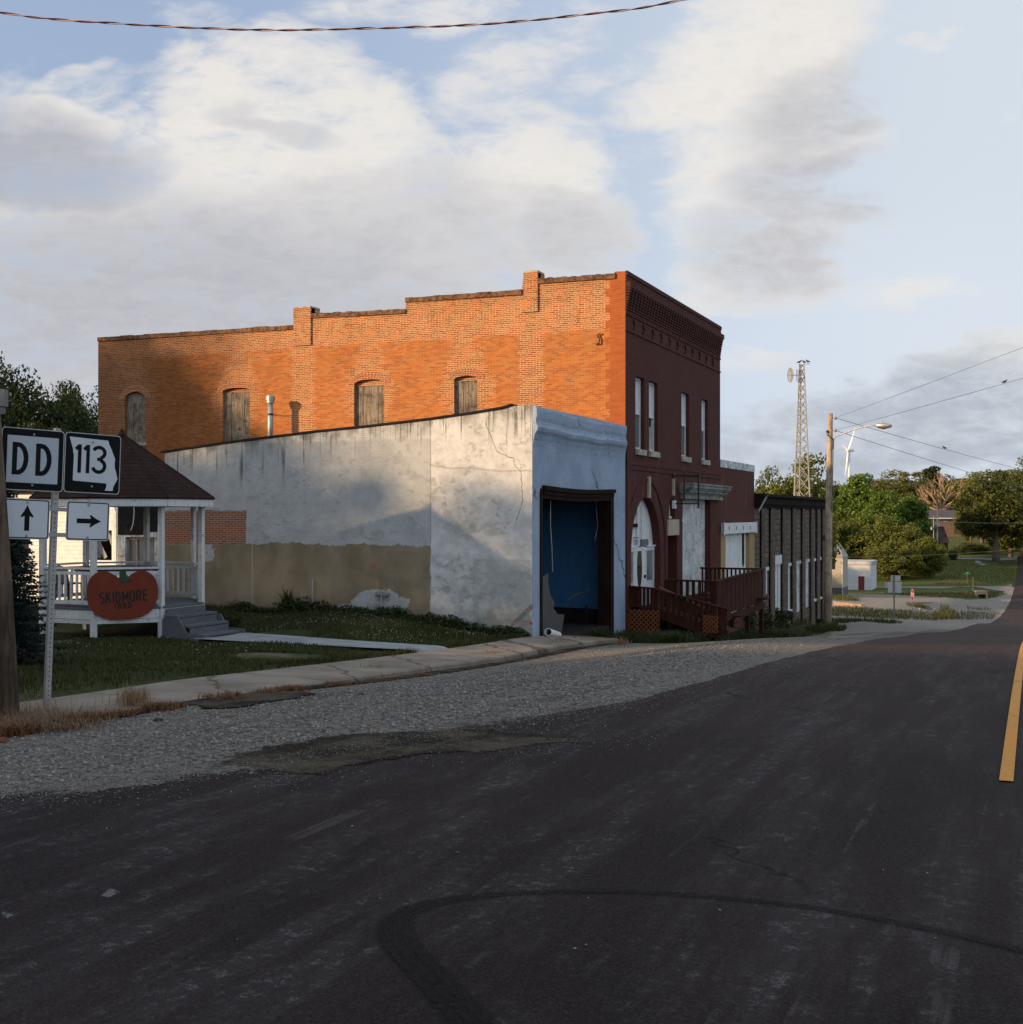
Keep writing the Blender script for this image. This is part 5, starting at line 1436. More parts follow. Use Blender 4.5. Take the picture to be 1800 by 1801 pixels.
# bars: w is across the face when up is the face normal
l0, l1 = onYp(1092, 1103, Y1r - 0.03), onYp(1161, 1072, Y1r - 0.03)
lattice(XF + 0.02, l1.x, g1(-10, Y1r) - 0.1, fz1 - 0.02, Y1r - 0.06, 0.135, 0.04, M_LATTICE, "lattice")
l2, l3 = onYp(1237, 1106, Y1r - 0.02), onYp(1264, 1083, Y1r - 0.02)
lattice(l2.x, l3.x, l2.z - 0.1, l3.z, Y1r - 0.06, 0.12, 0.035, M_LATTICE, "lattice")
# upper landing: near rail across, close-boarded fence along the street side, far rail across
u0, u1 = onYp(1172, 1020, Y2r), onYp(1258, 1023, Y2r)
XO = u1.x
ufl = u1.z - 0.86
ur = MB(); ur.bar(u0, u1, 0.13, 0.05); balusters(ur, u0, u1, (u0.x, Y2r, ufl), (u1.x, Y2r, ufl), 8)
ur.bar((u0.x, Y2r, ufl - 0.6), u0, 0.10); ur.bar((u1.x, Y2r, ufl - 0.9), u1, 0.12)
ur.bar((u0.x, Y2r, ufl + 0.35), (u1.x, Y2r, ufl + 0.35), 0.04, 0.09)
ur.build("railing", M_REDWOOD, ramp)
fb = MB(); n = 24; Lf = Y3r - Y2r - 0.05
zf0, zf1 = u1.z, on_x(1340, 1001.5, XO).z
for i in range(n):
    y0 = Y2r + 0.02 + Lf * i / n; zt = zf0 + (zf1 - zf0) * i / n
    fb.box(XO - 0.012 + 0.008 * (i % 2), XO + 0.012 + 0.008 * (i % 2), y0 + 0.004, y0 + Lf / n - 0.004, ufl - 0.16 + R_.uniform(-.01, .01), zt - 0.03)
fb.bar((XO, Y2r, zf0), (XO, Y3r, zf1), 0.12, 0.05)
fb.build("board_fence", M_REDWOOD, ramp)
fr2 = MB(); v0 = onYp(1213, 998.5, Y3r); v1 = onYp(1336, 1002, Y3r)
fr2.bar((XF + 0.05, Y3r, zf1), (XO, Y3r, zf1), 0.13, 0.06); balusters(fr2, (XF + 0.05, Y3r, zf1), (XO, Y3r, zf1), (XF + 0.05, Y3r, ufl), (XO, Y3r, ufl), 15, 0.06)
fr2.build("railing", M_REDWOOD, ramp)
dk = MB(); dk.box(XF + 0.03, XO - 0.03, Y2r + 0.05, Y3r, ufl - 0.05, ufl); dk.box(XO - 0.03, XO + 0.03, Y2r, Y3r + 0.2, ufl - 0.36, ufl - 0.18)
dk.build("landing_deck", M_REDWOOD, ramp)
for i in range(4):
    y = Y2r + 0.1 + i * (Y3r - Y2r - 0.2) / 3
    MB().box(XO - 0.10, XO + 0.02, y - 0.06, y + 0.06, g1(XO, y) - 0.2, ufl - 0.37).build("support_post", M_REDWOOD, ramp)
MB().box(XO + 0.025, XO + 0.34, Y3r - 1.1, Y3r - 0.2, ufl + 0.0, ufl + 0.05).build("ledge", M_REDWOOD, ramp)
MB().box(XO + 0.035, XO + 0.3, Y3r - 4.6, Y3r - 3.6, ufl - 0.30, ufl - 0.25).build("ledge", M_REDWOOD, ramp)

# =================================================================== gazebo with its pumpkin sign
M_GWHITE = worn("gazebo_white_paint", (0.62, 0.63, 0.62), 0.25, 7, 0.65, 0.25, grain=2, dirt=(0.22, 0.18, 0.13), dirt_amt=0.6)
def m_shingle(nb):
    p = nb.obj(); x, y, z = nb.xyz(p)
    n = nb.noise(p, 2.0, 4); 
    ang = nb.math('ARCTAN2', y - GY, x - GX) * 3.2
    c, f = nb.brick(nb.vec(ang, z * 1.0, 0), (0.040, 0.021, 0.017), (0.026, 0.015, 0.013), (0.012, 0.008, 0.0075), w=0.30, h=0.082, ms=0.006)
    c = nb.mix(nb.sm(n, 0.35, 0.7) * 0.4, c, nb.mul(1.0, c, (0.6, 0.6, 0.6)))
    return c, nb.bump((1 - f) + nb.noise(p, 60, 2) * 0.5, 0.6, 0.012)
Bp = at(284, 1080, 25.4); GR = 1.74
GX, GY = Bp.x - 0.924 * GR, Bp.y + 0.383 * GR
ggz = g1(GX, GY)
M_SHINGLE = material("brown_shingles", m_shingle, 0.95, 0.1)
gaz = thing("gazebo", "white octagonal gazebo with brown shingle roof on the lawn", "gazebo", (GX, GY, ggz))
def oct_pt(k, r, z): t = math.radians(-67.5 + 45 * k); return Vector((GX + r * math.cos(t), GY + r * math.sin(t), z))
zEb, zEt = on_y(284, 888, Bp.y).z, on_y(284, 875, Bp.y).z           # fascia bottom and top
zAp = at(214, 762, 26.6).z
zDk = on_y(284, 1066, Bp.y).z                                       # deck
RE = GR + 0.24
rf = MB(); ap = Vector((GX, GY, zAp))
for k in range(8):
    a, b = oct_pt(k, RE + 0.05, zEt + 0.0), oct_pt(k + 1, RE + 0.05, zEt + 0.0)
    rf.add([a, b, ap], [(0, 1, 2)])
    rf.add([a - Vector((0, 0, .03)), b - Vector((0, 0, .03)), b, a], [(0, 1, 2, 3)])
    h0 = a.lerp(ap, 0.0); rf.tube([a, ap], [0.018, 0.015], 5)
rf.build("roof", M_SHINGLE, gaz)
MB().tube([(GX, GY, zAp - 0.05), (GX, GY, zAp + 0.10)], [0.10, 0.02], 8).build("finial", M_SHINGLE, gaz)
sf_ = MB(); sf_.add([oct_pt(k, RE - 0.01, zEt - 0.02) for k in range(8)] + [Vector((GX, GY, zAp - 0.12))], [(k, (k + 1) % 8, 8) for k in range(8)])
sf_.build("ceiling", worn("unpainted_soffit", (0.20, 0.16, 0.12), 0.3, 5, 0.9, grain=0), gaz)
fa = MB()
for k in range(8):
    a, b = oct_pt(k, RE, (zEb + zEt) / 2 - 0.03), oct_pt(k + 1, RE, (zEb + zEt) / 2 - 0.03)
    fa.bar(a, b, 0.04, zEt - zEb)
fa.build("fascia", M_GWHITE, gaz)
for k in range(8):
    p = oct_pt(k, GR, 0)
    zb0 = g1(p.x, p.y) - 0.05
    MB().obox((p.x, p.y, (zb0 + zEb + 0.03) / 2), (0.05 if k != 3 else 0.04, 0.0, 0), (0, 0.05, 0), (0, 0, (zEb + 0.03 - zb0) / 2)).build("post", M_GWHITE, gaz)
M_DECK = worn("grey_deck_paint", (0.115, 0.120, 0.132), 0.25, 6, 0.7, 0.25, grain=1)
dk = MB(); dk.add([oct_pt(k, GR + 0.06, zDk) for k in range(8)] + [oct_pt(k, GR + 0.06, zDk - 0.05) for k in range(8)], [tuple(range(8)), tuple(range(15, 7, -1))] + [(k, (k + 1) % 8, 8 + (k + 1) % 8, 8 + k) for k in range(8)])
dk.build("deck", M_DECK, gaz)
for k in range(8):
    a, b = oct_pt(k, GR, 0), oct_pt(k + 1, GR, 0); d = (b - a).normalized(); a2, b2 = a + d * 0.052, b - d * 0.052
    sk = MB(); off_ = Vector((math.cos(math.radians(-45 + 45 * k)), math.sin(math.radians(-45 + 45 * k)), 0)) * 0.03
    for z0, z1, e in ((zDk - 0.24, zDk - 0.055, 0), (zDk - 0.33, zDk - 0.245, -0.02)):
        c = (a2 + b2) / 2 + off_ * (1 + e * 20); c.z = (z0 + z1) / 2
        sk.obox(c, (b2 - a2) / 2, off_.normalized() * 0.014, (0, 0, (z1 - z0) / 2))
    sk.build("skirt_board", M_GWHITE, gaz)
    if k == 1: continue                                             # the step opening
    rl = MB()
    for z, w, h in ((zDk + 0.80, 0.09, 0.04), (zDk + 0.70, 0.035, 0.07), (zDk + 0.10, 0.035, 0.08)):
        rl.bar((a2.x, a2.y, z), (b2.x, b2.y, z), w, h)
    n = 8
    for i in range(n):
        p = a2.lerp(b2, (i + 0.5) / n); rl.obox((p.x, p.y, zDk + 0.40), (0.019, 0, 0), (0, 0.019, 0), (0, 0, 0.27))
    rl.build("railing", M_GWHITE, gaz)
stp = MB(); yb0, yb1 = oct_pt(1, GR, 0).y + 0.02, oct_pt(2, GR, 0).y - 0.02; xb = oct_pt(1, GR, 0).x + 0.06
gzs = g1(xb + 0.8, GY); H = zDk - gzs
for i in range(3):
    z = zDk - H * (i + 1) / 3.6; x0 = xb + 0.02 + 0.30 * i
    stp.box(x0, x0 + 0.34, yb0 - 0.02 - 0.0 * i, yb1 + 0.02, z - 0.045, z); stp.box(x0 + 0.02, x0 + 0.045, yb0, yb1, z, z + H / 3.6 - 0.06)
stp.build("steps", M_DECK, gaz)
for y in (yb0 - 0.07, yb1 + 0.03):
    ss = MB()
    z1 = zDk - H / 3.6 - 0.05
    ss.panel([(xb + 0.02, gzs - 0.1), (xb + 1.05, gzs - 0.1), (xb + 1.05, gzs + 0.14), (xb + 0.62, gzs + 0.16), (xb + 0.42, z1), (xb + 0.02, z1)], [], FY(y), 0, 0.04)
    ss.build("step_stringer", M_DECK, gaz)
MB().bar(oct_pt(0, GR - 0.05, zDk + 0.77).lerp(oct_pt(1, GR - 0.05, zDk + 0.77), 0.88), oct_pt(0, GR - 0.05, zDk + 0.77).lerp(oct_pt(1, GR - 0.05, zDk + 0.77), 0.99), 0.10, 0.10).build("switch_box", M_IRON, gaz)

# things standing inside the gazebo
tb = thing("picnic_table", "round dark metal picnic table half hidden behind the gazebo railing", "table", (GX - 0.15, GY - 0.1, zDk))
tm = MB(); tm.tube([(GX - 0.15, GY - 0.1, zDk + 0.74), (GX - 0.15, GY - 0.1, zDk + 0.77)], 0.82, 28); tm.tube([(GX - 0.15, GY - 0.1, zDk + 0.69), (GX - 0.15, GY - 0.1, zDk + 0.74)], [0.82, 0.80], 28, cap=False)
tm.build("table_top", M_IRON, tb)
tm = MB(); tm.tube([(GX - 0.15, GY - 0.1, zDk + 0.0), (GX - 0.15, GY - 0.1, zDk + 0.73)], 0.06, 10); tm.tube([(GX - 0.15, GY - 0.1, zDk), (GX - 0.15, GY - 0.1, zDk + .04)], 0.32, 16)
tm.build("pedestal", M_IRON, tb)
ch0 = thing("garden_chair", "dark wire garden chair behind the gazebo balusters, left of the pumpkin sign", "chair", (GX - 0.65, GY - 0.9, zDk))
cx, cy = GX - 0.65, GY - 0.9
tm = MB(); tm.box(cx - .21, cx + .21, cy - .21, cy + .21, zDk + .42, zDk + .45); tm.build("seat", M_IRON, ch0)
tm = MB(); tm.add([(cx - .22, cy - .2, zDk + .46), (cx + .22, cy - .2, zDk + .46), (cx + .2, cy - .27, zDk + .78), (cx, cy - .29, zDk + .84), (cx - .2, cy - .27, zDk + .78)], [(0, 1, 2, 3, 4)]); tm.build("backrest", worn("tan_wicker", (0.28, 0.25, 0.19), 0.3, 20, 0.8), ch0)
for sx_ in (-1, 1):
    for sy_ in (-1, 1): MB().bar((cx + .19 * sx_, cy + .19 * sy_, zDk), (cx + .18 * sx_, cy + .18 * sy_, zDk + .42), 0.03).build("leg", M_IRON, ch0)

# pumpkin board hung on the railing
A0, A1 = oct_pt(0, GR, 0), oct_pt(1, GR, 0)
un = (A1 - A0).normalized(); nn = Vector((math.cos(math.radians(-45)), math.sin(math.radians(-45)), 0))
pc = Vector(at(216, 1048, 25.35))
# slide the centre onto the plane of the railing face
pl = A0 + nn * 0.10
r_ = ray(216, 1048); tt = pl.dot(nn) / r_.dot(nn); pc = r_ * tt
scl = 111 / FPX * (pc.x * -sa + pc.y * ca) / abs(un.x * ca + un.y * sa)      # width in metres
k_ = scl / 2
def PF(u, v, w): q = pc + un * u + nn * w; return (q.x, q.y, pc.z + v)
half = [(0.0, 0.50), (0.16, 0.60), (0.30, 0.70), (0.44, 0.765), (0.58, 0.78), (0.74, 0.72), (0.88, 0.59), (0.97, 0.40), (1.0, 0.18), (0.99, -0.08), (0.94, -0.28), (0.84, -0.45), (0.70, -0.58), (0.50, -0.67), (0.25, -0.725), (0.0, -0.735)]
hp = [(a.x, a.y) for a in smooth_path([Vector(h) for h in half], 4)]
pum = hp + [(-a, b) for a, b in hp[-2:0:-1]]
vs_ = 81 / 111 / 0.755 * 0.98
pum = [(a * k_, b * k_ * vs_) for a, b in pum]
pk = thing("pumpkin_sign", "orange red pumpkin shaped board lettered SKIDMORE 1880 on the gazebo railing", "sign", PF(0, -0.735 * k_, 0))
MB().panel(pum, [], PF, 0.012, 0.024).build("board", worn("orange_red_board_paint", (0.180, 0.027, 0.009), 0.25, 5, 0.6, 0.3), pk)
stem = [(-0.06, 0.42), (0.03, 0.44), (0.07, 0.40), (0.11, 0.44), (0.20, 0.46), (0.25, 0.50), (0.15, 0.56), (0.10, 0.66), (0.09, 0.78), (-0.09, 0.80), (-0.085, 0.62)]
MB().panel([(a * k_, b * k_ * vs_) for a, b in stem], [], PF, 0.026, 0.013).build("stem", worn("dark_green_paint", (0.028, 0.060, 0.034), 0.2, 6, 0.6), pk)
M_LETTER = worn("black_sign_paint", (0.012, 0.011, 0.011), 0.1, 6, 0.5, 0.3)
rot_ = math.radians(2.6)
def TF(dx, dy): return lambda u, v, w: PF((u * math.cos(rot_) - v * math.sin(rot_)) + dx, (u * math.sin(rot_) + v * math.cos(rot_)) + dy, 0.0125 + w)
GLY = {  # hand-painted block letters as strokes in a unit box
    'S': [arc(0.5, 0.755, 0.38, 0.225, 35, 270, 12) + arc(0.5, 0.265, 0.40, 0.25, 90, -145, 12)], 'K': [[(0.1, 0), (0.1, 1)], [(0.9, 1), (0.14, 0.42)], [(0.38, 0.60), (0.92, 0)]],
    'I': [[(0.5, 0), (0.5, 1)]], 'D': [[(0.12, 0.02), (0.12, 0.98), (0.40, 0.98)] + arc(0.40, 0.5, 0.48, 0.48, 90, -90, 12)[1:] + [(0.12, 0.02)]],
    'M': [[(0.08, 0), (0.08, 1.0)], [(0.09, 1.0), (0.5, 0.22)], [(0.5, 0.22), (0.91, 1.0)], [(0.92, 1.0), (0.92, 0)]], 'O': [arc(0.5, 0.5, 0.44, 0.49, 90, 449, 22)],
    'R': [[(0.12, 0), (0.12, 0.98), (0.5, 0.98)] + arc(0.5, 0.73, 0.36, 0.25, 90, -90, 9)[1:] + [(0.12, 0.48)], [(0.5, 0.48), (0.92, 0)]],
    'E': [[(0.9, 0.98), (0.12, 0.98), (0.12, 0.02), (0.9, 0.02)], [(0.12, 0.52), (0.75, 0.52)]], '1': [[(0.28, 0.78), (0.5, 0.98), (0.5, 0)]],
    '8': [arc(0.5, 0.745, 0.33, 0.235, 90, 449, 16), arc(0.5, 0.255, 0.40, 0.25, 90, 449, 16)], '0': [arc(0.5, 0.5, 0.40, 0.49, 90, 449, 20)]}
def strokes(txt, h, wid, gap, sw, fr, mat, parent, widths={'I': 0.30, 'M': 1.25, '1': 0.6}):
    tw = sum(wid * widths.get(c, 1.0) for c in txt) + gap * (len(txt) - 1)
    m = MB(); x = -tw / 2; n = 0
    for c in txt:
        w = wid * widths.get(c, 1.0)
        for st_ in GLY[c]:
            n += 1; ribbon(m, [(x + a * w, (b - 0.5) * h) for a, b in st_], sw, fr, 0.001, 0.003 + 0.0002 * n)
        x += w + gap
    return m.build("lettering", mat, parent)
strokes("SKIDMORE", 0.31 * k_, 0.138 * k_, 0.046 * k_, 0.046 * k_, TF(0.03 * k_, -0.02 * k_), M_LETTER, pk)
strokes("1880", 0.165 * k_, 0.095 * k_, 0.045 * k_, 0.034 * k_, TF(0.0 * k_, -0.285 * k_), M_LETTER, pk)

# =================================================================== route signs on their perforated post
sg = on_g(84, 1257)
zs_ = sg.x * -sa + sg.y * ca
ps = thing("route_sign", "leaning galvanised post with black and white DD and 113 route signs and arrow plates", "road sign", sg)
yawS = YAW + math.radians(41)
lean_ = math.radians(-2.2)                                      # leans to the right seen from the road
eu = Vector((math.cos(yawS), math.sin(yawS), 0)); ev = Vector((0, 0, 1)); en = Vector((math.sin(yawS), -math.cos(yawS), 0))
eu2 = (eu * math.cos(lean_) + ev * math.sin(lean_)); ev2 = (ev * math.cos(lean_) - eu * math.sin(lean_))
def SF(u, v, w): q = sg + eu2 * u + ev2 * v + en * w; return (q.x, q.y, q.z)
mpp = zs_ / FPX                                                 # metres per photo pixel at the post
M_POST = worn("galvanised_post", (0.36, 0.35, 0.33), 0.25, 10, 0.5, 0.5, metallic=0.4)
pm = MB(); Hp = (1257 - 752) * mpp
for u0, u1, w0, w1 in ((-0.030, 0.030, -0.004, 0.0), (-0.030, -0.026, -0.06, -0.004), (0.026, 0.030, -0.06, -0.004)):
    vs = [SF(u, v, w) for v in (-0.15, Hp) for w in (w0, w1) for u in (u0, u1)]
    pm.add(vs, [(0, 2, 3, 1), (4, 5, 7, 6), (0, 1, 5, 4), (2, 6, 7, 3), (0, 4, 6, 2), (1, 3, 7, 5)])
pm.build("post", M_POST, ps)
hm = MB()
for i in range(int(Hp / 0.0508)):
    v = i * 0.0508
    hm.panel([(0.0075 * math.cos(t), v + 0.0075 * math.sin(t)) for t in [2 * math.pi * q / 8 for q in range(8)]], [], SF, 0.001, 0.001, back=False)
    vs = [SF(0.0306, v + 0.0075 * math.sin(t), -0.03 + 0.0075 * math.cos(t)) for t in [2 * math.pi * q / 8 for q in range(8)]]
    hm.add(vs, [tuple(range(8))])
hm.build("post_hole", M_IRON, ps)
M_SBLACK = worn("sign_black", (0.006, 0.006, 0.0065), 0.1, 5, 0.6, 0.12)
M_SWHITE = worn("sign_white_sheeting", (0.57, 0.60, 0.63), 0.06, 2.2, 0.45, 0.4)
M_SGREY = worn("sign_dull_white_sheeting", (0.43, 0.47, 0.51), 0.06, 2.2, 0.45, 0.4)
M_SEDGE = worn("bare_aluminium", (0.42, 0.44, 0.43), 0.15, 9, 0.4, 0.5)
M_BOLT = worn("zinc_bolt", (0.3, 0.3, 0.29), 0.2, 9, 0.4, 0.5, metallic=0.6)
def rrect(x0, x1, y0, y1, r):
    o = []
    for cx, cy, a in ((x1 - r, y0 + r, -90), (x1 - r, y1 - r, 0), (x0 + r, y1 - r, 90), (x0 + r, y0 + r, 180)): o += arc(cx, cy, r, r, a, a + 90, 5)
    return o
def bolts(mb, u, v, w, mi): mb.tube([SP(u, v, w), SP(u, v, w + 0.012)], 0.011, 8, mi)
S1 = 0.605
KS = 1.075
def SP(u, v, w): return SF(u * KS, vtop + (v - vtop) * KS, w * KS)
vtop = (1257 - 757) * mpp; v0p = vtop - S1
# DD
d0u, d1u = -S1 - 0.004 + 0.060, 0.060 - 0.004
W1 = 0.018
m = MB()
m.panel(rrect(d0u, d1u, v0p, v0p + S1, 0.035), [], SP, W1, 0.003, 0, 0)
m.panel(rrect(d0u + 0.008, d1u - 0.008, v0p + 0.008, v0p + S1 - 0.008, 0.03), [], SP, W1 + 0.001, 0.001, 1, 1, back=False)
m.panel(rrect(d0u + 0.055, d1u - 0.055, v0p + 0.075, v0p + S1 - 0.075, 0.004), [], SP, W1 + 0.002, 0.001, 2, 2, back=False)
lh = 0.315; lv = v0p + 0.150
for lu in (d0u + 0.105, d0u + 0.330):
    wD = 0.155; sw_ = 0.046
    pts = [(lu + sw_ / 2, lv + lh - sw_ / 2), (lu + 0.055, lv + lh - sw_ / 2)] + arc(lu + 0.055, lv + lh / 2, wD - 0.055 - sw_ / 2 + 0.0, lh / 2 - sw_ / 2, 90, -90, 14)[1:] + [(lu + sw_ / 2, lv + sw_ / 2)]
    ribbon(m, pts, sw_, SP, W1 + 0.0025, W1 + 0.0035, 1, close=False)
    ribbon(m, [(lu + sw_ / 2, lv), (lu + sw_ / 2, lv + lh)], sw_, SP, W1 + 0.0025, W1 + 0.0037, 1)
for v in (v0p + 0.055, v0p + S1 - 0.055): bolts(m, d0u + S1 / 2, v, W1 + 0.002, 3)
m.build("sign_panel", [M_SEDGE, M_SBLACK, M_SGREY, M_BOLT], ps)
# 113 on the outline of the state
e0u, e1u = 0.064, 0.064 + S1 - 0.03
Se = e1u - e0u
m = MB(); 
m.panel(rrect(e0u, e1u, v0p + 0.005, v0p + S1 - 0.0, 0.035), [], SP, W1, 0.003, 0, 0)
m.panel(rrect(e0u + 0.008, e1u - 0.008, v0p + 0.013, v0p + S1 - 0.008, 0.03), [], SP, W1 + 0.001, 0.001, 1, 1, back=False)
stt = [(0.075, 0.925), (0.765, 0.905), (0.785, 0.84), (0.83, 0.76), (0.87, 0.665), (0.90, 0.61), (0.895, 0.53), (0.90, 0.455), (0.935, 0.35), (0.955, 0.27), (0.92, 0.20), (0.90, 0.165), (0.885, 0.13), (0.875, 0.065), (0.73, 0.065), (0.755, 0.115), (0.76, 0.185), (0.165, 0.205), (0.155, 0.215), (0.16, 0.64), (0.145, 0.67), (0.14, 0.73), (0.105, 0.83)]
m.panel([(e0u + a * Se, v0p + b * S1) for a, b in stt], [], SP, W1 + 0.002, 0.001, 2, 2, back=False)
dh = 0.285; dv = v0p + 0.205; sw_ = 0.036
for lu in (e0u + 0.150, e0u + 0.235):
    ribbon(m, [(lu, dv), (lu, dv + dh)], sw_, SP, W1 + 0.0025, W1 + 0.0035, 1)
    ribbon(m, [(lu - 0.040, dv + dh - 0.050), (lu - 0.012, dv + dh - 0.022), (lu + 0.0, dv + dh - 0.018)], 0.034, SP, W1 + 0.0025, W1 + 0.0038, 1)
cx3 = e0u + 0.348; rx = 0.062; ry_ = dh / 4 - 0.002
p3 = arc(cx3, dv + dh * 0.745, rx * 0.97, dh * 0.255 - sw_ / 2, 155, -75, 16) ; 
ribbon(m, p3, sw_, SP, W1 + 0.0025, W1 + 0.0035, 1)
p3 = arc(cx3, dv + dh * 0.275, rx, dh * 0.275 - sw_ / 2, 78, -165, 18)
ribbon(m, p3, sw_, SP, W1 + 0.0025, W1 + 0.0037, 1)
ribbon(m, [(cx3 - 0.018, dv + dh * 0.515), (cx3 + 0.03, dv + dh * 0.515)], sw_ * 0.9, SP, W1 + 0.0025, W1 + 0.0039, 1)
bolts(m, e0u + Se * 0.49, v0p + S1 * 0.862, W1 + 0.002, 3); bolts(m, e0u + Se * 0.49, v0p + 0.075, W1 + 0.002, 3)
m.build("sign_panel", [M_SEDGE, M_SBLACK, M_SWHITE, M_BOLT], ps)
# arrow plates on two cross straps
vt2 = vtop - 122 * mpp / KS; hA = 0.395; wA = 0.44
va = vt2 - hA
st = MB()
for vv in (va + hA * 0.16 + 0.22, va + 0.03):
    vs = [SP(u, v, w) for v in (vv, vv + 0.042) for w in (0.004, 0.010) for u in (-0.24, 0.24)]
    st.add(vs, [(0, 2, 3, 1), (4, 5, 7, 6), (0, 1, 5, 4), (2, 6, 7, 3), (0, 4, 6, 2), (1, 3, 7, 5)])
st.build("strap", M_POST, ps)
def arrow_plate(u0, v0, pts):
    m = MB(); u1, v1 = u0 + wA, v0 + hA
    m.panel(rrect(u0, u1, v0, v1, 0.03), [], SP, 0.016, 0.003, 0, 0)
    m.panel(rrect(u0 + 0.010, u1 - 0.010, v0 + 0.010, v1 - 0.010, 0.022), [], SP, 0.017, 0.001, 1, 1, back=False)
    m.panel(rrect(u0 + 0.020, u1 - 0.020, v0 + 0.020, v1 - 0.020, 0.016), [], SP, 0.018, 0.001, 2, 2, back=False)
    m.panel([(u0 + wA / 2 + a, v0 + hA / 2 + b) for a, b in pts], [], SP, 0.0195, 0.001, 1, 1, back=False)
    for v in (v0 + 0.035, v1 - 0.035): bolts(m, u0 + wA / 2, v, 0.018, 3)
    return m.build("arrow_plate", [M_SEDGE, M_SBLACK, M_SWHITE, M_BOLT], ps)
up = [(0.0, 0.135), (-0.030, 0.075), (-0.062, 0.028), (-0.060, 0.015), (-0.024, 0.028), (-0.024, -0.115), (0.024, -0.115), (0.024, 0.028), (0.060, 0.015), (0.062, 0.028), (0.030, 0.075)]
arrow_plate(-0.060 - wA, va - 0.0, up)
arrow_plate(0.105, va + 0.0, [(b + 0.0, -a) for a, b in up])

# =================================================================== wooden pole at the left edge
M_POLE = worn("weathered_utility_pole", (0.105, 0.076, 0.054), 0.5, 6, 0.9, 0.15, grain=2, dirt=(0.06, 0.045, 0.035), dirt_amt=0.7, bump=0.7)
M_POLE2 = worn("pale_weathered_pole", (0.38, 0.29, 0.205), 0.45, 6, 0.9, 0.15, grain=2, dirt=(0.07, 0.055, 0.042), dirt_amt=0.8, bump=0.7)
pg = on_g(21, 1270)
zp = pg.x * -sa + pg.y * ca
lp_ = thing("utility_pole", "thick leaning wooden pole at the junction corner left of the route signs", "pole", pg)
pt = at(-14, 700, zp + 0.1); pt2 = at(-42, 250, zp + 0.2)
MB().tube([pg - Vector((0, 0, 0.3)), pg.lerp(pt, 0.5), pt, pt2], [0.100, 0.086, 0.074, 0.068], 18).build("pole_shaft", M_POLE, lp_, smooth=True)
bx = at(4, 700, zp - 0.12)
m = MB(); m.obox(bx, Vector((ca, sa, 0)) * 0.042, Vector((-sa, ca, 0)) * 0.05, (0, 0, 0.085)); m.tube([bx - Vector((0, 0, 0.085)), bx - Vector((0.0, 0, 0.16))], 0.03, 8); m.build("meter_box", worn("grey_box", (0.14, 0.15, 0.16), 0.2, 8, 0.6, 0.3), lp_)

# overhead twisted cable near the camera
def sag_curve(p, q, sag, n=60):
    p, q = Vector(p), Vector(q)
    return [p.lerp(q, i / n) - Vector((0, 0, 4 * sag * (i / n) * (1 - i / n))) for i in range(n + 1)]
zc = 12.0
ctl = [at(px, py, zc) for px, py in ((-420, -52), (0, 22), (220, 42), (450, 52.5), (640, 50), (850, 42.5), (1040, 24), (1200, 0), (1700, -110))]
path_ = smooth_path(ctl, 60)
up3 = Vector((0, 0, 1)); rt3 = Vector((-sa, ca, 0))
wire = MB()
tot = 0.0; s1, s2, s3 = [], [], []
for i, p in enumerate(path_):
    if i: tot += (p - path_[i - 1]).length
    a = 2 * math.pi * tot / 0.50
    s1.append(p + (up3 * math.cos(a) + rt3 * math.sin(a)) * 0.0065); s2.append(p - (up3 * math.cos(a) + rt3 * math.sin(a)) * 0.0065)
wire.tube(s1, 0.0062, 6, 0, cap=True); wire.tube(s2, 0.0062, 6, 1, cap=True)
M_WRED = worn("brown_red_cable_sheath", (0.15, 0.042, 0.042), 0.2, 8, 0.6); M_WPALE = worn("pale_cable_sheath", (0.55, 0.40, 0.36), 0.2, 8, 0.6)
wo = wire.build("overhead_cable", [M_WRED, M_WPALE], None, smooth=True)
tag(wo, "thick twisted red and pale cable sagging across the top of the sky", "cable")

# =================================================================== street lamp pole and its wires
lg = on_g(1455.5, 1107)
zl_ = lg.x * -sa + lg.y * ca
sl = thing("lamp_pole", "tall pale wooden utility pole carrying a street lamp by the block building", "street lamp", lg)
def A_(px, py, dz=0.0): return at(px, py, zl_ + dz)
ltop = A_(1460.5, 727)
MB().tube([lg - Vector((0, 0, 0.4)), lg.lerp(ltop, 0.35), lg.lerp(ltop, 0.7), ltop], [0.185, 0.165, 0.140, 0.112], 18).build("pole_shaft", M_POLE2, sl, smooth=True)
ap_ = [A_(1466, 790), A_(1466.5, 775, -.1), A_(1469, 768.5, -.15), A_(1480, 764, -0.3), A_(1500, 756.5, -.6), A_(1520, 750.5, -.9), A_(1532, 748.8, -1.1), A_(1541, 748.5, -1.2)]
MB().tube(smooth_path(ap_, 5), 0.027, 8).build("lamp_arm", M_GALV, sl, smooth=True)
h0, h1 = A_(1540, 748, -1.2), A_(1569, 748.5, -1.6)
hd = MB(); hdv = (h1 - h0)
hd.tube([h0, h0 + hdv * 0.12, h0 + hdv * 0.45, h0 + hdv * 0.8, h1], [0.05, 0.10, 0.11, 0.09, 0.03], 12)
lh_ = hd.build("lamp_head", M_GALV, sl, smooth=True)
hd = MB(); dn = Vector((0, 0, -0.07)); hd.tube([h0 + hdv * 0.15 + dn, h0 + hdv * 0.5 + dn * 1.3, h0 + hdv * 0.98 + dn * 0.6], [0.05, 0.08, 0.03], 10); hd.build("lens", worn("dark_lamp_lens", (0.10, 0.06, 0.05), 0.2, 5, 0.3), lh_)
m = MB(); m.tube([h0 + hdv * 0.38 + Vector((0, 0, .10)), h0 + hdv * 0.38 + Vector((0, 0, 0.19))], 0.035, 8); m.build("photocell", M_STONE, lh_)
ins = []
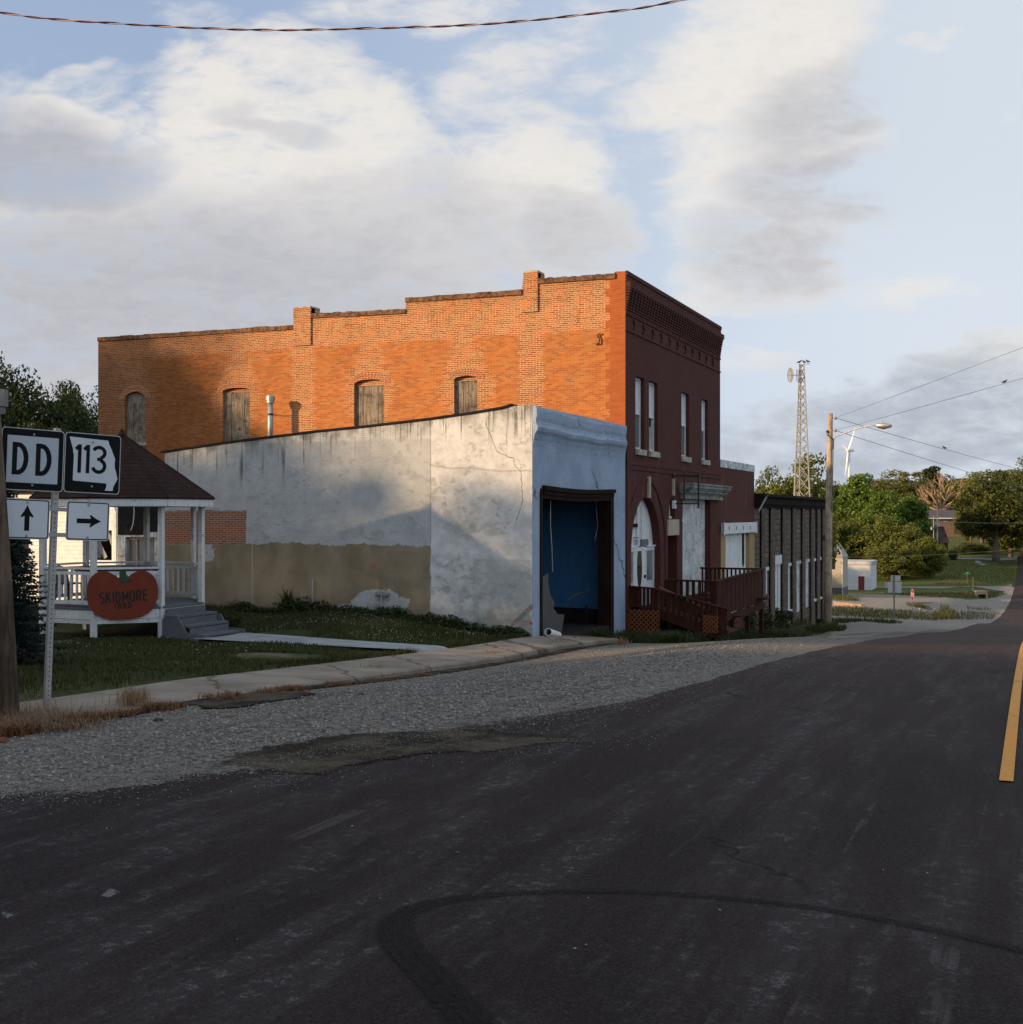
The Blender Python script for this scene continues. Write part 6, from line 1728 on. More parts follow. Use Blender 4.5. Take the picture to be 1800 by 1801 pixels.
for k, yy in enumerate((735, 757)):
    q = A_(1469.5, yy, -0.1); ins.append(q)
    m = MB(); m.bar(A_(1462, yy - 0.5), q, 0.03, 0.03); m.tube([q - Vector((0, 0, 0.07)), q, q + Vector((0, 0, 0.07))], [0.045, 0.075, 0.045], 10)
    m.build("insulator", M_GALV, sl)
m = MB(); m.tube([A_(1454, 758, -.1), A_(1455, 764, -.12), A_(1466, 773, -.12)], 0.02, 6); m.bar(A_(1454.5, 757, -.1), A_(1457.5, 761, -.1), 0.07, 0.05); m.tube([A_(1465.5, 770, -.13), A_(1466, 800, -.16), A_(1464, 870, -.17), A_(1462, 900, -.18)], 0.012, 5)
m.build("strapping", M_IRON, sl)
m = MB(); q = A_(1449, 946, -0.18); m.obox(q, (0.05, 0, 0), (0, 0.05, 0), (0, 0, 0.12)); m.build("cable_box", M_IRON, sl)
M_WIRE = worn("grey_wire", (0.13, 0.125, 0.13), 0.1, 5, 0.6)
wl = []
nearA, nearB = at(2600, 300, 19), at(2600, 432, 19)
farA, farB = at(2050, 905, 160), at(2050, 935, 160)
for q, e, sg_, lab in ((ins[0], nearA, 0.05, "upper wire rising from the lamp pole to the right edge"), (ins[1], nearB, 0.05, "lower wire rising from the lamp pole to the right edge, a bird on it"),
                       (ins[0], at(2000, 868, 150), 0.4, "upper wire falling from the lamp pole towards the right hand trees"), (ins[1], at(2000, 905, 150), 0.4, "lower wire falling from the lamp pole behind the treetops")):
    c = sag_curve(q, e, sg_, 40)
    m = MB(); m.tube(c, 0.007 if e.length < 60 else 0.012, 5); o = m.build("overhead_wire", M_WIRE)
    tag(o, lab, "wire", "wires strung from the lamp pole"); wl.append(c)
# two thin lines crossing far down the street
for a, b, r, lab in ((at(1640, 916, 215), at(1830, 918, 235), 0.03, "sunlit wire crossing before the big right hand tree"), (at(1490, 980, 150), at(1830, 962, 180), 0.022, "low wire crossing over the green bank")):
    m = MB(); m.tube(sag_curve(a, b, 0.3, 24), r, 5); tag(m.build("overhead_wire", worn("copper_wire", (0.33, 0.27, 0.15), 0.1, 5, 0.6)), lab, "wire")

# birds
M_BIRD = worn("dark_feathers", (0.030, 0.022, 0.024), 0.3, 12, 0.8)
def bird(p, s, rz, lab, grp, legs=True):
    m = MB()
    m.tube([(-0.16, 0, 0.05), (-0.09, 0, 0.075), (0.0, 0, 0.10), (0.07, 0, 0.135), (0.10, 0, 0.165)], [0.012, 0.04, 0.062, 0.05, 0.028], 10)
    m.tube([(0.075, 0, 0.165), (0.105, 0, 0.19), (0.135, 0, 0.19), (0.165, 0, 0.183)], [0.026, 0.036, 0.026, 0.004], 10)
    m.add([(-0.12, -0.03, 0.06), (-0.12, 0.03, 0.06), (-0.27, 0.035, 0.02), (-0.27, -0.035, 0.02)], [(0, 1, 2, 3)])
    for s_ in (-1, 1):
        m.tube([(0.06, s_ * 0.05, 0.12), (-0.03, s_ * 0.062, 0.09), (-0.17, s_ * 0.03, 0.05)], [0.015, 0.028, 0.006], 6)
        m.tube([(0.0, s_ * 0.02, 0.07), (0.005, s_ * 0.02, 0.0)], 0.006, 4)
    o = m.build("perched_bird", M_BIRD)
    o.location = p; o.rotation_euler = (0, 0, rz); o.scale = (s, s, s)
    return tag(o, lab, "bird", grp)
def on_wire(c, px):
    best = min(c, key=lambda p: abs(CXP + FPX * (p.x * ca + p.y * sa) / max(-p.x * sa + p.y * ca, .1) - px)); 
    k = [i for i, p in enumerate(c) if p is best][0]
    cand = []
    for i in (k - 1, k):
        if 0 <= i < len(c) - 1:
            for t in [j / 20 for j in range(21)]:
                p = c[i].lerp(c[i + 1], t); cand.append((abs(CXP + FPX * (p.x * ca + p.y * sa) / (-p.x * sa + p.y * ca) - px), i, t, p))
    return min(cand, key=lambda q: q[0])[3]
bird(on_wire(wl[1], 1767), 0.52, 0.4, "small dark bird on the wire at the right edge of the sky", "birds on the wires")
bird(on_wire(wl[2], 1661), 0.85, 3.0, "small dark bird on the wire above the far trees", "birds on the wires")

# =================================================================== lattice mast with dish
tz = 82.0
tb_ = at(1410, 904, tz); tg = g1(tb_.x, tb_.y)
mast = thing("lattice_mast", "tall three legged steel lattice mast with a grid dish behind the block building", "mast", (tb_.x, tb_.y, tg))
tc = Vector((tb_.x, tb_.y, 0)); ztp = at(1411, 640, tz).z
def wid(z): return 0.72 * (10 + (32 - 10) * ((ztp - z) / (ztp - at(0, 868, tz).z))) / FPX * tz
angs = [math.radians(a) for a in (200, 335, 90)]
def leg(k, z):
    w = wid(z) * 0.62; a = angs[k] + YAW
    off = (ztp - z) * 0.012
    return Vector((tc.x + w * math.cos(a) - 0.03 * off, tc.y + w * math.sin(a), z))
M_MAST = worn("pale_galvanised_steel", (0.34, 0.32, 0.28), 0.3, 3, 0.6, 0.4)
for k in range(3):
    MB().tube([leg(k, tg), leg(k, (tg + ztp) / 2), leg(k, ztp)], [0.055, 0.05, 0.035], 6).build("leg", M_MAST, mast)
br = MB(); z = tg; i = 0
while z < ztp - 0.2:
    h = max(0.55, wid(z) * 1.0); z1 = min(z + h, ztp)
    for k in range(3):
        br.bar(leg(k, z), leg((k + 1) % 3, z1), 0.032, 0.032); br.bar(leg((k + 1) % 3, z), leg(k, z1), 0.032, 0.032)
    z = z1; i += 1
br.build("bracing", M_MAST, mast)
dc = at(1394, 660, tz); m = MB()
DN = Vector((-ca, -sa, 0)) * 0.93 + Vector((sa, -ca, 0)) * 0.36; DN.normalize(); DU = DN.cross(Vector((0, 0, 1))).normalized(); DV = Vector((0, 0, 1))
def dish(a, r): q = dc + DU * (r * 0.34 * math.cos(a)) + DV * (r * 0.50 * math.sin(a)) + DN * (0.16 * r * r); return q
for j in range(-6, 7):
    c0 = j / 6.5
    pts = []
    for i in range(9):
        s_ = -1 + 2 * i / 8; hgt = math.sqrt(max(0, 1 - c0 * c0)) * s_; r = math.hypot(c0, hgt)
        pts.append(dc + DU * (0.34 * c0) + DV * (0.50 * hgt) + DN * (0.16 * r * r))
    m.tube(pts, 0.014, 4)
for j in range(-4, 5):
    c0 = j / 4.5; pts = []
    for i in range(9):
        s_ = -1 + 2 * i / 8; hh = math.sqrt(max(0, 1 - c0 * c0)) * s_; r = math.hypot(c0, hh)
        pts.append(dc + DU * (0.34 * hh) + DV * (0.50 * c0) + DN * (0.16 * r * r))
    m.tube(pts, 0.012, 4)
m.tube([dish(2 * math.pi * i / 24, 1.0) for i in range(25)], 0.02, 5)
m.bar(dc, dc + DN * 0.42, 0.02)
m.build("dish", M_MAST, mast)
m = MB(); m.bar(dc - DN * 0.05, leg(1, dc.z), 0.05); m.bar(at(1402, 650, tz), at(1402, 671, tz), 0.05); m.build("dish_mount", M_MAST, mast)
for k, (px, py) in enumerate(((1407, 639.5), (1417, 638.5), (1420, 636.5))):
    p = leg(0, ztp) if k == 0 else leg(1, ztp) + (Vector((0, 0, 0)) if k == 1 else Vector((0.25 * ca, 0.25 * sa, 0.04)))
    bird(p + Vector((0, 0, 0.02)), 1.05, (0.3, 2.6, 2.9)[k], ("dark bird on the left leg of the mast top", "dark bird on the right leg of the mast top", "rightmost dark bird on the mast top, leaning out")[k], "birds on the mast top")
m = MB(); m.bar(leg(1, ztp - 0.02), leg(1, ztp) + Vector((0.4 * ca, 0.4 * sa, 0.02)), 0.03); m.build("perch_rod", M_MAST, mast)

# =================================================================== wind turbine on the horizon
wz = 2000.0
wb_ = at(1494, 793, wz); wgz = g1(wb_.x, wb_.y)
wt_ = thing("wind_turbine", "white three bladed wind turbine above the far treetops", "wind turbine", (wb_.x, wb_.y, wgz))
M_TURB = worn("turbine_white", (0.74, 0.73, 0.71), 0.05, 0.1, 0.5, 0.3, bump=0.0)
MB().tube([(wb_.x, wb_.y, wgz), (wb_.x, wb_.y, wb_.z - 1)], [2.5, 1.7], 16).build("tower", M_TURB, wt_, smooth=True)
rD = Vector((-ca, -sa, 0)) * 0.90 + Vector((sa, -ca, 0)) * 0.44
hub = at(1491, 793, wz) + Vector((sa, -ca, 0)) * 3
MB().obox(Vector((wb_.x, wb_.y, wb_.z + 0.3)) - rD * 2.2, rD * 6.0, Vector((-rD.y, rD.x, 0)) * 2.0, (0, 0, 2.0)).build("nacelle", M_TURB, wt_)
MB().tube([hub - rD * 1.5, hub + rD * 1.0, hub + rD * 2.6], [1.9, 1.7, 0.5], 12).build("hub", M_TURB, wt_)
rU = Vector((-rD.y, rD.x, 0)).normalized()
for ang in (62, 182, 302):
    # angle in the rotor plane, from straight up
    pass
tips = [at(1506, 751, wz), at(1482, 782, wz), at(1487.5, 838, wz)]
for tp in tips:
    a = hub; d = tp - a; sd = d.normalized().cross(rD).normalized()
    m = MB()
    secs = [(0.0, 0.9, 0.9), (0.08, 1.5, 0.6), (0.25, 1.8, 0.45), (0.6, 1.1, 0.3), (1.0, 0.3, 0.12)]
    for t, wv, th in secs:
        c = a + d * t + rD * (1.6 * t * t)
        for k in range(8): an = 2 * math.pi * k / 8; m.v.append(tuple(c + sd * (wv * math.cos(an)) + rD * (th * math.sin(an))))
    for i in range(len(secs) - 1):
        for k in range(8): m.f.append((i * 8 + k, i * 8 + (k + 1) % 8, (i + 1) * 8 + (k + 1) % 8, (i + 1) * 8 + k)); m.m.append(0)
    m.build("blade", M_TURB, wt_)

# =================================================================== sheds and roadside things down the street
def m_ribbed(c, name, per=0.23):
    def fn(nb):
        p = nb.obj(); x, y, z = nb.xyz(p)
        w = nb.math('PINGPONG', (x + y) / per, 0.5)
        rib = nb.sm(w, 0.36, 0.46)
        n = nb.noise(p, 1.5, 3)
        col = nb.mix(nb.sm(n, .3, .7), tuple(v * .85 for v in c), c)
        return nb.mix(rib * 0.35, col, tuple(v * 0.55 for v in c)), nb.bump(rib, 0.6, 0.03)
    return material(name, fn, 0.5, 0.35)
gs = on_g(1482, 1047.5); zc = gs.x * -sa + gs.y * ca
tan = thing("metal_shed", "tan ribbed metal shed with dark skirt behind the lamp pole", "shed", gs)
def TS(px, py): return on_y(px, py, gs.y)
xr = gs.x; xl = gs.x - 6.0; ze, zw = TS(1482, 980).z, TS(1482, 1034).z
YD = gs.y + 5.0
m = MB(); m.box(xl, xr, gs.y, YD, zw, ze); m.build("wall", m_ribbed((0.46, 0.42, 0.34), "tan_ribbed_steel"), tan)
m = MB(); m.box(xl - .02, xr + 0.02, gs.y - 0.02, YD + .02, gs.z - 0.6, zw); m.build("skirt", m_ribbed((0.10, 0.095, 0.10), "dark_ribbed_steel"), tan)
zr_ = at(1473, 950, zc + 2.0).z; xr2 = at(1473, 950, zc + 2.0).x
m = MB(); m.add([(xl, gs.y - 0.1, ze), (xr + 0.1, gs.y - 0.1, ze), (xr2, gs.y + 2.2, zr_), (xl, gs.y + 2.2, zr_), (xl, YD, ze), (xr + 0.1, YD, ze)], [(0, 1, 2, 3), (1, 5, 2), (3, 2, 5, 4)])
rfo = m.build("roof", m_ribbed((0.33, 0.30, 0.26), "grey_ribbed_roof"), tan)
nrm = Vector((0, -(zr_ - ze), 2.3)).normalized() * 0.05
def RP(fx, fy): return Vector((xl + (xr - xl) * fx, gs.y - 0.1 + 2.3 * fy, ze + (zr_ - ze) * fy)) + nrm
xd = (at(1473.5, 965, zc + 1).x - xl) / (xr - xl)
m = MB(); m.quad(RP(0.1, 0.04), RP(xd, 0.04), RP(xd - 0.06, 0.86), RP(0.1, 0.86)); m.build("roof_panel", worn("dark_roof_panel", (0.075, 0.085, 0.10), 0.15, 2, 0.4, 0.4), rfo)
a, b = TS(1455, 1001), TS(1469, 985)
MB().box(a.x, b.x, gs.y - 0.04, gs.y - 0.005, a.z, b.z).build("window", M_GLASSDK, tan)
MB().box(xr - 0.03, xr + 0.04, gs.y - 0.06, gs.y - 0.021, gs.z - 0.3, ze).build("corner_trim", M_WHITEPAINT, tan)

ws = on_g(1532, 1038.0); zc = ws.x * -sa + ws.y * ca
wsh = thing("white_shed", "white block shed with a dark red door beyond the tan metal shed", "shed", ws)
def TS(px, py): return on_y(px, py, ws.y)
zt = TS(1532, 994.5).z; xl = TS(1470, 1000).x
YD = ws.y
for dy in [i * 0.1 for i in range(1, 120)]:
    q = Vector((ws.x, ws.y + dy, 0)); 
    if CXP + FPX * (q.x * ca + q.y * sa) / (-q.x * sa + q.y * ca) > 1542: YD = ws.y + dy; break
m = MB(); m.box(xl, ws.x, ws.y, YD, ws.z - 1.2, zt); m.build("wall", worn("white_block_paint", (0.60, 0.62, 0.63), 0.12, 1.2, 0.8, 0.2), wsh)
m = MB(); zt2 = TS(1532, 987.5).z; m.box(xl - .1, ws.x + 0.1, ws.y - 0.15, YD + 0.1, zt + 0.12, zt2); m.box(xl - .05, ws.x + 0.03, ws.y - 0.06, YD + 0.03, zt + 0.002, zt + 0.119); m.build("roof", worn("pale_tin_roof", (0.46, 0.45, 0.43), 0.3, 1.5, 0.6), wsh)
a, b = TS(1510, 1037.5), TS(1520.6, 1013.5)
MB().box(a.x, b.x, ws.y - 0.05, ws.y - 0.003, a.z - 0.2, b.z).build("door", worn("dark_red_door", (0.19, 0.028, 0.025), 0.15, 3, 0.6), wsh)
a = TS(1515, 1007); MB().box(a.x - .12, a.x + .12, ws.y - 0.1, ws.y - 0.003, a.z - 0.05, a.z + 0.05).build("wall_lamp", M_GALV, wsh)

def post_sign(px, py, name, label, cat, build, group=None):
    g = on_g(px, py); z = g.x * -sa + g.y * ca
    t = thing(name, label, cat, g, group); build(t, g, z); return t
def cam_axes(): return Vector((ca, sa, 0)), Vector((sa, -ca, 0))
def b_back(t, g, z):
    k = z / FPX; u, n = cam_axes(); 
    MB().bar(g - Vector((0, 0, 0.3)), g + Vector((0, 0, (1094 - 1012) * k)), 0.075, 0.05).build("post", worn("grey_steel_post", (0.15, 0.16, 0.15), 0.2, 6, 0.6), t)
    M_BACK = worn("bare_sign_back", (0.50, 0.49, 0.46), 0.15, 5, 0.5, 0.4)
    for x0, x1, y0, y1 in ((1568, 1585, 1012, 1022.5), (1563, 1587, 1023.5, 1042.5)):
        c = g + u * ((x0 + x1) / 2 - 1573.5) * k - n * 0.05 + Vector((0, 0, (1094 - (y0 + y1) / 2) * k))
        MB().obox(c, u * (x1 - x0) / 2 * k, Vector((0, 0, (y1 - y0) / 2 * k)), n * 0.004).build("sign_panel", M_BACK, t)
post_sign(1573, 1094, "sign_backs", "two bare metal sign backs on one grey post beyond the lamp pole", "road sign", b_back)
def b_stop(t, g, z):
    k = z / FPX; u, n = cam_axes()
    MB().bar(g - Vector((0, 0, 0.3)), g + Vector((0, 0, (1081 - 1037) * k)), 0.06, 0.05).build("post", worn("blue_grey_post", (0.10, 0.11, 0.15), 0.2, 6, 0.6), t)
    # faces mostly away down the street: turned edge-on
    th = math.radians(93); uu = u * math.cos(th) + n * math.sin(th); nn_ = n * math.cos(th) - u * math.sin(th)
    c = g + Vector((0, 0, (1081 - 1046.5) * k)) + nn_ * 0.04; r = 10.2 * k / math.cos(math.pi / 8)
    def f(a, b, w): q = c + uu * a + Vector((0, 0, b)) + nn_ * w; return tuple(q)
    o = [(r * math.cos(math.radians(22.5 + 45 * i)), r * math.sin(math.radians(22.5 + 45 * i))) for i in range(8)]
    m = MB(); m.panel(o, [], f, 0.0, 0.006, 1, 1); m.panel([(a * 0.94, b * 0.94) for a, b in o], [], f, 0.002, 0.001, 0, 0, back=False)
    so = m.build("sign_panel", [worn("stop_sign_red", (0.36, 0.020, 0.022), 0.1, 5, 0.5), M_SWHITE], t)
    link("lettering", text_mesh("STOP", r * 0.85, 0.004, M_SWHITE, "lettering", lambda a, b, w: f(a, b, w + 0.004), 0.01, 0.8), so)
post_sign(1606, 1081, "stop_sign", "red STOP sign seen nearly edge on beside the gravel lot", "road sign", b_stop)
def b_name(t, g, z):
    k = z / FPX; u, n = cam_axes(); h = (1031 - 1008) * k
    MB().bar(g - Vector((0, 0, 0.3)), g + Vector((0, 0, h)), 0.16, 0.12).build("post", M_POLE, t)
    c = g + Vector((0, 0, h - 0.06))
    MB().obox(c + n * 0.1, u * 4.8 * k, Vector((0, 0, 0.95 * k)), n * 0.01).build("name_plate", worn("street_sign_green", (0.02, 0.30, 0.20), 0.1, 3, 0.5), t)
    MB().obox(c + Vector((0, 0, 0.95 * k + .06)), n * 0.4, Vector((0, 0, .07)), u * 0.01).build("name_plate", worn("street_sign_green_edge", (0.02, 0.26, 0.18), 0.1, 3, 0.5), t)
post_sign(1701.5, 1031, "street_name_sign", "green street name plate on a post on the far lawn", "street sign", b_name)
def b_marker(t, g, z):
    k = z / FPX
    MB().bar(g - Vector((0, 0, .3)), g + Vector((0, 0, 24 * k)), 0.10, 0.08).build("post", worn("pale_post", (0.48, 0.45, 0.33), 0.1, 5, 0.6), t)
    MB().bar(g + Vector((0, 0, 24 * k)), g + Vector((0, 0, 34 * k)), 0.05, 0.05).build("thin_top", M_IRON, t)
post_sign(1711.5, 1039, "marker_post", "thin pale marker post between street name sign and culvert", "post", b_marker)
# culvert headwall
cg = on_g(1726, 1051.5); zc = cg.x * -sa + cg.y * ca; k = zc / FPX
cul = thing("culvert", "square concrete culvert mouth in the grass below the road", "culvert", cg)
u, n = cam_axes()
def CF(a, b, w): q = cg + u * a * k + n * w + Vector((0, 0, b * k)); return tuple(q)
m = MB(); m.panel([(-9.5, -3), (9.5, -3), (9.5, 11.5), (-9.5, 11.5)], [[(-7.2, -1), (7.2, -1), (7.2, 6.5), (-7.2, 6.5)]], CF, 0.35, 0.6); m.panel([(-9.5, 11.5), (9.5, 11.5), (9.5, 12), (-9.5, 12)], [], CF, 0.45, 1.3)
m.build("headwall", worn("warm_concrete", (0.40, 0.30, 0.20), 0.2, 2, 0.9), cul)
m = MB(); m.panel([(-7.2, -1), (7.2, -1), (7.2, 6.5), (-7.2, 6.5)], [], CF, -0.2, 0.05); m.build("pipe_mouth", M_DARK, cul)
# brick and concrete remains in the gravel lot
k0 = on_g(1494, 1070)
m = MB(); a, b, c_ = on_g(1470, 1061), on_g(1519, 1070), on_g(1517, 1062)
m.bar(on_g(1470, 1065) + Vector((0, 0, .1)), on_g(1519, 1070) + Vector((0, 0, .05)), 0.35, 0.45)
slab = rebase(m.build("concrete_slab", worn("pinkish_concrete", (0.36, 0.23, 0.18), 0.3, 2, 0.9)), k0); tag(slab, "broken pinkish concrete slab on the gravel lot by the lamp pole", "slab")
k0 = on_g(1630, 1076)
rb_ = MB()
for i in range(60):
    a = on_g(1600 + R_.random() * 140, 1066 + R_.random() * 24); s_ = R_.uniform(0.05, 0.17)
    d1 = Vector((R_.uniform(-1, 1), R_.uniform(-1, 1), R_.uniform(-.3, .3))).normalized(); d2 = d1.orthogonal().normalized(); d3 = d1.cross(d2)
    rb_.obox(a + Vector((0, 0, s_ * 0.2)), d1 * s_, d2 * s_ * 0.7, d3 * s_ * 0.35)
struct(rb_.build("rubble", worn("pale_rubble", (0.20, 0.175, 0.15), 0.5, 1.5, 0.9)), "stuff", "scattered broken concrete rubble in the weeds of the gravel lot")
# utility box behind the sign backs
a = on_g(1561, 1034.5)
m = MB(); m.box(a.x - .35, a.x + .35, a.y, a.y + .5, a.z - .2, a.z + .75); m.box(a.x - .40, a.x + .40, a.y - .05, a.y + .55, a.z + .751, a.z + .82)
tag(rebase(m.build("utility_box", worn("mint_box", (0.45, 0.52, 0.50), 0.1, 3, 0.6)), a), "small pale green utility box beside the pale driveway", "utility box")

# houses and poles far up the hillside
def far_house():
    Z = 330.0; b = at(1645, 925, Z); gz_ = g1(b.x, b.y)
    h = thing("brick_house", "low brick house with a grey roof half hidden on the hillside", "house", (b.x, b.y, gz_))
    k = Z / FPX; u, n = cam_axes()
    def HF(px, py, w): q = b + u * (px - 1645) * k + n * w + Vector((0, 0, (925 - py) * k)); return tuple(q)
    f = lambda a, c, w: HF(a, c, w)
    m = MB(); m.panel([(1605, 975), (1690, 975), (1690, 911), (1605, 911)], [], f, 0, 8.0); m.build("wall", brick_front((0.20, 0.115, 0.085), (0.16, 0.09, 0.07), (0.22, 0.17, 0.14), "far_house_brick", False), h)
    m = MB(); A = [HF(1602, 912, 0.8), HF(1694, 912, 0.8), HF(1688, 897, -4), HF(1612, 897, -4), HF(1602, 912, -9), HF(1694, 912, -9)]
    m.add(A, [(0, 1, 2, 3), (3, 2, 5, 4), (0, 3, 4), (1, 5, 2)]); m.build("roof", worn("far_grey_shingle", (0.085, 0.078, 0.080), 0.3, 0.8, 0.9), h)
    m = MB(); m.panel([(1602, 912.4), (1694, 912.4), (1694, 910.6), (1602, 910.6)], [], f, 0.9, 0.09); m.build("gutter", M_WHITEPAINT, h)
    for a0, a1 in ((1630, 1642), (1652, 1656), (1660, 1667)):
        m = MB(); m.panel([(a0, 917), (a1, 917), (a1, 913), (a0, 913)], [], f, 0.08, 0.07); w = m.build("window", M_WHITEPAINT, h)
        m = MB(); m.panel([(a0 + .7, 916.4), (a1 - .7, 916.4), (a1 - .7, 913.6), (a0 + .7, 913.6)], [], f, 0.10, 0.015); m.build("pane", M_GLASSDK, w)
far_house()
def far_shed():
    Z = 262.0; b = at(1652, 940, Z); gz_ = g1(b.x, b.y); k = Z / FPX; u, n = cam_axes()
    h = thing("dark_shed", "dark brown roofed shed below the hillside house", "shed", (b.x, b.y, gz_))
    def HF(px, py, w): q = b + u * (px - 1652) * k + n * w + Vector((0, 0, (940 - py) * k)); return tuple(q)
    m = MB(); m.panel([(1606, 990), (1668, 990), (1668, 952), (1606, 952)], [], HF, 0, 5.0); m.build("wall", worn("dark_shed_wall", (0.03, 0.022, 0.022), 0.3, 0.8, 0.9), h)
    m = MB(); A = [HF(1603, 955, 0.4), HF(1669.5, 955, 0.4), HF(1667, 926, -2.5), HF(1607, 926, -2.5), HF(1603, 955, -5.4), HF(1669.5, 955, -5.4)]
    m.add(A, [(0, 1, 2, 3), (3, 2, 5, 4), (0, 3, 4), (1, 5, 2)]); m.build("roof", worn("dark_brown_roof", (0.034, 0.023, 0.026), 0.25, 0.6, 0.9), h)
far_shed()
def far_pole(px, top, bot, Z, lab, w, mat, extra=None):
    b = at(px, bot, Z); t_ = at(px, top, Z); gz_ = g1(b.x, b.y); k = Z / FPX; u, n = cam_axes()
    h = thing("far_pole", lab, "pole", (b.x, b.y, gz_))
    MB().tube([(b.x, b.y, gz_ - 0.5), t_], [w * k * 0.6, w * k * 0.36], 10).build("pole_shaft", mat, h)
    if extra: extra(h, t_, k, u, n)
def ex1(h, t_, k, u, n):
    MB().obox(t_ - Vector((0, 0, 34 * k)) + n * 1.0 * k, u * 3.2 * k, n * 1.5 * k, (0, 0, 2.4 * k)).build("transformer", worn("pale_transformer", (0.48, 0.48, 0.48), 0.1, 1, 0.6), h)
    MB().obox(t_ - Vector((0, 0, 26 * k)), u * 1.6 * k, n * 0.8 * k, (0, 0, 3.4 * k)).build("pole_cap", M_GALV, h)
    MB().obox(t_ - Vector((0, 0, 7 * k)) - u * 1.4 * k, u * 0.8 * k, n * 0.8 * k, (0, 0, 0.9 * k)).build("fitting", M_WHITEPAINT, h)
far_pole(1649, 890, 935, 240, "bright white pole with a grey box before the brick house", 2.4, worn("sunlit_white_pole", (0.62, 0.56, 0.46), 0.1, 1, 0.6), ex1)
def ex2(h, t_, k, u, n):
    MB().obox(t_ - Vector((0, 0, 3 * k)) + u * 2 * k, u * 6 * k, n * 0.3 * k, (0, 0, 0.55 * k)).build("crossarm", worn("grey_crossarm", (0.30, 0.31, 0.32), 0.1, 1, 0.8), h)
    m = MB(); q = t_ - Vector((0, 0, 21 * k)) - u * 3.4 * k; m.tube([q - Vector((0, 0, 3 * k)), q + Vector((0, 0, 2 * k))], 1.9 * k, 10); m.build("transformer", worn("grey_transformer", (0.27, 0.31, 0.34), 0.1, 1, 0.6), h)
far_pole(1642.5, 908, 945, 222, "grey pole with a crossarm beside the dark shed roof", 1.9, worn("far_grey_pole", (0.30, 0.27, 0.24), 0.2, 1, 0.8), ex2)
far_pole(1687, 929, 953, 285, "short brown pole on the sunlit lawn below the house", 1.4, M_POLE)
# white clapboard house behind the gazebo
YH = 27.2
def HW(px, py): p = on_y(px, py, YH); return (p.x, p.z)
hz_t = HW(100, 862)[1]; hx0, hx1 = HW(-60, 900)[0], HW(204, 900)[0]; hb = g1(-22, 27) - 0.4
hs = thing("clapboard_house", "white clapboard house with a broken dark window behind the gazebo", "house", (hx0 + 3, YH, g1(-22, 27)))
def m_clap(nb):
    p = nb.obj(); x, y, z = nb.xyz(p)
    fr_ = nb.math('FRACT', z / 0.115)
    n = nb.noise(p, 5, 4)
    c = nb.mix(nb.sm(n, .3, .7), (0.60, 0.60, 0.585), (0.74, 0.735, 0.72))
    c = nb.mix(nb.sm(fr_, 0.10, 0.02) * 0.7, c, (0.25, 0.24, 0.22))
    return c, nb.bump(1.0 - fr_, 0.8, 0.02)
M_CLAP = material("white_clapboard", m_clap, 0.6, 0.3)
bw0, bw1 = HW(150, 985), HW(197, 933)
MB().panel([(hx0, hb), (hx1, hb), (hx1, HW(200, 900)[1]), (HW(196, 890)[0], HW(196, 884)[1]), (HW(180, 880)[0], hz_t), (hx0, hz_t)], [rect((bw0[0], bw1[1]), (bw1[0], bw0[1]))], FY(YH), 0, 0.2).build("wall", M_CLAP, hs)
m = MB(); m.box(bw0[0] - .5, bw1[0] + .5, YH + 0.9, YH + 1.0, bw0[1] - .3, bw1[1] + .3); m.build("dark_room", M_DARK, hs)
m = MB()
for i, (a, b, c_) in enumerate(((0.05, 0.45, 0.3), (0.3, 0.2, 0.25), (0.62, 0.9, 0.2))):
    x = bw0[0] + (bw1[0] - bw0[0]) * a; x2 = bw0[0] + (bw1[0] - bw0[0]) * b
    m.bar((x, YH + 0.25, bw1[1] - 0.02), (x2, YH + 0.35, bw0[1] + 0.05), c_ * 0.5, 0.02, up=(0, 1, 0))
m.build("torn_curtain", worn("torn_grey_curtain", (0.30, 0.30, 0.29), 0.4, 6, 0.9, grain=2), hs)
m = MB(); x = bw1[0] - 0.14; m.box(x - 0.08, x + 0.08, YH + 0.3, YH + 0.34, bw0[1], bw1[1]); m.build("broken_frame", worn("bare_brown_wood", (0.17, 0.085, 0.05), 0.4, 6, 0.9, grain=2), hs)
MB().box(HW(-10, 900)[0], HW(50, 900)[0], YH - 0.03, YH - 0.002, HW(20, 985)[1], HW(20, 905)[1]).build("window", M_GLASSDK, hs)
m = MB(); m.add([(hx0 - .2, YH - 0.3, hz_t - 0.02), (hx1 - 0.9, YH - 0.3, hz_t - 0.02), (hx1 - .9, YH + 2.2, hz_t + 0.5), (hx0 - .2, YH + 2.2, hz_t + 0.5)], [(0, 1, 2, 3)]); m.build("roof", M_TAR, hs)
MB().box(hx1 - 0.04, hx1 + 0.05, YH - 0.05, YH - 0.002, hb, HW(200, 905)[1]).build("corner_board", M_WHITEPAINT, hs)
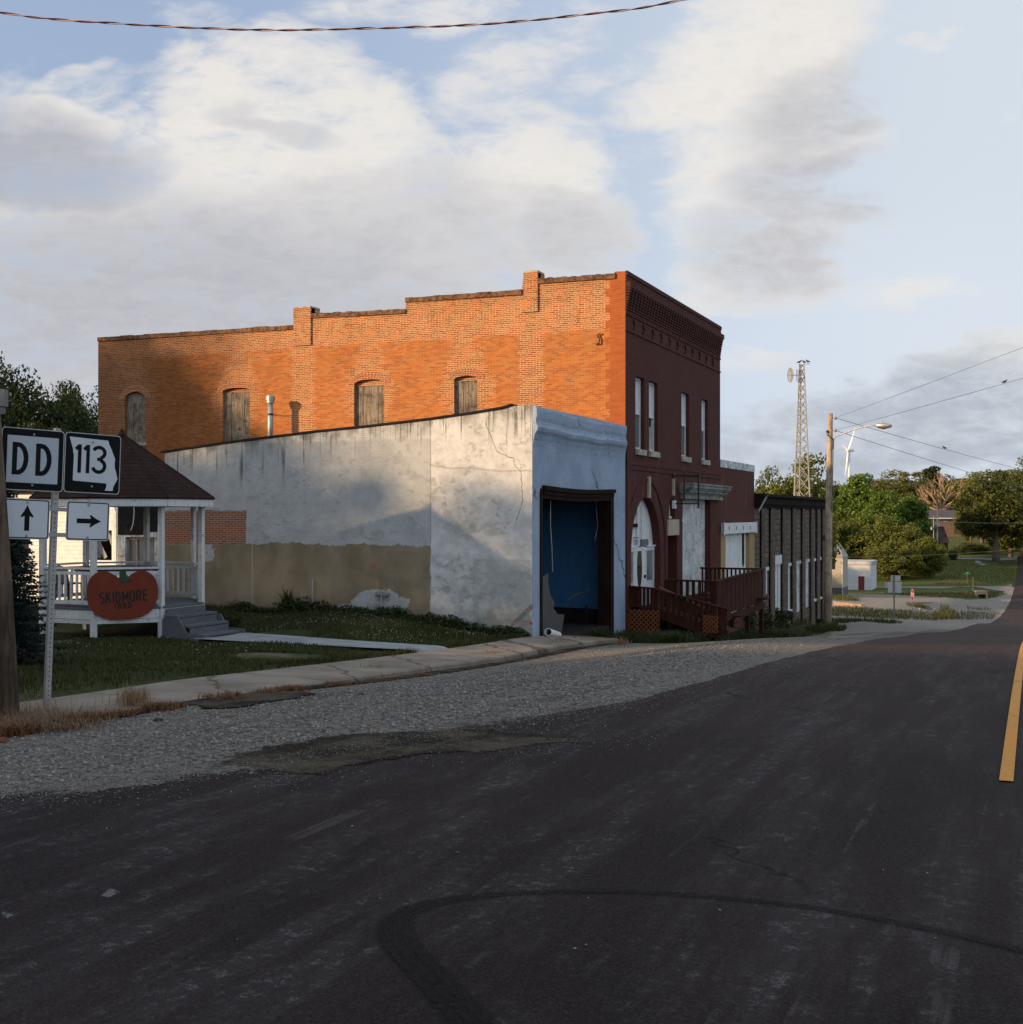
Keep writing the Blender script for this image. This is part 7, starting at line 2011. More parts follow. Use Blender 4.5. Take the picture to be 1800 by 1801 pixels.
# =================================================================== white drain pipe lying in the doorway
a = at(968, 1115, 28.2); a.z = g1(a.x, a.y) + 0.13 + 0.07
def pvc():
    m = MB()
    p = at(964.5, 1111.5, 28.0); q = at(982, 1117.5, 28.9)
    d = (q - p); n = 16
    for r0, r1, flip in ((0.088, 0.088, 1), (0.076, 0.076, -1)):
        m.tube([p, q], [r0, r1], n, 0, cap=False)
    dn = d.normalized(); s = dn.cross(Vector((0, 0, 1))).normalized(); u = s.cross(dn)
    ring = [p + (s * math.cos(2 * math.pi * k / n) + u * math.sin(2 * math.pi * k / n)) * r for r in (0.088, 0.076) for k in range(n)]
    m.add(ring, [(k, (k + 1) % n, n + (k + 1) % n, n + k) for k in range(n)])
    m.add([p + dn * 0.25 + (s * math.cos(2 * math.pi * k / n) + u * math.sin(2 * math.pi * k / n)) * 0.076 for k in range(n)], [tuple(range(n))], 1)
    o = m.build("drain_pipe", [worn("white_plastic_pipe", (0.74, 0.75, 0.76), 0.06, 5, 0.35, 0.4), M_DARK], None)
    rebase(o, (p.x, p.y, p.z - 0.088)); tag(o, "short white plastic pipe lying at the foot of the dark doorway", "pipe")
pvc()

# =================================================================== leaves
def leaf_mat(name, lo, hi, warm=(0.12, 0.11, 0.03), trans=0.30):
    m = bpy.data.materials.new(name); m.use_nodes = True
    nb = NB(m.node_tree); b = m.node_tree.nodes['Principled BSDF']; out = m.node_tree.nodes['Material Output']
    r = nb.island(); n = nb.noise(nb.obj(), 0.45, 3)
    c = nb.mix(nb.sm(r * 0.6 + n * 0.7, 0.25, 0.95), lo, hi)
    c = nb.mix(nb.sm(r, 0.86, 1.0) * 0.6, c, warm)
    orr = nb.rnd()
    c = nb.mix(orr * 0.25, c, nb.mul(1.0, c, (1.25, 0.95, 0.7)))
    nb.put(b.inputs['Base Color'], c); b.inputs['Roughness'].default_value = 0.6; b.inputs['Specular IOR Level'].default_value = 0.25
    t = nb.node('ShaderNodeBsdfTranslucent'); nb.put(t.inputs['Color'], nb.mul(1.0, c, (1.15, 1.1, 0.5)))
    mx = nb.node('ShaderNodeMixShader'); mx.inputs[0].default_value = trans
    m.node_tree.links.new(b.outputs[0], mx.inputs[1]); m.node_tree.links.new(t.outputs[0], mx.inputs[2]); m.node_tree.links.new(mx.outputs[0], out.inputs['Surface'])
    return m
L_OLIVE = leaf_mat("olive_leaves", (0.050, 0.064, 0.012), (0.175, 0.195, 0.034))
L_BRIGHT = leaf_mat("bright_green_leaves", (0.050, 0.090, 0.014), (0.150, 0.235, 0.036))
L_DARK = leaf_mat("dark_green_leaves", (0.034, 0.046, 0.010), (0.100, 0.116, 0.024))
L_YELLOW = leaf_mat("yellowish_leaves", (0.070, 0.078, 0.018), (0.190, 0.185, 0.050))
L_DUSK = leaf_mat("deep_green_leaves", (0.014, 0.024, 0.007), (0.042, 0.064, 0.015))
M_BARK = worn("grey_brown_bark", (0.15, 0.115, 0.085), 0.5, 3, 0.95, 0.1, grain=2, bump=0.7)
M_DEADWOOD = worn("bleached_dead_wood", (0.34, 0.235, 0.145), 0.4, 1.5, 0.95, 0.1, grain=2)

def leaf_cloud(rng, centres, radii, per, size, up=0.35, flat=0.75):
    """loose quads scattered on and through clumps"""
    C = np.repeat(centres, per, 0); Rd = np.repeat(radii, per)
    d = rng.normal(size=(len(C), 3)); d /= np.linalg.norm(d, axis=1)[:, None]
    rr = Rd * rng.uniform(0.35, 1.12, len(C)) ** 0.6
    P = C + d * rr[:, None] * np.array([1, 1, flat])
    N = d * 0.6 + rng.normal(size=d.shape) * 0.75 + np.array([0, 0, up]); N /= np.linalg.norm(N, axis=1)[:, None]
    A = np.cross(N, rng.normal(size=d.shape)); A /= np.linalg.norm(A, axis=1)[:, None]; B = np.cross(N, A)
    s = size * rng.uniform(0.55, 1.35, len(C))[:, None]
    V = np.stack([P - A * s * 0.5, P - B * s * 0.33 + N * s * 0.08, P + A * s * 0.5, P + B * s * 0.33 + N * s * 0.08], 1).reshape(-1, 3)
    F = np.arange(len(V)).reshape(-1, 4)
    return V, F

def crown_clumps(rng, H, base, rx, n, rc, power=0.5, lean=0.15, taper=0.0):
    c = []
    while len(c) < n:
        p = rng.uniform(-1, 1, 3); r = np.linalg.norm(p)
        if r > 1 or r < 0.30: continue
        k = 1.0 - taper * (p[2] * 0.5 + 0.5)
        c.append([p[0] * rx * k, p[1] * rx * k, base + (H - base) * (p[2] * 0.5 + 0.5)])
    c = np.array(c)
    c += rng.normal(size=c.shape) * rx * 0.07
    rad = rc * rng.uniform(0.55, 1.35, n)
    return c, rad

def make_tree(seed, H, base, rx, n, rc, per, leaf, mat, bark=None, trunk=0.03, taper=0.0, name="tree", limbs=14):
    """tree of height H with its crown from base to H; returns the two meshes"""
    rng = np.random.default_rng(seed)
    C, Rd = crown_clumps(rng, H - rc * 0.7, base + rc * 0.6, rx - rc * 0.5, n, rc, taper=taper)
    V, F = leaf_cloud(rng, C, Rd, per, leaf)
    crown = np_mesh("crown", V, F, mat)
    mb = MB(); tr = trunk * H
    top = H * 0.72
    pth = [Vector((rng.normal() * 0.015 * H * t, rng.normal() * 0.015 * H * t, top * t)) for t in np.linspace(0, 1, 7)]
    pth[0] = Vector((0, 0, -0.4))
    mb.tube(pth, [tr * 1.25] + [tr * (1 - 0.75 * t) for t in np.linspace(0.05, 1, 6)], 8)
    order = rng.permutation(n)[:limbs]
    for i in order:
        c = Vector(C[i]); z0 = max(base * 0.6, min(top * 0.95, c.z * 0.62)); t = z0 / top
        s = Vector((0, 0, z0)); k = min(int(t * 6), 5); s = pth[k].lerp(pth[k + 1], t * 6 - k) if k < 6 else s
        m1 = s.lerp(c, 0.5) + Vector((0, 0, 0.06 * H)); r0 = tr * (1 - 0.75 * t) * 0.6
        mb.tube([s, m1, c], [r0, r0 * 0.6, r0 * 0.2], 6)
    me = bpy.data.meshes.new("trunk"); me.from_pydata(mb.v, [], mb.f); me.materials.append(bark or M_BARK)
    me.polygons.foreach_set('use_smooth', [True] * len(mb.f)); me.update()
    return me, crown

KINDS = {}
def kind(key, **kw):
    KINDS[key] = (make_tree(**kw), kw['H'], kw['rx'])
kind('round', seed=11, H=12, base=0.9, rx=5.2, n=105, rc=1.25, per=190, leaf=0.36, mat=L_OLIVE)
kind('dark', seed=12, H=12, base=2.0, rx=5.6, n=95, rc=1.25, per=190, leaf=0.36, mat=L_DARK, trunk=0.035)
kind('bright', seed=13, H=12, base=0.8, rx=4.2, n=95, rc=1.0, per=190, leaf=0.34, mat=L_BRIGHT, taper=0.35)
kind('yellow', seed=14, H=12, base=1.0, rx=5.2, n=100, rc=1.05, per=160, leaf=0.33, mat=L_YELLOW)
kind('bush', seed=15, H=8, base=0.0, rx=4.6, n=105, rc=0.95, per=180, leaf=0.30, mat=L_OLIVE, taper=0.2)
kind('pine', seed=16, H=12, base=1.0, rx=3.6, n=60, rc=1.2, per=170, leaf=0.40, mat=L_DUSK, taper=0.55)
kind('high', seed=19, H=12, base=6.0, rx=5.0, n=60, rc=1.2, per=200, leaf=0.30, mat=L_DUSK)
kind('near', seed=17, H=12, base=2.0, rx=4.6, n=80, rc=1.15, per=330, leaf=0.20, mat=L_DUSK)
kind('lace', seed=18, H=9, base=2.2, rx=3.6, n=46, rc=0.85, per=190, leaf=0.20, mat=L_DUSK)

used = set()
def tree(key, px, top, Z, wpx, label, group='trees beyond the buildings', rz=None, dz=0.0):
    (tr, cr), H0, rx0 = KINDS[key]
    b = at(px, HYP, Z); g = g1(b.x, b.y) + dz
    H = (HYP - top) * Z / FPX - g; w = wpx * Z / FPX / 2
    o = thing("tree", label, "tree", (b.x, b.y, g), group); del o['_root']
    for me in (tr, cr):
        c = bpy.data.objects.new(me.name, me); COL.objects.link(c); c.parent = o
    o.rotation_euler = (0, 0, R_.uniform(0, 6.28) if rz is None else rz)
    o.scale = (w / rx0, w / rx0, H / H0)
    return o
for t in [
    ('round', 1400, 804, 150, 170, "olive green tree rising directly behind the lattice mast"),
    ('round', 1342, 826, 170, 90, "tree showing just right of the low red brick shop's coping"),
    ('dark', 1458, 838, 260, 100, "dark tree behind the lamp pole's upper shaft"),
    ('bright', 1506, 832, 236, 120, "bright green pointed tree right of the lamp pole, below the wind turbine"),
    ('bright', 1552, 862, 228, 110, "bright green tree over the white shed's right end"),
    ('yellow', 1576, 824, 390, 130, "pale yellowish open crowned tree at the centre of the far treetops"),
    ('bright', 1604, 872, 232, 110, "green tree between the bright pointed trees and the hillside house"),
    ('round', 1458, 900, 215, 90, "olive tree showing low behind the lamp pole"),
    ('bush', 1500, 915, 216, 120, "bushy tree directly behind the white shed"),
    ('bush', 1552, 905, 212, 120, "bushy tree just right of the white shed"),
    ('bush', 1600, 922, 208, 118, "bushy tree behind the sign backs and stop sign"),
    ('bush', 1634, 944, 204, 70, "rightmost low bushy tree, ending at the lawn"),
    ('bush', 1574, 950, 200, 110, "low bush in front of the green bank of trees"),
    ('pine', 1640, 816, 450, 84, "dark green conical tree standing highest behind the dead tree"),
    ('yellow', 1606, 846, 420, 90, "pale tree left of the dead tree"),
    ('round', 1728, 834, 300, 90, "olive tree right of the dead tree"),
    ('dark', 1752, 820, 240, 160, "large dark tree with a visible trunk beside the far road"),
    ('round', 1800, 804, 270, 140, "tall tree crown at the right edge of the photo"),
    ('round', 1778, 850, 255, 110, "tree leaning over the far road's verge"),
    ('yellow', 1708, 868, 280, 60, "small pale tree right of the hillside house"),
    ('dark', 1480, 850, 420, 150, "far dark tree between lamp pole and wind turbine"),
    ('round', 1556, 844, 460, 170, "far tree filling the gap behind the yellowish crown"),
    ('round', 1670, 846, 520, 150, "far tree standing behind the bare dead limbs"),
    ('round', 1735, 830, 430, 170, "far tree behind the large dark tree"),
    ('dark', 1850, 800, 250, 150, "tree cut by the right edge of the photo"),
    ('bush', 1716, 955, 262, 60, "low bush on the bank under the large dark tree"),
    ('bush', 1770, 938, 275, 80, "low bush by the far road under the tall crown")]:
    tree(*t)
# trees behind the gazebo on the left
for t in [('near', -10, 578, 62, 290, "tallest dark leafy tree at the left edge behind the signs"), ('near', 88, 640, 66, 230, "dark leafy tree behind the DD sign"),
          ('near', 160, 658, 72, 190, "lower tree tucked against the brick block's rear corner"), ('near', -90, 610, 56, 200, "leafy tree just outside the left edge"), ('near', 60, 725, 54, 260, "low dark tree filling in behind the sign plates")]:
    tree(*t, 'dark trees behind the gazebo')

# dead tree with bare spreading limbs
def dead_tree(px, top, bot, Z, wpx):
    rng = random.Random(5); b = at(px, HYP, Z); g = g1(b.x, b.y); H = (HYP - top) * Z / FPX - g; w = wpx * Z / FPX / 2
    o = thing("dead_tree", "bare dead tree with bleached spreading limbs above the brick house", "tree", (b.x, b.y, g))
    m = MB(); fork = (HYP - 898) * Z / FPX - g
    m.tube([(b.x, b.y, g - .5), (b.x, b.y, g + fork)], [0.9, 0.7], 8)
    m.build("trunk", M_DEADWOOD, o)
    m = MB()
    def grow(p, d, L, r, lev):
        q = p + d * L
        mid = p.lerp(q, 0.5) + Vector((rng.uniform(-1, 1), rng.uniform(-1, 1), rng.uniform(-.3, 1))) * L * 0.07
        m.tube([p, mid, q], [r, r * 0.8, r * 0.55], 5, cap=False)
        if lev == 0: return
        for _ in range(3 if lev > 1 else 4):
            t = rng.uniform(0.45, 1.0); s = p.lerp(q, t)
            nd = (d + Vector((rng.uniform(-1, 1), rng.uniform(-1, 1), rng.uniform(-0.45, 0.7))) * 0.75).normalized()
            grow(s, nd, L * rng.uniform(0.45, 0.7), r * 0.5, lev - 1)
    p0 = Vector((b.x, b.y, g + fork)); u = Vector((ca, sa, 0))
    for k in range(11):
        a = math.radians(12 + 156 * k / 10)
        d = (u * math.cos(a) + Vector((0, 0, 1)) * math.sin(a) * 0.85 + Vector((-sa, ca, 0)) * rng.uniform(-.5, .5)).normalized()
        grow(p0, d, rng.uniform(0.46, 0.62) * w * (1.0 + 0.25 * math.sin(a)), 0.42, 3)
    m.build("branches", M_DEADWOOD, o)
dead_tree(1655, 838, 905, 345, 120)

# blue-green spruce at the left edge
def spruce():
    rng = np.random.default_rng(3)
    b = at(2, 1130, 17.6); g = g1(b.x, b.y)
    H = (HYP - 800) * 17.6 / FPX - g; Rm = 0.80
    o = thing("spruce", "dark blue green spruce with drooping boughs between pole and gazebo", "tree", (b.x, b.y, g))
    MB().tube([(b.x, b.y, g - .1), (b.x, b.y, g + H * 0.95)], [0.09, 0.012], 8).build("trunk", M_BARK, o)
    Vs = []; m = MB()
    nb = 420
    for i in range(nb):
        t = (i + rng.random()) / nb; z = g + 0.06 + t * (H - 0.1); L = Rm * (1 - t) ** 0.8 * rng.uniform(0.75, 1.12) + 0.05
        a = i * 2.39996 + rng.normal() * 0.2
        d = np.array([math.cos(a), math.sin(a), 0])
        for j in range(max(4, int(L / 0.045))):
            s = (j + 0.5) / max(4, int(L / 0.045)); p = np.array([b.x, b.y, z]) + d * L * s + np.array([0, 0, -0.28 * L * s + 0.16 * L * s * s])
            wd = 0.16 * (1 - s * 0.55) * min(1, L / 0.4)
            for q in range(7):
                nd = d * rng.uniform(0.2, 0.9) + np.cross(d, [0, 0, 1]) * rng.uniform(-1, 1) + np.array([0, 0, rng.uniform(-0.5, 0.35)]); nd /= np.linalg.norm(nd)
                side = np.cross(nd, rng.normal(size=3)); side /= np.linalg.norm(side)
                e = p + nd * wd * rng.uniform(0.5, 1.1)
                Vs += [p - side * 0.016, p + side * 0.016, e]
    V = np.array(Vs); F = np.arange(len(V)).reshape(-1, 3)
    link("needles", np_mesh("needles", V, F, leaf_mat("spruce_needles", (0.014, 0.024, 0.022), (0.034, 0.052, 0.048), (0.05, 0.065, 0.06), 0.1)), o)
spruce()

# =================================================================== low plants, grass and loose stones
def blades(name, P, h, w, mat, lean=0.35, seed=1, tri=True):
    """one blade at every point P: (n,3)"""
    rng = np.random.default_rng(seed); n = len(P)
    a = rng.uniform(0, 2 * np.pi, n); hh = h * rng.uniform(0.5, 1.3, n) if np.isscalar(h) else h * rng.uniform(0.7, 1.2, n)
    d = np.stack([np.cos(a), np.sin(a), np.zeros(n)], 1); s = np.stack([-np.sin(a), np.cos(a), np.zeros(n)], 1)
    lean_ = rng.normal(0, lean, n)[:, None] * hh[:, None]
    W = (w * rng.uniform(0.7, 1.3, n))[:, None]
    mid = P + d * lean_ * 0.35 + np.array([0, 0, 1]) * (hh * 0.55)[:, None]
    tip = P + d * lean_ + np.array([0, 0, 1]) * (hh * (1 - 0.25 * np.abs(lean)))[:, None]
    V = np.stack([P - s * W, P + s * W, mid - s * W * 0.7, mid + s * W * 0.7, tip], 1).reshape(-1, 3)
    i = np.arange(n)[:, None] * 5
    F = np.concatenate([i + np.array([[0, 1, 3]]), i + np.array([[0, 3, 2]]), i + np.array([[2, 3, 4]])], 0)
    return link(name, np_mesh(name, V, F, mat))
def ground_pts(rng, n, x0, x1, y0, y1, keep):
    X = rng.uniform(x0, x1, n); Y = rng.uniform(y0, y1, n)
    k = keep(X, Y); X, Y = X[k], Y[k]
    return np.stack([X, Y, G(X, Y) + lift(X, Y) - 0.005], 1)
L_GRASS = leaf_mat("lawn_grass", (0.019, 0.025, 0.006), (0.052, 0.058, 0.014), (0.10, 0.085, 0.035), 0.25)
L_WEED = leaf_mat("weed_leaves", (0.015, 0.025, 0.006), (0.044, 0.064, 0.014), (0.06, 0.06, 0.02), 0.25)
L_DRY = leaf_mat("dry_grass_blades", (0.125, 0.078, 0.045), (0.33, 0.225, 0.145), (0.10, 0.045, 0.025), 0.15)
L_RUST = leaf_mat("rusty_dead_weeds", (0.10, 0.045, 0.022), (0.22, 0.11, 0.055), (0.30, 0.19, 0.10), 0.15)
rng = np.random.default_rng(21)
def lawn_ok(X, Y):
    vis = X * 1.0 > -1.06 * Y - 0.5
    off = (X < -10.47 - 0.05 * np.sin(Y * 3)) & (Y < YW - 0.03) & vis
    oct_ = np.maximum(np.maximum(np.abs(X - GX), np.abs(Y - GY)), (np.abs(X - GX) + np.abs(Y - GY)) * 0.7071) < GR * 0.90
    pth_ = (X > -15.75) & (Y > 20.2 + 0.05 * np.sin(X * 4)) & (Y < 21.75 - (X + 15.7) * 0.06 + 0.05 * np.sin(X * 5))
    return off & ~oct_ & ~pth_
P = ground_pts(rng, 150000, -24, -10.4, 8.6, 25.7, lawn_ok)
bare = (np.sin(P[:, 0] * 1.1 + 2) * np.sin(P[:, 1] * 0.8) > 0.72) | ((P[:, 0] > -10.9) & (rng.random(len(P)) < 0.45) & (P[:, 1] < 17))
P = P[~bare]
hgt = 0.055 + 0.035 * np.sin(P[:, 0] * 0.9 + P[:, 1] * 0.5) ** 2 + 0.06 * (P[:, 0] > -10.75) + 0.10 * np.clip((P[:, 1] - 24.9) / 0.7, 0, 1)
struct(blades("lawn_grass", P, hgt, 0.0065, L_GRASS, 0.45, 2), 'stuff', "mown grass of the lawn beside the gazebo")
# white clover heads
pc_ = np.concatenate([ground_pts(rng, 420, -15.5, -10.8, 21.9, 24.8, lawn_ok), ground_pts(rng, 150, -19, -12, 16.0, 20.0, lawn_ok)])
pc_ = pc_[np.sin(pc_[:, 0] * 1.9) * np.sin(pc_[:, 1] * 2.3) > -0.15]
def stones(name, P, smin, smax, mat, seed=4, flat=0.65):
    rng = np.random.default_rng(seed); n = len(P)
    base = np.array([[1, 0, 0], [-1, 0, 0], [0, 1, 0], [0, -1, 0], [0, 0, 1], [0, 0, -1]], float)
    tri = np.array([[0, 2, 4], [2, 1, 4], [1, 3, 4], [3, 0, 4], [2, 0, 5], [1, 2, 5], [3, 1, 5], [0, 3, 5]])
    s = rng.uniform(0, 1, n) ** 2.2 * (smax - smin) + smin
    a = rng.uniform(0, 6.28, n); c, si = np.cos(a), np.sin(a)
    B = base[None] * (s[:, None, None] * rng.uniform(0.6, 1.25, (n, 6, 1))); B[:, :, 2] *= flat
    X = B[:, :, 0] * c[:, None] - B[:, :, 1] * si[:, None]; Y = B[:, :, 0] * si[:, None] + B[:, :, 1] * c[:, None]
    V = np.stack([X, Y, B[:, :, 2]], -1) + P[:, None, :]
    F = (tri[None] + (np.arange(n) * 6)[:, None, None]).reshape(-1, 3)
    return link(name, np_mesh(name, V.reshape(-1, 3), F, mat))
pc_[:, 2] += 0.09
struct(stones("clover_flowers", pc_, 0.007, 0.012, worn("clover_white", (0.52, 0.52, 0.46), 0.1, 5, 0.9), 5, 1.0), 'stuff', "white clover heads in the lawn")

# loose stones on the gravel strip
def in_poly(X, Y, poly):
    c = np.zeros(len(X), bool)
    for i in range(len(poly)):
        (ax_, ay), (bx_, by) = poly[i - 1], poly[i]
        cond = (ay > Y) != (by > Y)
        with np.errstate(divide='ignore', invalid='ignore'): c ^= cond & (X < (bx_ - ax_) * (Y - ay) / (by - ay) + ax_)
    return c
rng = np.random.default_rng(33)
X = rng.uniform(-13, -3.4, 60000); Y = rng.uniform(5.0, 24, 60000)
k = in_poly(X, Y, grav) & (rng.random(60000) < np.clip(1.25 - (Y - 7) / 12, 0.10, 1)) & (X > -1.08 * Y - 0.6)
X, Y = X[k], Y[k]
P = np.stack([X, Y, G(X, Y) + 0.017], 1)
def m_stone(nb):
    r = nb.island(); n = nb.noise(nb.obj(), 30, 2)
    c = nb.mix(nb.sm(r, 0.1, 0.95), (0.11, 0.098, 0.085), (0.33, 0.305, 0.27))
    c = nb.mix(nb.sm(r, 0.93, 0.96), c, (0.15, 0.085, 0.055))
    return nb.mix(n * 0.3, c, (0.2, 0.19, 0.18))
M_PEBBLE = material("crushed_stone", m_stone, 0.9, 0.2)
struct(stones("gravel_stones", P, 0.006, 0.026, M_PEBBLE, 6), 'stuff', "loose crushed stone on the gravel strip")
# grit strewn over the edge of the asphalt and the dirt
n = 6500
t = rng.random(n); ed = np.array([(x, y) for x, y in edge[0:10]]); ii = rng.integers(0, len(ed) - 1, n)
E = ed[ii] * (1 - t)[:, None] + ed[ii + 1] * t[:, None]
E += rng.normal(size=E.shape) * 0.10 + np.abs(rng.normal(size=(n, 1))) ** 1.6 * np.array([[0.20, -0.15]])
E2 = np.array(dp)[rng.integers(0, len(dp), 1200)] + rng.normal(size=(1200, 2)) * np.array([45, 9])
E2 = np.array([gxy(max(5, a_), b_) for a_, b_ in E2])
E = np.concatenate([E, E2]); P = np.stack([E[:, 0], E[:, 1], G(E[:, 0], E[:, 1]) + 0.033], 1)
struct(stones("grit", P, 0.002, 0.008, M_PEBBLE, 8), 'stuff', "pale grit strewn along the asphalt edge")
# a few pebbles lying on the asphalt
P = []
for _ in range(22):
    q = on_g(rng.uniform(100, 1780), rng.uniform(1330, 1790)); P.append((q.x, q.y, q.z + 0.03))
struct(stones("road_pebbles", np.array(P), 0.004, 0.010, M_PEBBLE, 9), 'stuff', "odd pebbles on the asphalt")
# brick and clod lying on the gravel, each its own thing
M_CLOD = worn("dark_clod", (0.055, 0.045, 0.040), 0.4, 20, 0.95); M_BRK = worn("broken_brick", (0.15, 0.050, 0.026), 0.3, 20, 0.95)
for px, py, s, mt, nm, lab in ((278, 1271, 0.042, M_CLOD, "clod", "dark clod lying alone on the gravel right of the route signs"), (405, 1264, 0.026, M_BRK, "brick_fragment", "orange brick fragment on the gravel nearest the dark soil patch"),
                               (335, 1231, 0.030, M_BRK, "brick_fragment", "orange brick fragment among the dry weeds at the kerb"), (3, 1308, 0.05, M_BRK, "brick_fragment", "rusty brick fragment at the left edge below the wooden pole"), (635, 1224, 0.032, M_CLOD, "clod", "brown clod on the gravel below the concrete path")):
    q = on_g(px, py); m = MB()
    bm = bmesh.new(); bmesh.ops.create_icosphere(bm, subdivisions=2, radius=s)
    for v in bm.verts:
        v.co *= 1 + 0.28 * math.sin(v.co.x * 90 + px) * math.cos(v.co.y * 70 + v.co.z * 60); v.co.x *= 1.35; v.co.z *= 0.75
    me = bpy.data.meshes.new(nm); bm.to_mesh(me); bm.free(); me.materials.append(mt)
    o = link(nm, me); o.location = q + Vector((0, 0, s * 0.5)); tag(o, lab, "clod" if nm == "clod" else "brick")

# dark soil and leaf litter along the kerb
drape("soil_strip", [gxy(*p) for p in [(395, 1226), (440, 1219), (520, 1219), (560, 1222), (520, 1232), (470, 1238), (420, 1248), (360, 1250), (352, 1240)]], 0.03, 0.3, M_DIRT, 0.05)
drape("soil_strip", [(-8.97, 9.5), (-8.72, 9.5), (-8.66, 14), (-8.70, 20), (-8.72, 27.6), (-8.97, 27.6), (-8.99, 18)], 0.028, 0.3, M_DIRT, 0.03)

def tuft_pts(rng, centres, n, spread):
    C = np.repeat(np.array(centres), n, 0); C[:, :2] += rng.normal(size=(len(C), 2)) * spread
    C[:, 2] = G(C[:, 0], C[:, 1]); return C
rng = np.random.default_rng(44)
cs = []
for px, py in ((18, 1268), (28, 1276), (8, 1282), (45, 1278), (60, 1286), (84, 1272), (100, 1278), (115, 1284), (70, 1262), (130, 1270), (35, 1266)):
    q = on_g(px, py); cs.append((q.x, q.y, q.z))
P = tuft_pts(rng, cs, 520, 0.15)
struct(blades("dry_grass", P, 0.115, 0.0035, L_DRY, 1.25, 12), 'stuff', "tangled dry grass round the feet of pole and sign post")
P = tuft_pts(rng, cs, 60, 0.16)
struct(blades("dry_grass", P, 0.27, 0.0025, L_DRY, 0.8, 13), 'stuff', "taller dry stalks round the feet of pole and sign post")
cs = []
for i in range(150):
    y = 8.6 + 17 * rng.random() ** 1.5
    if math.sin(y * 2.1) + math.sin(y * 5.3) < -0.35: continue
    q = (-8.84 + rng.normal() * 0.05, y); cs.append((q[0], q[1], 0))
P = tuft_pts(rng, cs, 70, 0.085)
hh = np.clip(0.13 - (P[:, 1] - 9.5) * 0.009, 0.035, 0.14)
struct(blades("kerb_weeds", P, hh, 0.0055, L_RUST, 0.8, 14), 'stuff', "rusty dead weeds along the kerb")
cs = [tuple(on_g(px, py)) for px, py in ((232, 1242), (238, 1238), (228, 1246), (660, 1188), (868, 1160), (1090, 1135))]
P = tuft_pts(rng, cs, 140, 0.09)
struct(blades("kerb_weeds", P, 0.22, 0.004, L_DRY, 0.5, 15), 'stuff', "feathery dry weeds standing up along the kerb")
# litter of rusty leaves on the walk
P = []
for px, py, sx_, sy_, n in ((1000, 1126, 22, 2.5, 130), (1040, 1131, 25, 1.6, 110), (950, 1121, 20, 2, 60), (690, 1152, 30, 2, 90), (930, 1133, 40, 5, 50), (985, 1139, 12, 2, 40)):
    for _ in range(n):
        q = on_g(px + rng.normal() * sx_, py + rng.normal() * sy_); P.append((q.x, q.y, float(walkz(q.y)) + 0.016 if -10.4 < q.x < -8.95 else q.z + 0.01))
struct(stones("leaf_litter", np.array(P), 0.010, 0.028, worn("rusty_leaf_litter", (0.15, 0.065, 0.035), 0.5, 20, 0.95), 10, 0.25), 'stuff', "rusty leaf litter on the sidewalk")

# weeds along the foot of the whitewashed wall and before the ramp
def weed_mass(name, label, items, seed, mat=None):
    """items: (centre, spread x, spread y, height, leaves)"""
    rng = np.random.default_rng(seed); Ps, Fs, o = [], [], 0
    for c, sx_, sy_, h, n, lf in items:
        t = rng.random(n)
        P = np.stack([c[0] + rng.normal(size=n) * sx_, c[1] + rng.normal(size=n) * sy_, np.zeros(n)], 1)
        fall = np.exp(-0.5 * (((P[:, 0] - c[0]) / (sx_ * 1.6)) ** 2 + ((P[:, 1] - c[1]) / (sy_ * 1.6)) ** 2))
        P[:, 2] = G(P[:, 0], P[:, 1]) + t * h * fall
        N = rng.normal(size=(n, 3)) * 0.7 + np.array([0, 0, 0.6]); N /= np.linalg.norm(N, axis=1)[:, None]
        A = np.cross(N, rng.normal(size=(n, 3))); A /= np.linalg.norm(A, axis=1)[:, None]; B = np.cross(N, A)
        s = lf * rng.uniform(0.5, 1.4, n)[:, None]
        V = np.stack([P - A * s, P - B * s * 0.30, P + A * s, P + B * s * 0.30], 1).reshape(-1, 3)
        Ps.append(V); Fs.append(np.arange(len(V)).reshape(-1, 4) + o); o += len(V)
    return struct(link(name, np_mesh(name, np.concatenate(Ps), np.concatenate(Fs), mat or L_WEED)), 'stuff', label)
items = []
rng = np.random.default_rng(5)
for i in range(60):
    x = -20.6 + 10.0 * rng.random(); items.append(((x, YW - 0.10 - 0.12 * rng.random()), 0.16, 0.07, 0.12 + 0.20 * rng.random() ** 2, 150, 0.035))
for px, h, s_ in ((520, 0.35, 0.22), (545, 0.42, 0.25), (575, 0.35, 0.25), (620, 0.25, 0.25), (700, 0.26, 0.25), (640, 0.22, 0.3), (770, 0.25, 0.25), (800, 0.3, 0.25), (850, 0.22, 0.3), (895, 0.25, 0.3), (915, 0.22, 0.2), (440, 0.25, 0.2)):
    x, _ = WW(px, 1080); items.append(((x, YW - 0.22), s_, 0.12, h, 520, 0.05))
weed_mass("wall_weeds", "leafy weeds along the foot of the whitewashed wall", items, 8)
x, _ = WW(512, 1050)
P = tuft_pts(rng, [(x, YW - 0.1, 0), (x - 0.05, YW - 0.12, 0)], 70, 0.06)
struct(blades("wall_weeds", P, 0.60, 0.012, L_WEED, 0.4, 16), 'stuff', "tall seeding weed against the tan cement skirt")
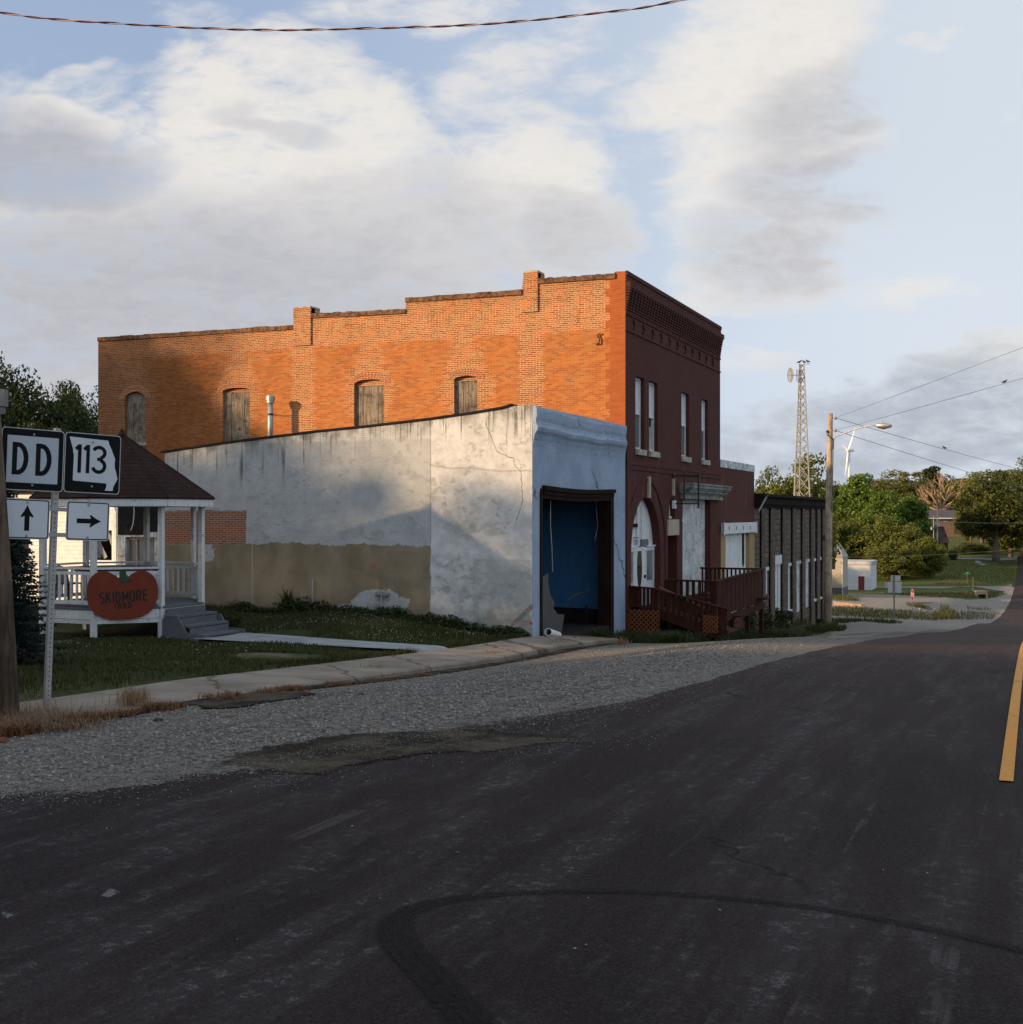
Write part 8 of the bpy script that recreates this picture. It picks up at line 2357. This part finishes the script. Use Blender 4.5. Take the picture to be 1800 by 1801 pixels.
# tall weed beside the gazebo steps
# countable weed bushes before the ramp and by the poles
def weed_bush_mesh(seed, h, r, n, lf):
    rng = np.random.default_rng(seed)
    C = np.stack([rng.normal(size=22) * r * 0.45, rng.normal(size=22) * r * 0.45, rng.uniform(0.1, 0.8, 22) * h], 1)
    V, F = leaf_cloud(rng, C, np.full(22, r * 0.35), n // 22, lf, 0.4, 0.9)
    V[:, 2] = np.maximum(V[:, 2], 0.0)
    return np_mesh("weed_bush", V, F, L_WEED)
wbm = [weed_bush_mesh(k, 0.75, 0.6, 2600, 0.075) for k in range(3)]
spots = [(1018, 1112, 0.42, "grassy weed bush standing in the blue shop's doorway"), (1140, 1118, 0.62, "weed bush before the first lattice skirt of the ramp"), (1185, 1117, 0.8, "weed bush before the sloping ramp, between the two lattices"),
         (1222, 1114, 0.95, "taller weed bush just left of the second lattice skirt"), (1300, 1108, 1.15, "weed bush beneath the board fence of the ramp, near its middle"), (1335, 1106, 1.05, "weed bush under the far end of the board fence"), (1362, 1100, 0.9, "weed bush at the foot of the first white opening of the block building"),
         (1272, 1113, 0.7, "weed bush right of the ramp's end post"), (1160, 1122, 0.5, "low weed bush at the gravel's edge before the ramp"), (1250, 1117, 0.6, "low weed bush in front of the second lattice"), (397, 1108, 0.42, "small weed bush beside the gazebo steps"), (1448, 1106, 0.5, "weed bush at the foot of the lamp pole"), (1100, 1126, 0.35, "small weed bush where the sidewalk breaks off")]
for i, (px, py, s_, lab) in enumerate(spots):
    q = on_g(px, py); o = bpy.data.objects.new("weed_bush", wbm[i % 3]); COL.objects.link(o)
    o.location = q - Vector((0, 0, 0.02)); o.scale = (s_ * 1.6, s_ * 1.3, s_ * 1.3); o.rotation_euler = (0, 0, 0.5 * math.sin(i * 1.9))
    tag(o, lab, "weed", "weed bushes along the building fronts")
rng = np.random.default_rng(9)
P = ground_pts(rng, 52000, -10.4, -7.4, 28.0, 48, lambda X, Y: (X < -7.7 - 0.35 * np.sin(Y * 1.7) - 0.02 * (Y - 28)) & (rng.random(len(X)) < np.clip((46 - Y) / 8, 0.15, 1)))
P = P[(P[:, 1] > 29.5) | (P[:, 0] > -9.4)]
hh = 0.14 + 0.26 * np.sin(P[:, 0] * 2.1 + P[:, 1] * 1.3) ** 2
struct(blades("verge_grass", P, hh, 0.010, L_WEED, 0.5, 17), 'stuff', "rough grass before the ramp and shopfronts")
P = ground_pts(rng, 1500, -9.6, -8.8, 26.6, 30.5, lambda X, Y: X > -99)
struct(blades("verge_grass", P, 0.12, 0.007, L_RUST, 0.7, 18), 'stuff', "reddish dead grass where the sidewalk ends")
# rough grass along the block building and in the gravel lot
def px_pts(rng, n, poly):
    xs_ = [p[0] for p in poly]; ys_ = [p[1] for p in poly]; out = []
    while len(out) < n:
        a, b = rng.uniform(min(xs_), max(xs_)), rng.uniform(min(ys_), max(ys_))
        if in_poly(np.array([a]), np.array([b]), poly)[0]: q = on_g(a, b); out.append((q.x, q.y, q.z + 0.02))
    return np.array(out)
L_FAR = leaf_mat("far_rough_grass", (0.045, 0.052, 0.014), (0.105, 0.105, 0.032), (0.18, 0.14, 0.06), 0.25)
for poly, n, h in (([(1395, 1094), (1450, 1085), (1450, 1092), (1400, 1102)], 500, 0.3), ([(1460, 1070), (1500, 1068), (1530, 1073), (1640, 1078), (1662, 1083), (1640, 1092), (1560, 1089), (1500, 1086), (1460, 1084)], 2600, 0.24),
                   ([(1460, 1092), (1500, 1091), (1560, 1093), (1590, 1097), (1560, 1098), (1520, 1094), (1470, 1098)], 700, 0.22), ([(1650, 1078), (1680, 1076), (1690, 1090), (1640, 1092)], 900, 0.48), ([(1690, 1077), (1760, 1079), (1745, 1090), (1690, 1092)], 700, 0.28),
                   ([(1592, 1064), (1620, 1066), (1640, 1073), (1610, 1069)], 300, 0.35), ([(1655, 1070), (1670, 1070), (1670, 1074), (1655, 1074)], 120, 0.5), ([(1700, 1068), (1745, 1072), (1740, 1075), (1700, 1072)], 160, 0.3), ([(1462, 1050), (1490, 1052), (1515, 1058), (1470, 1057)], 500, 0.5), ([(1415, 1108), (1490, 1106), (1485, 1111), (1420, 1113)], 700, 0.22),
                   ([(1440, 1104), (1475, 1104), (1470, 1108), (1445, 1109)], 400, 0.35)):
    P = px_pts(rng, n, poly)
    struct(blades("rough_grass", P, h, 0.022, L_FAR if h != 0.22 else L_WEED, 0.45, n), 'stuff', "rough grass and weeds about the gravel lot")
# short grass of the far lawns, enough to break the ground's flatness
for poly, n in (([(1545, 1043), (1700, 1042), (1760, 1041), (1772, 1046), (1750, 1052), (1690, 1053), (1600, 1047)], 2200), ([(1645, 1028), (1670, 990), (1786, 988), (1784, 1022), (1740, 1031)], 3500)):
    P = px_pts(rng, n, poly)
    struct(blades("far_lawn_grass", P, 0.20, 0.05, L_FAR, 0.5, n + 3), 'stuff', "grass of the lawns beside the far road")
# bushes on the bank: a rust coloured shrub by the far path
o = bpy.data.objects.new("shrub", wbm[0]); COL.objects.link(o); q = on_g(1703, 975); o.location = q; o.scale = (4, 4, 3.4)
tag(o, "round shrub beside the far path at the foot of the large dark tree", "shrub")
o = bpy.data.objects.new("shrub", wbm[1]); COL.objects.link(o); q = on_g(1676, 984); o.location = q; o.scale = (2.4, 2.4, 2.4)
tag(o, "small dark shrub at the start of the far driveway", "shrub")

# =================================================================== unseen store and trees, out of frame, placed to cast the evening shade
shade = thing("added_shade_store", "unseen two storey brick store outside the left edge, added to shade the street", "building", (-28, -12, -1.8))
m = MB(); m.box(-46, -10.6, -26, -2.6, -2.4, 5.15); m.build("wall", M_FRONT, shade)
m = MB(); m.box(-46.1, -10.5, -26.1, -2.5, 5.151, 5.30); m.build("coping", M_COPING, shade)
for i in range(6):
    y = -5.0 - i * 3.6
    w = MB().box(-10.58, -10.52, y - 0.6, y + 0.6, 1.4, 3.4).build("window", M_GLASSDK, shade)
def shade_tree(key, x, y, top, r, label, rz=0.0):
    (tr, cr), H0, rx0 = KINDS[key]; g = g1(x, y)
    o = thing("tree", label, "tree", (x, y, g), 'trees outside the left edge'); del o['_root']
    for me in (tr, cr):
        c = bpy.data.objects.new(me.name, me); COL.objects.link(c); c.parent = o
    o.scale = (r / rx0, r / rx0, (top - g) / H0); o.rotation_euler = (0, 0, rz)
shade_tree('bush', -26.0, 9.9, 2.9, 2.6, "unseen dense bush outside the left edge, added to shade the lawn")
shade_tree('lace', -37.0, 4.4, 9.0, 4.2, "unseen loose leafed tree outside the left edge, added to soften the gazebo shadow", 5.0)
shade_tree('high', -24.5, 6.0, 7.6, 4.0, "unseen dense tree outside the left edge, added to shade the road")
shade_tree('lace', -45.0, 1.5, 10.6, 4.6, "loose leafed tall tree outside the left edge, behind the corner store", 1.0)
shade_tree('lace', -40.5, 7.0, 10.0, 3.6, "loose leafed tree outside the left edge, on the side street", 3.0)
shade_tree('near', -42.8, 19.2, 12.2, 4.2, "loose leafed tree outside the left edge, behind the clapboard house", 0.4)
shade_tree('near', -38.5, 23.5, 8.6, 4.0, "loose leafed tree outside the left edge, by the clapboard house", 2.2)
for x, y, t_, lab in ((-47, 165, -0.5, "added shade tree hidden behind the brick block, nearest the white shed"), (-54, 160, 1.5, "added shade tree hidden behind the brick block, farthest from the street"), (-46, 143.6, -1.0, "added shade tree hidden behind the brick block, in line with the tan shed")):  # unseen trees added to throw shade on the two sheds
    shade_tree('dark', x, y, t_, 6.2, lab, x * 0.1)
